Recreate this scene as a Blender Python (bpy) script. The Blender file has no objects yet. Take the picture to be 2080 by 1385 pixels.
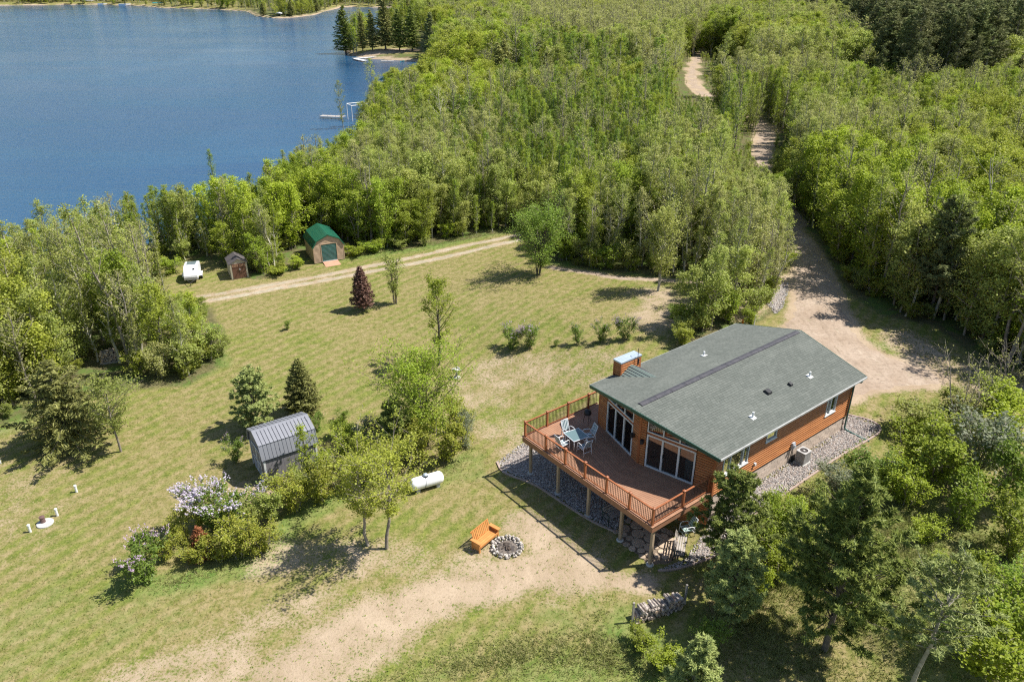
import bpy, math, random
import numpy as np
from mathutils import Vector, Matrix
PI = math.pi
rad = math.radians
sc = bpy.context.scene
COL = sc.collection
random.seed(7)
RNG = np.random.default_rng(11)

# ------------------------------------------------------------------ camera, sky, sun, exposure
CAM_H = 27.0
PITCH = math.atan(0.499)
FPX, CX, CY = 1551.0, 1040.0, 692.5
cam = bpy.data.cameras.new('camera'); cam_o = bpy.data.objects.new('camera', cam); COL.objects.link(cam_o)
cam.sensor_width = 36.0; cam.lens = FPX / 2080 * 36.0
cam.clip_start = 0.5; cam.clip_end = 6000
cam_o.location = (0, 0, CAM_H); cam_o.rotation_euler = (PI / 2 - PITCH, 0, 0)
sc.camera = cam_o
SUN_EL = rad(56); SUN_AZ = rad(7)            # azimuth from +X towards +Y
world = bpy.data.worlds.new('World'); sc.world = world; world.use_nodes = True
wn = world.node_tree.nodes; wl = world.node_tree.links
bg = wn['Background']
sky = wn.new('ShaderNodeTexSky'); sky.sky_type = 'NISHITA'; sky.sun_disc = False
sky.sun_elevation = SUN_EL; sky.sun_rotation = PI / 2 - SUN_AZ
sky.air_density = 1.0; sky.dust_density = 0.6; sky.ozone_density = 1.2
wl.new(sky.outputs[0], bg.inputs[0]); bg.inputs[1].default_value = 0.09
sun = bpy.data.lights.new('sun', 'SUN'); sun.energy = 4.9; sun.angle = rad(0.53); sun.color = (1.0, 0.955, 0.88)
sun_o = bpy.data.objects.new('sun', sun); COL.objects.link(sun_o)
sd = Vector((math.cos(SUN_EL) * math.cos(SUN_AZ), math.cos(SUN_EL) * math.sin(SUN_AZ), math.sin(SUN_EL)))
sun_o.rotation_euler = sd.to_track_quat('Z', 'Y').to_euler()
sc.view_settings.view_transform = 'Standard'; sc.view_settings.look = 'None'
sc.view_settings.exposure = 0.66; sc.view_settings.gamma = 1.0; sc.view_settings.use_curve_mapping = False
sc.render.engine = 'CYCLES'
sc.cycles.use_denoising = False; sc.cycles.filter_width = 1.2; sc.cycles.max_bounces = 6; sc.cycles.diffuse_bounces = 3; sc.cycles.transmission_bounces = 4
sc.cycles.transparent_max_bounces = 8; sc.cycles.caustics_reflective = False; sc.cycles.caustics_refractive = False

# ------------------------------------------------------------------ frames and projections
HX, HY, HT = 10.21, 30.89, rad(38.03)
HC, HS = math.cos(HT), math.sin(HT)
def hw(a, b):                                     # house plan frame -> world
    return HX + a * HC - b * HS, HY + a * HS + b * HC
def hl(x, y):                                     # world -> house plan frame
    dx, dy = x - HX, y - HY
    return dx * HC + dy * HS, -dx * HS + dy * HC
def sstep(x, a, b):
    t = np.clip((np.asarray(x, float) - a) / (b - a), 0, 1); return t * t * (3 - 2 * t)
def ray(u, v):
    cp, sp = math.cos(PITCH), math.sin(PITCH)
    k = (CY - v) / FPX
    return (u - CX) / FPX, cp + k * sp, -sp + k * cp
def at(u, v, z=0.0):
    d = ray(u, v); t = (z - CAM_H) / d[2]
    return d[0] * t, d[1] * t
def project(x, y, z):
    cp, sp = math.cos(PITCH), math.sin(PITCH)
    z = z - CAM_H; d = y * cp - z * sp
    return CX + FPX * x / d, CY - FPX * (y * sp + z * cp) / d

def poly_sd(x, y, poly):                          # signed distance, positive inside
    x = np.asarray(x, float); y = np.asarray(y, float)
    d = np.full(x.shape, 1e9); ins = np.zeros(x.shape, bool)
    n = len(poly)
    for i in range(n):
        x0, y0 = poly[i]; x1, y1 = poly[(i + 1) % n]
        ex, ey = x1 - x0, y1 - y0
        L = ex * ex + ey * ey + 1e-12
        t = np.clip(((x - x0) * ex + (y - y0) * ey) / L, 0, 1)
        d = np.minimum(d, np.hypot(x - x0 - t * ex, y - y0 - t * ey))
        c = ((y0 > y) != (y1 > y)) & (x < (x1 - x0) * (y - y0) / (y1 - y0 + 1e-12) + x0)
        ins ^= c
    return np.where(ins, d, -d)
def line_d(x, y, pts):
    x = np.asarray(x, float); y = np.asarray(y, float); d = np.full(x.shape, 1e9)
    for (x0, y0), (x1, y1) in zip(pts[:-1], pts[1:]):
        ex, ey = x1 - x0, y1 - y0; L = ex * ex + ey * ey + 1e-12
        t = np.clip(((x - x0) * ex + (y - y0) * ey) / L, 0, 1)
        d = np.minimum(d, np.hypot(x - x0 - t * ex, y - y0 - t * ey))
    return d

LAKE_Z = -1.5
def push(p, m):
    L = math.hypot(*p); return p[0] * (1 + m / L), p[1] * (1 + m / L)
_hid = [(-500, 520), (-250, 470), (0, 425), (90, 425), (180, 385), (300, 360), (430, 345), (500, 338), (565, 268), (640, 258), (690, 248)]
LAKE = [push(at(u, v, 6.5), 3) for u, v in _hid]
LAKE += [at(u, v, LAKE_Z) for u, v in [(730, 232), (770, 205), (800, 175), (860, 150), (880, 128), (820, 124), (745, 120), (712, 113), (692, 102),
                                      (702, 90), (790, 60), (815, 30), (805, 16), (700, 15), (660, 24), (640, 31), (600, 36), (560, 38), (520, 34), (500, 24), (440, 20), (330, 17),
                                      (290, 13), (200, 10), (100, 11), (0, 12), (-300, 16)]]
LAKE += [(-900, 700), (-900, 100)]

def smooth_noise(x, y, s, seed=0):
    r = np.random.default_rng(seed); o = 0
    for k in range(5):
        a = r.uniform(0, 2 * PI); f = s * (0.6 + 0.5 * k) ; p = r.uniform(0, 6.28)
        o = o + np.sin((x * math.cos(a) + y * math.sin(a)) * f + p + 1.3 * np.sin((x * math.sin(a) - y * math.cos(a)) * f * 0.7 + p))
    return o / 5
def terrain(x, y, lake=True):
    x = np.asarray(x, float); y = np.asarray(y, float)
    a, b = hl(x, y)
    t = sstep(b, -0.5, 8.0)
    s0 = -0.6 + t * -0.2; s1 = 2.3 + t * 10.0
    z = 1.4 * sstep((a - s0) / (s1 - s0), 0, 1) * (1 - sstep(b, 14, 42)) * (1 - sstep(a, 35, 90))
    far = sstep(np.hypot(x - 16, y - 38), 14, 34)
    z = z + far * 0.05 * smooth_noise(x, y, 0.09, 3)
    z = z + sstep(y, 120, 260) * 0.9 * smooth_noise(x, y, 0.02, 5)
    if lake:
        s = poly_sd(x, y, LAKE)
        k = sstep(-s, 0.0, 11.0)
        bank = LAKE_Z + 0.12 * np.clip(-s, 0, 20)
        z = np.where(s > 0, LAKE_Z - 0.28 * np.minimum(s, 12), bank * (1 - k) + z * k)
    return z
def tz(x, y): return float(terrain(np.array([x]), np.array([y]))[0])
def on(u, v):                                     # picture point -> place on the terrain
    z = 0.0
    for _ in range(7):
        x, y = at(u, v, z); z = tz(x, y)
    return x, y, z
def onp(l): return [on(u, v)[:2] for u, v in l]

# ------------------------------------------------------------------ object helpers
def tag(o, label=None, cat=None, group=None, kind=None):
    if label: o['label'] = label
    if cat: o['category'] = cat
    if group: o['group'] = group
    if kind: o['kind'] = kind
    return o
def empty(name, loc=(0, 0, 0), rz=0.0, label=None, cat=None, group=None, scale=None):
    o = bpy.data.objects.new(name, None); COL.objects.link(o)
    o.empty_display_size = 0.3
    o.location = loc; o.rotation_euler = (0, 0, rz)
    if scale: o.scale = scale
    return tag(o, label, cat, group)
def mobj(name, mesh, parent=None, loc=(0, 0, 0), rot=(0, 0, 0), scale=(1, 1, 1)):
    o = bpy.data.objects.new(name, mesh); COL.objects.link(o)
    if parent: o.parent = parent
    o.location = loc; o.rotation_euler = rot; o.scale = scale
    return o
def kids(o): return [c for c in bpy.data.objects if c.parent == o]
KIDS = {}
def copy_tree(o, parent=None, tree=None):
    c = o.copy(); COL.objects.link(c)
    if parent: c.parent = parent
    for ch in (tree if tree is not None else kids(o)):
        copy_tree(ch, c)
    return c

class MB:
    def __init__(s): s.v = []; s.f = []; s.r = []
    def face(s, pts, r=0.0):
        n = len(s.v); s.v += [tuple(p) for p in pts]; s.f.append(tuple(range(n, n + len(pts)))); s.r.append(r)
    def hexa(s, c, r=0.0):                        # 8 corners: bottom 4 ccw, top 4 ccw
        n = len(s.v); s.v += [tuple(p) for p in c]
        for q in ((3, 2, 1, 0), (4, 5, 6, 7), (0, 1, 5, 4), (1, 2, 6, 5), (2, 3, 7, 6), (3, 0, 4, 7)):
            s.f.append(tuple(n + i for i in q)); s.r.append(r)
    def box(s, x0, x1, y0, y1, z0, z1, r=0.0):
        s.hexa([(x0, y0, z0), (x1, y0, z0), (x1, y1, z0), (x0, y1, z0), (x0, y0, z1), (x1, y0, z1), (x1, y1, z1), (x0, y1, z1)], r)
    def boxc(s, c, d, m=None, r=0.0):
        P = []
        for z in (-1, 1):
            for x, y in ((-1, -1), (1, -1), (1, 1), (-1, 1)):
                p = Vector((x * d[0] / 2, y * d[1] / 2, z * d[2] / 2))
                if m is not None: p = m @ p
                P.append(p + Vector(c))
        s.hexa(P, r)
    def bar(s, p0, p1, w, h, r=0.0, up=(0, 0, 1)):
        p0 = Vector(p0); p1 = Vector(p1); d = (p1 - p0)
        L = d.length; d.normalize()
        u = Vector(up)
        if abs(d.dot(u)) > 0.98: u = Vector((0, 1, 0))
        x = d.cross(u).normalized(); y = x.cross(d).normalized()
        P = []
        for q in (p0, p1):
            for i, j in ((-1, -1), (1, -1), (1, 1), (-1, 1)): P.append(q + x * (i * w / 2) + y * (j * h / 2))
        s.hexa(P, r)
    def tube(s, pts, rr, n=6, caps=True, r=0.0, squash=1.0):
        pts = [Vector(p) for p in pts]
        if not hasattr(rr, '__len__'): rr = [rr] * len(pts)
        base = len(s.v); prev = None
        for i, p in enumerate(pts):
            if i == 0: d = pts[1] - pts[0]
            elif i == len(pts) - 1: d = pts[-1] - pts[-2]
            else: d = pts[i + 1] - pts[i - 1]
            d.normalize()
            if prev is None:
                u = Vector((0, 0, 1)) if abs(d.z) < 0.9 else Vector((1, 0, 0))
                x = d.cross(u).normalized()
            else:
                x = (prev - d * prev.dot(d)).normalized()
            prev = x; y = d.cross(x)
            for k in range(n):
                a = 2 * PI * k / n
                s.v.append(tuple(p + x * (math.cos(a) * rr[i]) + y * (math.sin(a) * rr[i] * squash)))
        for i in range(len(pts) - 1):
            for k in range(n):
                a = base + i * n + k; b = base + i * n + (k + 1) % n
                s.f.append((a, b, b + n, a + n)); s.r.append(r)
        if caps:
            s.f.append(tuple(base + k for k in reversed(range(n)))); s.r.append(r)
            s.f.append(tuple(base + (len(pts) - 1) * n + k for k in range(n))); s.r.append(r)
    def prism(s, poly, z0, z1, f=None, r=0.0):    # polygon in a plane pushed along the third axis (f maps (p,q,n)->xyz)
        f = f or (lambda p, q, n: (p, q, n))
        n = len(poly); b = len(s.v)
        for p, q in poly: s.v.append(tuple(f(p, q, z0)))
        for p, q in poly: s.v.append(tuple(f(p, q, z1)))
        s.f.append(tuple(b + i for i in reversed(range(n)))); s.r.append(r)
        s.f.append(tuple(b + n + i for i in range(n))); s.r.append(r)
        for i in range(n):
            j = (i + 1) % n
            s.f.append((b + i, b + j, b + n + j, b + n + i)); s.r.append(r)
    def lathe(s, prof, c=(0, 0, 0), n=16, r=0.0):
        b = len(s.v)
        for rr, z in prof:
            for k in range(n):
                a = 2 * PI * k / n; s.v.append((c[0] + rr * math.cos(a), c[1] + rr * math.sin(a), c[2] + z))
        for i in range(len(prof) - 1):
            for k in range(n):
                p = b + i * n + k; q = b + i * n + (k + 1) % n
                s.f.append((p, q, q + n, p + n)); s.r.append(r)
        s.f.append(tuple(b + k for k in reversed(range(n)))); s.r.append(r)
        s.f.append(tuple(b + (len(prof) - 1) * n + k for k in range(n))); s.r.append(r)
    def mesh(s, name, mats, smooth=False, rnd=False):
        me = bpy.data.meshes.new(name); me.from_pydata(s.v, [], s.f)
        for m in (mats if isinstance(mats, (list, tuple)) else [mats]): me.materials.append(m)
        if rnd:
            at_ = me.attributes.new('rnd', 'FLOAT', 'FACE'); at_.data.foreach_set('value', s.r)
        if smooth: me.polygons.foreach_set('use_smooth', [True] * len(me.polygons))
        me.update(); return me
    def build(s, name, mats, parent=None, smooth=False, rnd=False, loc=(0, 0, 0), rot=(0, 0, 0), bevel=0.0):
        o = mobj(name, s.mesh(name, mats, smooth, rnd), parent, loc, rot)
        if bevel:
            b = o.modifiers.new('bevel', 'BEVEL'); b.width = bevel; b.segments = 2; b.limit_method = 'ANGLE'
        return o

# ------------------------------------------------------------------ materials
def nd(t, k, **kw):
    n = t.nodes.new(k)
    for a, b in kw.items(): setattr(n, a, b)
    return n
def mixc(t, f, a, b, mode='MIX'):
    n = nd(t, 'ShaderNodeMix', data_type='RGBA', blend_type=mode)
    for i, x in ((0, f), (6, a), (7, b)):
        if isinstance(x, (int, float)): n.inputs[i].default_value = x
        elif isinstance(x, tuple): n.inputs[i].default_value = (x + (1,)) if len(x) == 3 else x
        else: t.links.new(x, n.inputs[i])
    return n.outputs[2]
def math_(t, op, a, b=0.0, clamp=False):
    n = nd(t, 'ShaderNodeMath', operation=op, use_clamp=clamp)
    for i, x in ((0, a), (1, b)):
        if isinstance(x, (int, float)): n.inputs[i].default_value = x
        else: t.links.new(x, n.inputs[i])
    return n.outputs[0]
def mapr(t, v, a, b, c=0.0, d=1.0):
    n = nd(t, 'ShaderNodeMapRange'); t.links.new(v, n.inputs[0])
    for i, x in zip((1, 2, 3, 4), (a, b, c, d)): n.inputs[i].default_value = x
    return n.outputs[0]
def noise(t, co, scale, detail=4, rough=0.55, dist=0.0):
    n = nd(t, 'ShaderNodeTexNoise'); n.inputs['Scale'].default_value = scale; n.inputs['Detail'].default_value = detail
    n.inputs['Roughness'].default_value = rough; n.inputs['Distortion'].default_value = dist
    if co is not None: t.links.new(co, n.inputs['Vector'])
    return n.outputs[0]
def coords(t, kind='Object', scale=(1, 1, 1), rot=(0, 0, 0)):
    c = nd(t, 'ShaderNodeTexCoord'); m = nd(t, 'ShaderNodeMapping')
    m.inputs['Scale'].default_value = scale; m.inputs['Rotation'].default_value = rot
    t.links.new(c.outputs[kind], m.inputs[0]); return m.outputs[0]
def newmat(name):
    m = bpy.data.materials.new(name); m.use_nodes = True; t = m.node_tree
    return m, t, t.nodes['Principled BSDF']
def M(name, c1, c2=None, scale=6.0, rough=0.75, bump=0.0, bscale=None, stretch=(1, 1, 1), metal=0.0, rnd=0.0, attr=0.0, spec=0.4, lo=0.35, hi=0.65, dirt=None):
    m, t, p = newmat(name)
    co = coords(t, 'Object', stretch)
    c2 = c2 or tuple(x * 0.8 for x in c1)
    col = mixc(t, mapr(t, noise(t, co, scale, 5), lo, hi), c1, c2)
    if dirt: col = mixc(t, mapr(t, noise(t, co, scale * 0.23, 6, 0.7), 0.5, 0.75, 0, 0.8), col, dirt)
    if rnd:
        oi = nd(t, 'ShaderNodeObjectInfo'); col = mixc(t, 1.0, col, _grey(t, mapr(t, oi.outputs['Random'], 0, 1, 1 - rnd, 1 + rnd)), 'MULTIPLY')
    if attr:
        a = nd(t, 'ShaderNodeAttribute', attribute_name='rnd'); col = mixc(t, 1.0, col, _grey(t, mapr(t, a.outputs['Fac'], 0, 1, 1 - attr, 1 + attr)), 'MULTIPLY')
    t.links.new(col, p.inputs['Base Color']); p.inputs['Roughness'].default_value = rough; p.inputs['Metallic'].default_value = metal
    p.inputs['Specular IOR Level'].default_value = spec
    if bump:
        b = nd(t, 'ShaderNodeBump'); b.inputs['Strength'].default_value = bump; b.inputs['Distance'].default_value = 0.02
        t.links.new(noise(t, co, bscale or scale * 4, 5), b.inputs['Height']); t.links.new(b.outputs[0], p.inputs['Normal'])
    return m
def _grey(t, v):
    n = nd(t, 'ShaderNodeCombineColor')
    for i in range(3): t.links.new(v, n.inputs[i])
    return n.outputs[0]
def leafmat(name, c1, c2, c3=None, trans=0.50, var=0.35, gloss=0.015):
    m, t, p = newmat(name); t.nodes.remove(p)
    out = [n for n in t.nodes if n.type == 'OUTPUT_MATERIAL'][0]
    a = nd(t, 'ShaderNodeAttribute', attribute_name='rnd'); oi = nd(t, 'ShaderNodeObjectInfo')
    col = mixc(t, a.outputs['Fac'], c1, c2)
    if c3: col = mixc(t, mapr(t, oi.outputs['Random'], 0.2, 1.0, 0, 0.9), col, c3)
    n3 = noise(t, coords(t, 'Object'), 0.9, 2)
    v = math_(t, 'MULTIPLY', mapr(t, math_(t, 'FRACT', math_(t, 'MULTIPLY', oi.outputs['Random'], 7.31)), 0, 1, 1 - var * 0.6, 1 + var * 0.5), mapr(t, n3, 0.3, 0.7, 0.82, 1.16))
    col = mixc(t, 1.0, col, _grey(t, v), 'MULTIPLY')
    d = nd(t, 'ShaderNodeBsdfDiffuse'); tr = nd(t, 'ShaderNodeBsdfTranslucent'); g = nd(t, 'ShaderNodeBsdfGlossy'); g.inputs['Roughness'].default_value = 0.45
    t.links.new(col, d.inputs[0]); t.links.new(mixc(t, 0.35, col, (0.24, 0.32, 0.03)), tr.inputs[0]) if trans > 0.2 else t.links.new(col, tr.inputs[0])
    mx = nd(t, 'ShaderNodeMixShader'); mx.inputs[0].default_value = trans
    t.links.new(d.outputs[0], mx.inputs[1]); t.links.new(tr.outputs[0], mx.inputs[2])
    m2 = nd(t, 'ShaderNodeMixShader'); m2.inputs[0].default_value = gloss
    t.links.new(mx.outputs[0], m2.inputs[1]); t.links.new(g.outputs[0], m2.inputs[2]); t.links.new(m2.outputs[0], out.inputs[0])
    return m

m_bark_pale = M('pale_aspen_bark', (0.50, 0.47, 0.37), (0.32, 0.29, 0.22), 3, 0.9, stretch=(1, 1, 3), rnd=0.25)
m_bark_dark = M('dark_bark', (0.12, 0.10, 0.08), (0.20, 0.17, 0.13), 5, 0.95, rnd=0.25)
m_bark_grey = M('grey_bark', (0.33, 0.29, 0.23), (0.20, 0.17, 0.14), 5, 0.95, rnd=0.2)
L = {}
L['green'] = leafmat('fresh_green_leaves', (0.258, 0.370, 0.034), (0.414, 0.504, 0.062), (0.381, 0.414, 0.056))
L['deep'] = leafmat('deep_green_leaves', (0.19, 0.31, 0.04), (0.32, 0.43, 0.075), (0.28, 0.37, 0.06))
L['yellow'] = leafmat('yellow_green_leaves', (0.33, 0.39, 0.05), (0.49, 0.50, 0.085), (0.40, 0.43, 0.065))
L['olive'] = leafmat('grey_olive_leaves', (0.33, 0.41, 0.075), (0.49, 0.53, 0.15), (0.41, 0.42, 0.11))
L['bud'] = leafmat('budding_tan_leaves', (0.42, 0.43, 0.13), (0.56, 0.54, 0.23), (0.42, 0.43, 0.13))
L['lime'] = leafmat('lime_leaves', (0.356, 0.464, 0.032), (0.508, 0.583, 0.065), (0.367, 0.432, 0.049))
L['pine'] = leafmat('pine_needles', (0.150, 0.200, 0.045), (0.320, 0.360, 0.085), None, trans=0.22, gloss=0.015)
L['pinegrey'] = leafmat('grey_green_pine_needles', (0.247, 0.304, 0.090), (0.399, 0.437, 0.152), None, trans=0.22, gloss=0.015)
L['spruce'] = leafmat('spruce_needles', (0.190, 0.204, 0.062), (0.342, 0.337, 0.104), None, trans=0.15, gloss=0.01)
L['darkpine'] = leafmat('dark_pine_needles', (0.12, 0.155, 0.055), (0.29, 0.32, 0.12), (0.20, 0.20, 0.09), trans=0.2, gloss=0.01)
L['bronze'] = leafmat('bronze_needles', (0.13, 0.068, 0.052), (0.23, 0.135, 0.1), None, trans=0.1)
L['rust'] = leafmat('rust_needles', (0.238, 0.081, 0.032), (0.324, 0.135, 0.059), None, trans=0.1)
L['lilac'] = leafmat('lilac_leaves', (0.17, 0.27, 0.04), (0.28, 0.38, 0.075), None)
L['gold'] = leafmat('golden_shrub_leaves', (0.3, 0.35, 0.045), (0.46, 0.44, 0.075), None)
L['white'] = leafmat('pale_blossoming_leaves', (0.229, 0.270, 0.125), (0.437, 0.458, 0.333), None)
m_flower = leafmat('lilac_blossom', (0.42, 0.36, 0.44), (0.60, 0.54, 0.62), None, trans=0.2)
m_flower_p = leafmat('pink_lilac_blossom', (0.40, 0.27, 0.38), (0.52, 0.40, 0.51), None, trans=0.2)
# ------------------------------------------------------------------ foliage and tree meshes
def quad_mesh(name, V, F, mats, midx=None, rnd=None, smooth=False):
    me = bpy.data.meshes.new(name); V = np.asarray(V, np.float32); F = np.asarray(F, np.int32); k = F.shape[1]
    me.vertices.add(len(V)); me.vertices.foreach_set('co', V.ravel())
    me.loops.add(F.size); me.loops.foreach_set('vertex_index', F.ravel())
    me.polygons.add(len(F)); me.polygons.foreach_set('loop_start', np.arange(0, F.size, k, dtype=np.int32))
    me.polygons.foreach_set('loop_total', np.full(len(F), k, np.int32))
    for m in mats: me.materials.append(m)
    if midx is not None: me.polygons.foreach_set('material_index', np.asarray(midx, np.int32))
    if rnd is not None:
        a = me.attributes.new('rnd', 'FLOAT', 'FACE'); a.data.foreach_set('value', np.asarray(rnd, np.float32))
    me.polygons.foreach_set('use_smooth', np.full(len(F), bool(smooth)))
    me.update(calc_edges=True); return me
def unit(a): return a / (np.linalg.norm(a, axis=1, keepdims=True) + 1e-9)
def leaf_quads(P, size, rng, up=0.75, asp=1.0, dirs=None):
    n = len(P)
    if n == 0: return np.zeros((0, 3)), np.zeros((0, 4), int)
    N = rng.normal(size=(n, 3)); N[:, 2] = np.abs(N[:, 2]) + up; N = unit(N)
    D = rng.normal(size=(n, 3)) if dirs is None else dirs + rng.normal(size=(n, 3)) * 0.35
    X = unit(D - N * (D * N).sum(1, keepdims=True)); Y = np.cross(N, X)
    s = (size * rng.uniform(0.6, 1.25, n))[:, None]
    V = np.stack([P - X * s * 0.5 * asp, P - Y * s * 0.42 + X * s * 0.08, P + X * s * 0.55 * asp + N * s * 0.1, P + Y * s * 0.42 + X * s * 0.08], 1).reshape(-1, 3)
    return V, np.arange(n * 4).reshape(-1, 4)
def wood_quads(lines, n=4):
    V = []; F = []; b = 0
    ang = np.arange(n) * 2 * PI / n
    for pts, rr in lines:
        pts = np.asarray(pts, float); m = len(pts)
        d = np.gradient(pts, axis=0); d = unit(d)
        u = np.array([0, 0, 1.0]) if abs(d[0, 2]) < 0.9 else np.array([1.0, 0, 0])
        x = unit(np.cross(d, u)); y = np.cross(d, x)
        ring = pts[:, None] + (x[:, None] * np.cos(ang)[None, :, None] + y[:, None] * np.sin(ang)[None, :, None]) * np.asarray(rr)[:, None, None]
        V.append(ring.reshape(-1, 3))
        i = np.arange(m - 1)[:, None] * n; k = np.arange(n)[None]
        a = (b + i + k); c = (b + i + (k + 1) % n)
        F.append(np.stack([a, c, c + n, a + n], -1).reshape(-1, 4)); b += m * n
    return np.concatenate(V), np.concatenate(F)
def gen_decid(seed, h, R, cb=0.25, nb=26, nleaf=2500, ls=0.16, up=0.75, peak=0.35, multi=1, sig=0.16, twigs=3, r0=None, lean=0.03, gap=0.0, spread=0.25):
    rng = np.random.default_rng(seed); lines = []; A = []; W = []
    r0 = r0 or 0.012 * h + 0.02
    for st in range(multi):
        az = rng.uniform(0, 6.28); off = np.array([math.cos(az), math.sin(az), 0]) * (0.0 if multi == 1 else 0.12)
        hh = h * (1 if st == 0 else rng.uniform(0.75, 0.98)); tl = rng.normal(0, lean, 2) if multi == 1 else np.array([math.cos(az), math.sin(az)]) * spread * rng.uniform(0.5, 1)
        tt = np.linspace(0, 1, 8)
        wob = np.cumsum(rng.normal(0, 0.012 * h, (8, 2)), 0); wob[0] = 0
        T = np.stack([off[0] + tl[0] * hh * tt + wob[:, 0], off[1] + tl[1] * hh * tt + wob[:, 1], hh * tt - 0.05], 1)
        rs = r0 * (1 if multi == 1 else 0.65) * (1 - 0.85 * tt) + 0.006
        lines.append((T, rs)); n_b = nb // multi if multi > 1 else nb
        lump = 1 + 0.35 * np.sin(np.arange(3) * 2.1 + rng.uniform(0, 6, 3))
        for i in range(n_b):
            q = (i + rng.uniform(0, 1)) / n_b; t = cb + (0.985 - cb) * q
            p = np.array([np.interp(t, tt, T[:, k]) for k in range(3)])
            a = i * 2.4 + rng.normal(0, 0.5)
            pr = min(1, (q + 0.22) / (peak + 0.22)) * (1 - max(0, (q - peak) / (1 - peak)) ** 1.7 * 0.86)
            ln = R * pr * rng.uniform(0.55, 1.2) * (1 + 0.28 * math.sin(a * 2 + seed))
            e = up * rng.uniform(0.6, 1.4)
            d = np.array([math.cos(a), math.sin(a), e]); d /= np.linalg.norm(d)
            s = np.linspace(0, 1, 4)[:, None]
            B = p + d * ln * s + np.array([0, 0, 1]) * ln * 0.18 * s ** 2 + rng.normal(0, 0.03 * ln, (4, 3)) * s
            br = max(0.008, r0 * (1 - t) * 0.5) * (1 - 0.8 * s[:, 0]) + 0.004
            lines.append((B, br))
            if rng.uniform() < gap: continue
            for _ in range(6):
                k = rng.uniform(0.3, 1.05); A.append(p + d * ln * k + np.array([0, 0, ln * 0.18 * k * k])); W.append(0.6 + 0.6 * k)
            for _ in range(twigs):
                k = rng.uniform(0.3, 0.95); c = p + d * ln * k + np.array([0, 0, ln * 0.18 * k * k])
                dd = unit((d + rng.normal(0, 0.6, 3) + np.array([0, 0, 0.25]))[None])[0]; l2 = ln * rng.uniform(0.25, 0.5)
                lines.append((np.stack([c, c + dd * l2 * 0.5, c + dd * l2]), np.array([0.010, 0.007, 0.004])))
                for _ in range(4): A.append(c + dd * l2 * rng.uniform(0.3, 1.1)); W.append(1.0)
    A = np.array(A); W = np.array(W); W /= W.sum()
    P = A[rng.choice(len(A), nleaf, p=W)] + rng.normal(0, sig, (nleaf, 3)) * np.array([1, 1, 0.8])
    P[:, 2] = np.maximum(P[:, 2], 0.04)
    return wood_quads(lines), leaf_quads(P, ls, rng), rng.uniform(0, 1, nleaf)
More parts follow.
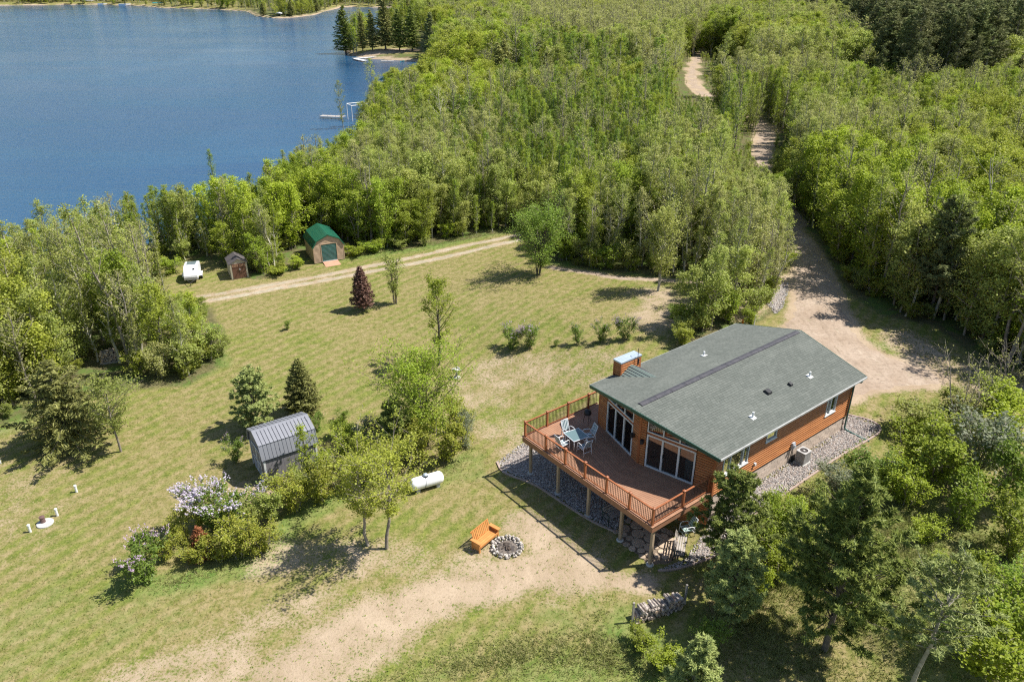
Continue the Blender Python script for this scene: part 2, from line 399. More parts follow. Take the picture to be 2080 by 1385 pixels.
def gen_conifer(seed, h, R, cb=0.08, whorls=20, per=7, dens=26, size=0.2, asp=1.5, droop=-0.15, style='spruce', irregular=0.15, top=0.06, leanx=0.0, pw=None):
    rng = np.random.default_rng(seed); lines = []; P = []; D = []
    tt = np.linspace(0, 1, 7); T = np.stack([leanx * h * tt + rng.normal(0, 0.01 * h, 7) * tt, rng.normal(0, 0.01 * h, 7) * tt, h * tt - 0.05], 1)
    lines.append((T, (0.014 * h + 0.03) * (1 - 0.93 * tt) + 0.006))
    for w in range(whorls):
        q = (w + 0.5) / whorls; t = cb + (1 - cb) * q ** 0.9
        prof = (1 - q) ** (pw or (0.85 if style == 'spruce' else 0.6)) * min(1, (q + 0.12) / 0.2 if style == 'spruce' else (q + 0.3) / 0.5) + top
        for b in range(per):
            if rng.uniform() < irregular * 0.7: continue
            a = 2 * PI * (b + rng.uniform(-0.3, 0.3)) / per + w * 0.9
            ln = R * prof * rng.uniform(1 - irregular * 2.2, 1 + irregular)
            tp = t + rng.uniform(-0.4, 0.4) * (1 - cb) / whorls
            p = np.array([np.interp(tp, tt, T[:, k]) for k in range(3)])
            dr = droop if style == 'spruce' else rng.uniform(0.05, 0.45) + 0.5 * q
            d = np.array([math.cos(a), math.sin(a), dr + (0.5 * q if style == 'spruce' else 0)]); d /= np.linalg.norm(d)
            s = np.linspace(0, 1, 4)[:, None]; curve = 0.16 * ln
            B = p + d * ln * s + np.array([0, 0, 1]) * curve * s ** 2
            lines.append((B, (0.010 + 0.008 * ln) * (1 - 0.85 * s[:, 0]) + 0.003))
            side = np.array([-math.sin(a), math.cos(a), 0])
            n = max(4, int(dens * ln ** 1.15))
            if style == 'spruce':
                k = rng.uniform(0.08, 1.03, n); wd = (0.30 * ln * (1.05 - k) + 0.07) * rng.uniform(-1, 1, n)
                X = p + d * (ln * k)[:, None] + side * wd[:, None] + np.array([0, 0, 1]) * (curve * k ** 2 - 0.10 * np.abs(wd) + rng.normal(0, 0.035, n))[:, None]
                P.append(X); D.append(d * 0.8 + side * np.sign(wd)[:, None] * 0.7 + np.array([0, 0, -0.1]))
            else:
                nc = max(3, int(5 * ln + 2)); ck = rng.uniform(0.3, 1.02, nc); cw = (0.32 * ln * (1.1 - ck) + 0.05) * rng.uniform(-1, 1, nc)
                C = p + d * (ln * ck)[:, None] + side * cw[:, None] + np.array([0, 0, 1]) * (curve * ck ** 2 + 0.1 * rng.uniform(-1, 1.2, nc))[:, None]
                ci = rng.integers(0, nc, n); dv = rng.normal(size=(n, 3)); dv[:, 2] = np.abs(dv[:, 2]) * 0.8; dv = unit(dv)
                P.append(C[ci] + dv * size * 0.75 * rng.uniform(0.3, 1, n)[:, None]); D.append(dv + d * 0.4)
    P = np.concatenate(P); D = np.concatenate(D); n = len(P)
    V, F = leaf_quads(P, size, rng, up=0.25 if style == 'spruce' else 0.6, asp=asp, dirs=D)
    # narrow the quads into sprays
    Q = V.reshape(-1, 4, 3); mid = (Q[:, 1] + Q[:, 3]) / 2; k = 0.55 if style == 'spruce' else 0.42
    Q[:, 1] = mid + (Q[:, 1] - mid) * k; Q[:, 3] = mid + (Q[:, 3] - mid) * k
    return wood_quads(lines), (Q.reshape(-1, 3), F), rng.uniform(0, 1, n)
TREEDATA = {}
def tree_meshes(key, data, leafm, barkm):
    (wv, wf), (lv, lf), rn = data
    TREEDATA[key] = (quad_mesh(key + '_trunk', wv, wf, [barkm], smooth=True), quad_mesh(key + '_crown', lv, lf, [leafm], rnd=rn), data, leafm, barkm)
    return TREEDATA[key]
def joined(key, data, leafm, barkm):
    (wv, wf), (lv, lf), rn = data
    V = np.concatenate([wv, lv]); F = np.concatenate([wf, lf + len(wv)])
    return quad_mesh(key, V, F, [barkm, leafm], np.r_[np.zeros(len(wf)), np.ones(len(lf))], np.r_[np.full(len(wf), 0.5), rn])
def set_mat(o, m):                                # object-level material on shared mesh data
    o.material_slots[0].link = 'OBJECT'; o.material_slots[0].material = m
def place_tree(name, key, x, y, s=1.0, rz=None, label=None, cat='tree', group=None, leaf=None, bark=None, z=None, sz=None, crown='crown'):
    tr, cr = TREEDATA[key][:2]
    e = empty(name, (x, y, (tz(x, y) if z is None else z)), random.uniform(0, 6.28) if rz is None else rz, label, cat, group)
    e.scale = (s, s, sz or s)
    t = mobj('trunk', tr, e); c = mobj(crown, cr, e)
    if leaf: set_mat(c, L[leaf])
    if bark: set_mat(t, bark)
    return e

# ------------------------------------------------------------------ zones of the ground
CLEAR = onp([(-500, 940), (0, 858), (130, 818), (250, 792), (380, 778), (440, 742), (450, 690), (425, 628), (330, 606), (300, 585), (320, 548), (430, 525), (470, 548),
             (520, 566), (600, 545), (625, 522), (700, 520), (900, 494), (1050, 465), (1100, 492), (1118, 528), (1200, 545), (1290, 556), (1400, 566), (1440, 590),
             (1400, 640), (1390, 700), (1520, 660), (1588, 622), (1600, 560), (1600, 500), (1582, 455), (1598, 436), (1655, 470), (1690, 540), (1735, 600), (1800, 640), (1900, 660),
             (2000, 735), (2120, 790), (2500, 900), (2900, 2400), (1040, 2400), (-1400, 2400)])
DRIVE = onp([(1588, 452), (1592, 470), (1602, 505), (1612, 545), (1606, 590), (1610, 625), (1590, 665), (1560, 700), (1600, 760), (1700, 830), (1765, 800), (1830, 790), (1900, 788), (1930, 768),
             (1880, 745), (1795, 720), (1750, 690), (1724, 642), (1712, 600), (1692, 560), (1664, 510), (1628, 470), (1612, 448)])
ROADC = onp([(1605, 455), (1580, 420), (1556, 382), (1546, 345), (1550, 300), (1553, 262), (1530, 232), (1480, 212), (1425, 190), (1408, 172), (1405, 145), (1412, 124), (1435, 95), (1450, 60), (1440, 20)])
RUT1 = onp([(405, 603), (450, 596), (540, 580), (620, 567), (700, 551), (780, 535), (860, 518), (940, 500), (1000, 488), (1052, 477)])
RUT2 = onp([(420, 611), (480, 602), (560, 586), (640, 573), (720, 558), (800, 543), (870, 530), (950, 512), (1010, 497), (1060, 487)])
RUT3 = onp([(1118, 543), (1160, 549), (1210, 556), (1260, 566), (1320, 567), (1400, 572), (1500, 585), (1590, 575)])
CIRC = onp([(1500, 640), (1555, 600), (1575, 560)])
SANDS = [(onp([(1060, 1065), (1120, 1100), (1180, 1170), (1140, 1185)]), 1.1, 0.62), (onp([(1170, 1150), (1060, 1165), (960, 1190), (860, 1220), (780, 1250), (700, 1290), (640, 1330), (560, 1385)]), 1.35, 0.66),
         (onp([(1000, 1120), (940, 1170), (880, 1200)]), 1.2, 0.42), (onp([(800, 1290), (700, 1340), (620, 1400)]), 1.2, 0.6), (onp([(1040, 1160), (1180, 1168), (1310, 1185)]), 0.6, 0.7),
         (onp([(480, 1360), (300, 1385)]), 1.6, 0.5), (onp([(560, 1130), (830, 1140)]), 1.4, 0.45), (onp([(1000, 760), (1120, 745), (1200, 735), (1230, 760)]), 2.4, 0.40),
         (onp([(940, 790), (1000, 840), (1040, 900)]), 1.6, 0.4), (onp([(820, 1230), (600, 1240), (480, 1300)]), 1.5, 0.4), (onp([(1330, 600), (1380, 640), (1330, 650)]), 2.2, 0.55),
         (onp([(0, 900), (60, 960), (40, 1090)]), 2.5, 0.25), (onp([(1840, 690), (1900, 740), (2050, 800), (2300, 830)]), 1.8, 0.6), (onp([(480, 1000), (560, 985)]), 0.9, 0.5),
         (onp([(1750, 850), (1850, 830)]), 1.2, 0.25), (onp([(1420, 1180), (1500, 1190)]), 0.6, 0.3)]
LUSH = [(onp([(240, 1195), (330, 1190), (450, 1160), (560, 1130), (590, 1060), (690, 1010)]), 0.8, 0.9), (onp([(0, 870), (60, 850), (150, 830)]), 1.0, 0.8), (onp([(900, 970), (960, 930), (950, 960)]), 1.0, 0.7),
        (onp([(700, 520), (860, 500), (1040, 462)]), 1.5, 0.9), (onp([(920, 1300), (760, 1385), (1080, 1290), (1200, 1240)]), 1.3, 0.45), (onp([(1130, 530), (1300, 550), (1380, 560)]), 1.3, 0.8),
        (onp([(150, 1210), (60, 1260), (0, 1330), (160, 1280), (300, 1240)]), 2.2, 0.45), (onp([(1560, 1080), (1760, 1020), (1900, 1090), (2000, 1200), (1900, 1300)]), 3.0, 0.6), (onp([(1280, 1290), (1350, 1370), (1100, 1385)]), 1.6, 0.8),
        (onp([(1750, 690), (1790, 700), (1850, 740)]), 0.7, 0.7), (onp([(440, 700), (440, 740), (380, 770)]), 1.0, 0.7), (onp([(1620, 550), (1580, 520)]), 0.8, 0.5)]
def zone(x, y):
    x = np.asarray(x, float); y = np.asarray(y, float)
    near = np.hypot(x - 0, y - 50) < 110
    R = np.zeros(x.shape); G = np.zeros(x.shape); Bm = np.ones(x.shape)
    xn, yn = x[near], y[near]
    s = np.zeros(xn.shape)
    for pts, w, k in SANDS: s = np.maximum(s, k * (1 - sstep(line_d(xn, yn, pts), w * 0.4, w * 2.0)))
    s = np.maximum(s, 1 - sstep(-poly_sd(xn, yn, DRIVE), -0.6, 1.2))
    for l_, w in ((RUT1, 0.5), (RUT2, 0.5), (RUT3, 0.6), (CIRC, 1.6)): s = np.maximum(s, 0.75 * (1 - sstep(line_d(xn, yn, l_), 0.15, w * 1.7)))
    g = np.zeros(xn.shape)
    for pts, w, k in LUSH: g = np.maximum(g, k * (1 - sstep(line_d(xn, yn, pts), w * 0.4, w * 2.0)))
    c = poly_sd(xn, yn, CLEAR)
    R[near] = s; G[near] = g; Bm[near] = 1 - sstep(c, -1.0, 1.6)
    dr = line_d(x, y, ROADC); R = np.maximum(R, 1 - sstep(dr, 1.2, 2.6))
    sh = poly_sd(x, y, LAKE); R = np.maximum(R, (1 - sstep(np.abs(sh + 1.0), 0.8, 3.0)) * np.where(y > 180, 0.8, 0.3))
    px, py = at(770, 112, -1); R = np.maximum(R, 0.9 * (1 - sstep(np.hypot((x - px - 4) / 2.2, y - py - 1), 3, 7)))
    for u, v, r in ((760, 85, 22), (880, 100, 16), (950, 212, 6), (450, 8, 60), (640, 12, 30), (250, 3, 60)):
        px, py = at(u, v, 0); Bm = Bm * sstep(np.hypot((x - px) / 1.8, y - py), r * 0.6, r * 1.2)
    return R, G, Bm

# ------------------------------------------------------------------ ground
def ground_color(t, grass=False):
    co = coords(t, 'Object'); z = nd(t, 'ShaderNodeAttribute', attribute_name='zone'); sp = nd(t, 'ShaderNodeSeparateColor'); t.links.new(z.outputs['Color'], sp.inputs[0])
    Rz, Gz, Bz = sp.outputs[0], sp.outputs[1], sp.outputs[2]
    nb = noise(t, co, 0.10, 4, 0.6); nm = noise(t, co, 0.45, 6, 0.7, 0.5); ns = noise(t, co, 2.0, 5, 0.75, 0.3); nf = noise(t, co, 7.5, 4, 0.75)
    st = noise(t, coords(t, 'Object', (0.9, 0.16, 1), (0, 0, rad(38))), 1.5, 3, 0.6)
    mw = nd(t, 'ShaderNodeTexWave'); mw.inputs['Scale'].default_value = 0.34; mw.inputs['Distortion'].default_value = 2.2; mw.inputs['Detail'].default_value = 3; mw.inputs['Detail Scale'].default_value = 0.7; t.links.new(coords(t, 'Object', (1, 1, 1), (0, 0, rad(36))), mw.inputs['Vector'])
    dry = math_(t, 'ADD', math_(t, 'MULTIPLY', mw.outputs['Fac'], 0.20), math_(t, 'MULTIPLY', nb, 0.9)); dry = math_(t, 'ADD', dry, math_(t, 'ADD', math_(t, 'MULTIPLY', nm, 0.8), math_(t, 'MULTIPLY', math_(t, 'ADD', st, 0.4), 0.25)))
    green = mixc(t, mapr(t, ns, 0.38, 0.62), (0.105, 0.138, 0.024), (0.205, 0.218, 0.050))
    dryc = mixc(t, mapr(t, ns, 0.38, 0.62), (0.170, 0.160, 0.045), (0.31, 0.245, 0.125))
    lawn = mixc(t, mapr(t, dry, 0.98, 1.24), green, dryc)
    lawn = mixc(t, mapr(t, nf, 0.53, 0.64, 0, 0.6), lawn, (0.30, 0.25, 0.12))
    lawn = mixc(t, mapr(t, nf, 0.36, 0.48, 0.7, 0), lawn, (0.085, 0.115, 0.03))
    lush = mixc(t, mapr(t, ns, 0.38, 0.62), (0.10, 0.165, 0.035), (0.20, 0.24, 0.07))
    lawn = mixc(t, mapr(t, math_(t, 'ADD', Gz, math_(t, 'MULTIPLY', math_(t, 'SUBTRACT', nm, 0.5), 1.8)), 0.35, 1.05), lawn, lush)
    sand = mixc(t, mapr(t, nm, 0.35, 0.65), (0.34, 0.255, 0.175), (0.44, 0.345, 0.245))
    sand = mixc(t, mapr(t, nf, 0.50, 0.66, 0, 0.55), sand, (0.24, 0.185, 0.115))
    e = math_(t, 'ADD', Rz, math_(t, 'ADD', math_(t, 'MULTIPLY', math_(t, 'SUBTRACT', nf, 0.5), 1.5), math_(t, 'MULTIPLY', math_(t, 'SUBTRACT', nm, 0.5), 1.0)))
    e = math_(t, 'MULTIPLY', mapr(t, e, 0.30, 0.62), mapr(t, Rz, 0.03, 0.12))
    if not grass:
        lawn = mixc(t, e, lawn, sand)
        ff = mixc(t, mapr(t, ns, 0.35, 0.65), (0.085, 0.085, 0.035), (0.17, 0.145, 0.075))
        ff = mixc(t, mapr(t, nm, 0.48, 0.6), ff, (0.10, 0.15, 0.035))
        f = mapr(t, math_(t, 'ADD', Bz, math_(t, 'MULTIPLY', math_(t, 'SUBTRACT', nm, 0.5), 0.8)), 0.35, 0.65)
        lawn = mixc(t, math_(t, 'MULTIPLY', f, math_(t, 'SUBTRACT', 1.0, math_(t, 'MULTIPLY', e, 1.0))), lawn, ff)
    return lawn, ns, nf
m_ground, t, p = newmat('lawn_and_soil')
c_, ns_, nf_ = ground_color(t)
t.links.new(c_, p.inputs['Base Color']); p.inputs['Roughness'].default_value = 0.95; p.inputs['Specular IOR Level'].default_value = 0.1
b = nd(t, 'ShaderNodeBump'); b.inputs['Strength'].default_value = 0.55; b.inputs['Distance'].default_value = 0.06
t.links.new(math_(t, 'ADD', ns_, nf_), b.inputs['Height']); t.links.new(b.outputs[0], p.inputs['Normal'])
def axis(parts):
    o = []
    for a, b_, s in parts: o += list(np.arange(a, b_, s))
    return np.array(o + [parts[-1][1]])
gx = axis([(-3200, -700, 250), (-700, -420, 20), (-420, -50, 3.4), (-50, 46, 0.45), (46, 260, 3.4), (260, 600, 20), (600, 3200, 260)])
gy = axis([(-200, 10, 15), (10, 20, 1.2), (20, 98, 0.45), (98, 330, 2.6), (330, 700, 4.5), (700, 1400, 50), (1400, 4000, 260)])
XX, YY = np.meshgrid(gx, gy); xf, yf = XX.ravel(), YY.ravel(); ZZ = terrain(xf, yf)
nx, ny = len(gx), len(gy)
idx = np.arange(nx * ny).reshape(ny, nx)
F_ = np.stack([idx[:-1, :-1], idx[:-1, 1:], idx[1:, 1:], idx[1:, :-1]], -1).reshape(-1, 4)
gme = quad_mesh('ground', np.stack([xf, yf, ZZ], 1), F_, [m_ground], smooth=True)
zr = zone(xf, yf)
def set_zone(me, R, G, Bm):
    a = me.color_attributes.new('zone', 'FLOAT_COLOR', 'POINT')
    a.data.foreach_set('color', np.stack([R, G, Bm, np.ones_like(R)], 1).astype(np.float32).ravel())
set_zone(gme, *zr)
tag(mobj('ground', gme), 'mown lawn running into forest floor under the trees', kind='structure')

# lake
m_water, t, p = newmat('lake_water')
co = coords(t, 'Object')
n1 = noise(t, coords(t, 'Object', (1, 2.2, 1), (0, 0, rad(-12))), 0.9, 4, 0.7); n2 = noise(t, coords(t, 'Object', (1, 2.0, 1), (0, 0, rad(14))), 3.5, 3, 0.6)
big = noise(t, coords(t, 'Object', (1, 0.45, 1)), 0.012, 4, 0.6)
streak = noise(t, coords(t, 'Object', (0.012, 0.05, 1), (0, 0, rad(10))), 1.0, 5, 0.65, 0.6)
t.links.new(mixc(t, mapr(t, streak, 0.42, 0.60), mixc(t, mapr(t, big, 0.35, 0.65), (0.009, 0.052, 0.130), (0.015, 0.070, 0.160)), (0.022, 0.090, 0.185)), p.inputs['Base Color'])
p.inputs['Roughness'].default_value = 0.10; p.inputs['Specular IOR Level'].default_value = 0.5; p.inputs['IOR'].default_value = 1.33
b = nd(t, 'ShaderNodeBump'); b.inputs['Strength'].default_value = 0.85; b.inputs['Distance'].default_value = 0.14
t.links.new(math_(t, 'MULTIPLY', math_(t, 'ADD', n1, math_(t, 'MULTIPLY', n2, 0.35)), math_(t, 'MULTIPLY', mapr(t, big, 0.35, 0.65, 0.45, 1.3), mapr(t, streak, 0.42, 0.6, 0.7, 1.35))), b.inputs['Height']); t.links.new(b.outputs[0], p.inputs['Normal'])
mb = MB(); mb.face([(-1500, 60, LAKE_Z), (60, 60, LAKE_Z), (60, 620, LAKE_Z), (-1500, 620, LAKE_Z)])
tag(mb.build('lake', m_water), 'rippled blue lake', kind='structure')

# ------------------------------------------------------------------ draped patches
from mathutils.geometry import delaunay_2d_cdt
def resample(poly, s, closed=True):
    out = []; n = len(poly)
    for i in range(n if closed else n - 1):
        a = np.array(poly[i]); c = np.array(poly[(i + 1) % n]); k = max(1, int(np.linalg.norm(c - a) / s))
        for j in range(k): out.append(tuple(a + (c - a) * j / k))
    if not closed: out.append(tuple(poly[-1]))
    return out
def smooth_poly(poly, it=2, closed=True):
    P = [np.array(p) for p in poly]
    for _ in range(it):
        Q = []
        n = len(P)
        for i in range(n if closed else n - 1):
            a, c = P[i], P[(i + 1) % n]; Q += [a * 0.75 + c * 0.25, a * 0.25 + c * 0.75]
        if not closed: Q = [P[0]] + Q + [P[-1]]
        P = Q
    return [tuple(p) for p in P]
def patch(name, poly, mat, off=0.02, cell=0.6, jag=0.12, label=None, sm=2, seed=1, fine=0.25):
    r = np.random.default_rng(seed)
    bd = resample(smooth_poly(poly, sm), fine)
    bd = [(x + r.normal(0, jag), y + r.normal(0, jag)) for x, y in bd]
    P = np.array(bd); x0, y0 = P.min(0); x1, y1 = P.max(0)
    X, Y = np.meshgrid(np.arange(x0, x1, cell), np.arange(y0, y1, cell)); X, Y = X.ravel(), Y.ravel()
    k = poly_sd(X, Y, bd) > cell * 0.5; X, Y = X[k], Y[k]
    vs = [Vector(p) for p in bd] + [Vector(p) for p in zip(X, Y)]
    res = delaunay_2d_cdt(vs, [(i, (i + 1) % len(bd)) for i in range(len(bd))], [], 1, 1e-4)
    V = np.array([(v.x, v.y) for v in res[0]]); Z = terrain(V[:, 0], V[:, 1], False) - 0.03 + (off + 0.03) * sstep(np.abs(poly_sd(V[:, 0], V[:, 1], bd)), 0.0, min(0.4, cell * 0.8))
    me = bpy.data.meshes.new(name); me.from_pydata([(a, b_, c) for (a, b_), c in zip(V, Z)], [], [tuple(f) for f in res[2]])
    me.materials.append(mat); me.polygons.foreach_set('use_smooth', [True] * len(me.polygons)); me.update()
    if len(me.polygons) and me.polygons[0].normal.z < 0: me.flip_normals()
    return tag(mobj(name, me), label, kind='structure')
def ribbon(pts, w, seed=0, s=0.5):
    r = np.random.default_rng(seed); c = resample(smooth_poly(pts, 2, False), s, False); c = np.array(c)
    d = unit(np.gradient(c, axis=0)); n = np.stack([-d[:, 1], d[:, 0]], 1)
    a = c + n * (w / 2 * r.uniform(0.6, 1.35, len(c)))[:, None]; b_ = c - n * (w / 2 * r.uniform(0.6, 1.35, len(c)))[:, None]
    return [tuple(q) for q in a] + [tuple(q) for q in b_[::-1]]
def dirtmat(name, c1, c2, tracks=True):
    m, t, p = newmat(name); co = coords(t, 'Object')
    nm = noise(t, co, 0.5, 6, 0.65, 0.5); ns = noise(t, co, 4.0, 5, 0.7); nf = noise(t, co, 22, 3, 0.7)
    c = mixc(t, mapr(t, nm, 0.35, 0.65), c1, c2)
    c = mixc(t, mapr(t, ns, 0.50, 0.64, 0, 0.55), c, tuple(k * 0.62 for k in c1))
    c = mixc(t, mapr(t, noise(t, co, 0.9, 5, 0.75), 0.58, 0.70, 0, 0.45), c, (0.20, 0.19, 0.09))
    c = mixc(t, mapr(t, nf, 0.55, 0.75, 0, 0.35), c, tuple(min(1, k * 1.25) for k in c2))
    st = noise(t, coords(t, 'Object', (2.6, 0.35, 1), (0, 0, rad(-8))), 1.2, 3)
    c = mixc(t, mapr(t, st, 0.52, 0.66, 0, 0.35), c, tuple(k * 0.75 for k in c1))
    t.links.new(c, p.inputs['Base Color']); p.inputs['Roughness'].default_value = 0.95; p.inputs['Specular IOR Level'].default_value = 0.1
    b = nd(t, 'ShaderNodeBump'); b.inputs['Strength'].default_value = 0.5; b.inputs['Distance'].default_value = 0.05
    t.links.new(math_(t, 'ADD', ns, nf), b.inputs['Height']); t.links.new(b.outputs[0], p.inputs['Normal']); return m
m_dirt = dirtmat('sandy_gravel_drive', (0.33, 0.25, 0.185), (0.42, 0.335, 0.26))
m_track = dirtmat('pale_wheel_tracks', (0.32, 0.275, 0.195), (0.43, 0.38, 0.285))
patch('driveway', DRIVE, m_dirt, 0.035, 0.7, 0.10, 'sandy gravel driveway curling round behind the house')
patch('forest_road', ribbon(ROADC, 2.9, 4, 1.5), m_dirt, 0.05, 1.5, 0.1, 'sandy road running on through the forest', sm=0, fine=1.0)
m_rut1 = dirtmat('packed_pale_rut', (0.40, 0.32, 0.245), (0.48, 0.40, 0.31)); m_rut2 = dirtmat('dark_damp_rut', (0.25, 0.19, 0.14), (0.33, 0.255, 0.19))
for k_, (l_, w_, mm_, lb_) in enumerate([([(1600, 470), (1622, 520), (1640, 575), (1640, 630), (1650, 680), (1690, 740), (1760, 775), (1850, 782)], 0.45, m_rut1, 'pale packed rut nearest the house'), ([(1622, 468), (1650, 515), (1672, 565), (1680, 615), (1690, 660), (1735, 710), (1800, 745), (1880, 762)], 0.5, m_rut1, 'pale packed rut on the forest side of the drive'),
                     ([(1612, 470), (1636, 518), (1656, 570), (1660, 625), (1672, 675), (1712, 725)], 0.5, m_rut2, 'darker strip between the two drive ruts'), ([(1740, 790), (1790, 768), (1835, 748), (1850, 735)], 0.4, m_rut2, 'dark curved tyre mark in the turning loop'), ([(1700, 790), (1755, 752), (1800, 735)], 0.35, m_rut2, 'short tyre mark close behind the house')]):
    patch('tyre_rut', ribbon(onp(l_), w_, 20 + k_, 0.4), mm_, 0.055, 0.3, 0.05, lb_, sm=0)
patch('wheel_track', ribbon(RUT1, 0.62, 5, 0.35), m_track, 0.03, 0.3, 0.03, 'wheel rut on the shed side of the two-track lane', sm=0)
patch('wheel_track', ribbon(RUT2, 0.72, 6, 0.35), m_track, 0.03, 0.3, 0.03, 'wheel rut on the lawn side of the two-track lane', sm=0)
patch('sandy_lane', ribbon(RUT3, 0.75, 7, 0.35), m_dirt, 0.03, 0.3, 0.04, 'worn sandy strip along the bushes behind the lawn', sm=0)

# ------------------------------------------------------------------ grass (real blades over the lawn)
m_blade, t, p = newmat('grass_blades'); t.nodes.remove(p)
c_, _, _ = ground_color(t, True); a = nd(t, 'ShaderNodeAttribute', attribute_name='rnd')
c_ = mixc(t, mapr(t, a.outputs['Fac'], 0.3, 1.0, 0.1, 0.55), c_, (0.31, 0.30, 0.10))
c_ = mixc(t, 1.0, c_, _grey(t, mapr(t, a.outputs['Fac'], 0, 1, 0.55, 1.6)), 'MULTIPLY')
d = nd(t, 'ShaderNodeBsdfDiffuse'); tr = nd(t, 'ShaderNodeBsdfTranslucent'); mx = nd(t, 'ShaderNodeMixShader'); mx.inputs[0].default_value = 0.3
t.links.new(c_, d.inputs[0]); t.links.new(c_, tr.inputs[0]); t.links.new(d.outputs[0], mx.inputs[1]); t.links.new(tr.outputs[0], mx.inputs[2])
t.links.new(mx.outputs[0], [n for n in t.nodes if n.type == 'OUTPUT_MATERIAL'][0].inputs[0])
m_tall = leafmat('long_grass_blades', (0.24, 0.29, 0.07), (0.50, 0.46, 0.21), None, trans=0.45, gloss=0.01)
def blades(name, x, y, h, w, label, lean=0.5, per=3, kind='stuff', cat=None, mat=None):
    r = np.random.default_rng(len(x)); n = len(x)
    x = np.repeat(x, per); y = np.repeat(y, per); h = np.repeat(h, per); w = np.repeat(w, per); n *= per
    z = terrain(x, y, False)
    x = x + r.normal(0, 0.03, n); y = y + r.normal(0, 0.03, n)
    a = r.uniform(0, 2 * PI, n); h = h * r.uniform(0.5, 1.3, n)
    bx, by = np.cos(a) * w / 2, np.sin(a) * w / 2; la = r.uniform(0, 2 * PI, n); lh = h * lean * r.uniform(0.3, 1.2, n)
    V = np.stack([np.stack([x - bx, y - by, z - 0.01], 1), np.stack([x + bx, y + by, z - 0.01], 1), np.stack([x + np.cos(la) * lh, y + np.sin(la) * lh, z + h], 1)], 1).reshape(-1, 3)
    me = quad_mesh(name, V, np.arange(n * 3).reshape(-1, 3), [mat or m_blade], rnd=r.uniform(0, 1, n))
    R, G, Bm = zone(x, y); rep = lambda q: np.repeat(q, 3)
    set_zone(me, rep(R), rep(G), rep(Bm))
    return tag(mobj(name, me), label, cat, kind=kind)
def scatter(poly_px, n, seed, world=False):
    P = poly_px if world else onp(poly_px); P = np.array(P); r = np.random.default_rng(seed)
    x = r.uniform(P[:, 0].min(), P[:, 0].max(), n); y = r.uniform(P[:, 1].min(), P[:, 1].max(), n)
    k = poly_sd(x, y, [tuple(q) for q in P]) > 0
    return x[k], y[k]
HOUSEFOOT = [hw(0.2, 0.3), hw(13.2, 0.3), hw(13.2, 9.0), hw(0.2, 9.0), hw(-0.8, 4.6)]
PATIO = [hw(-4.0, 3.6), hw(-4.0, 1.2), hw(-3.9, 0.2), hw(-1.2, -0.6), hw(-0.6, 3.9)]
GRAV_F = [hw(*q) for q in [(-4.5, 12.3), (-4.9, 11.2), (-4.05, 9.3), (-3.95, 7.4), (-3.75, 4.9), (-3.3, 3.4), (-1.2, 3.7), (-0.55, 4.6), (0.35, 8.9), (1.6, 9.9), (0.6, 12.0), (-2.0, 12.9)]]
GRAV_S = [hw(*q) for q in [(-3.75, 0.15), (-3.0, -0.35), (-1.6, -0.75), (-0.4, -1.0), (1.1, -1.15), (3.0, -1.08), (7.5, -1.0), (10.2, -0.95), (13.0, -1.1), (14.7, -1.1), (15.3, -0.2), (14.7, 1.1), (13.2, 1.9), (12.95, 0.5), (6, 0.48), (0.45, 0.48), (-0.6, 0.3), (-2.0, -0.2)]]
def off_hard(x, y, m=0.0):
    k = np.ones(len(x), bool)
    for q in (HOUSEFOOT, PATIO, GRAV_F, GRAV_S): k &= poly_sd(x, y, q) < m
    return k
def clear_grass(n, seed):
    x, y = scatter([(-100, 1450), (-100, 870), (380, 780), (420, 600), (700, 525), (1050, 475), (1400, 575), (1420, 680), (1800, 640), (2200, 800), (2200, 1450)], n, seed)
    k = off_hard(x, y); x, y = x[k], y[k]
    R, G, Bm = zone(x, y); r = np.random.default_rng(seed)
    k = (r.uniform(size=len(x)) > R * 1.35) & (line_d(x, y, RUT1) > 0.35) & (line_d(x, y, RUT2) > 0.35)
    return x[k], y[k], G[k]
x, y, G = clear_grass(150000, 3)
nn = np.hypot(x, y); keep = RNG.uniform(size=len(x)) < np.clip(42 / nn, 0.2, 1)
x, y, G = x[keep], y[keep], G[keep]
blades('lawn_grass', x, y, 0.045 + 0.06 * G, 0.035 + 0.0 * x, 'short mown grass, greener and drier by turns', per=2, lean=0.9)
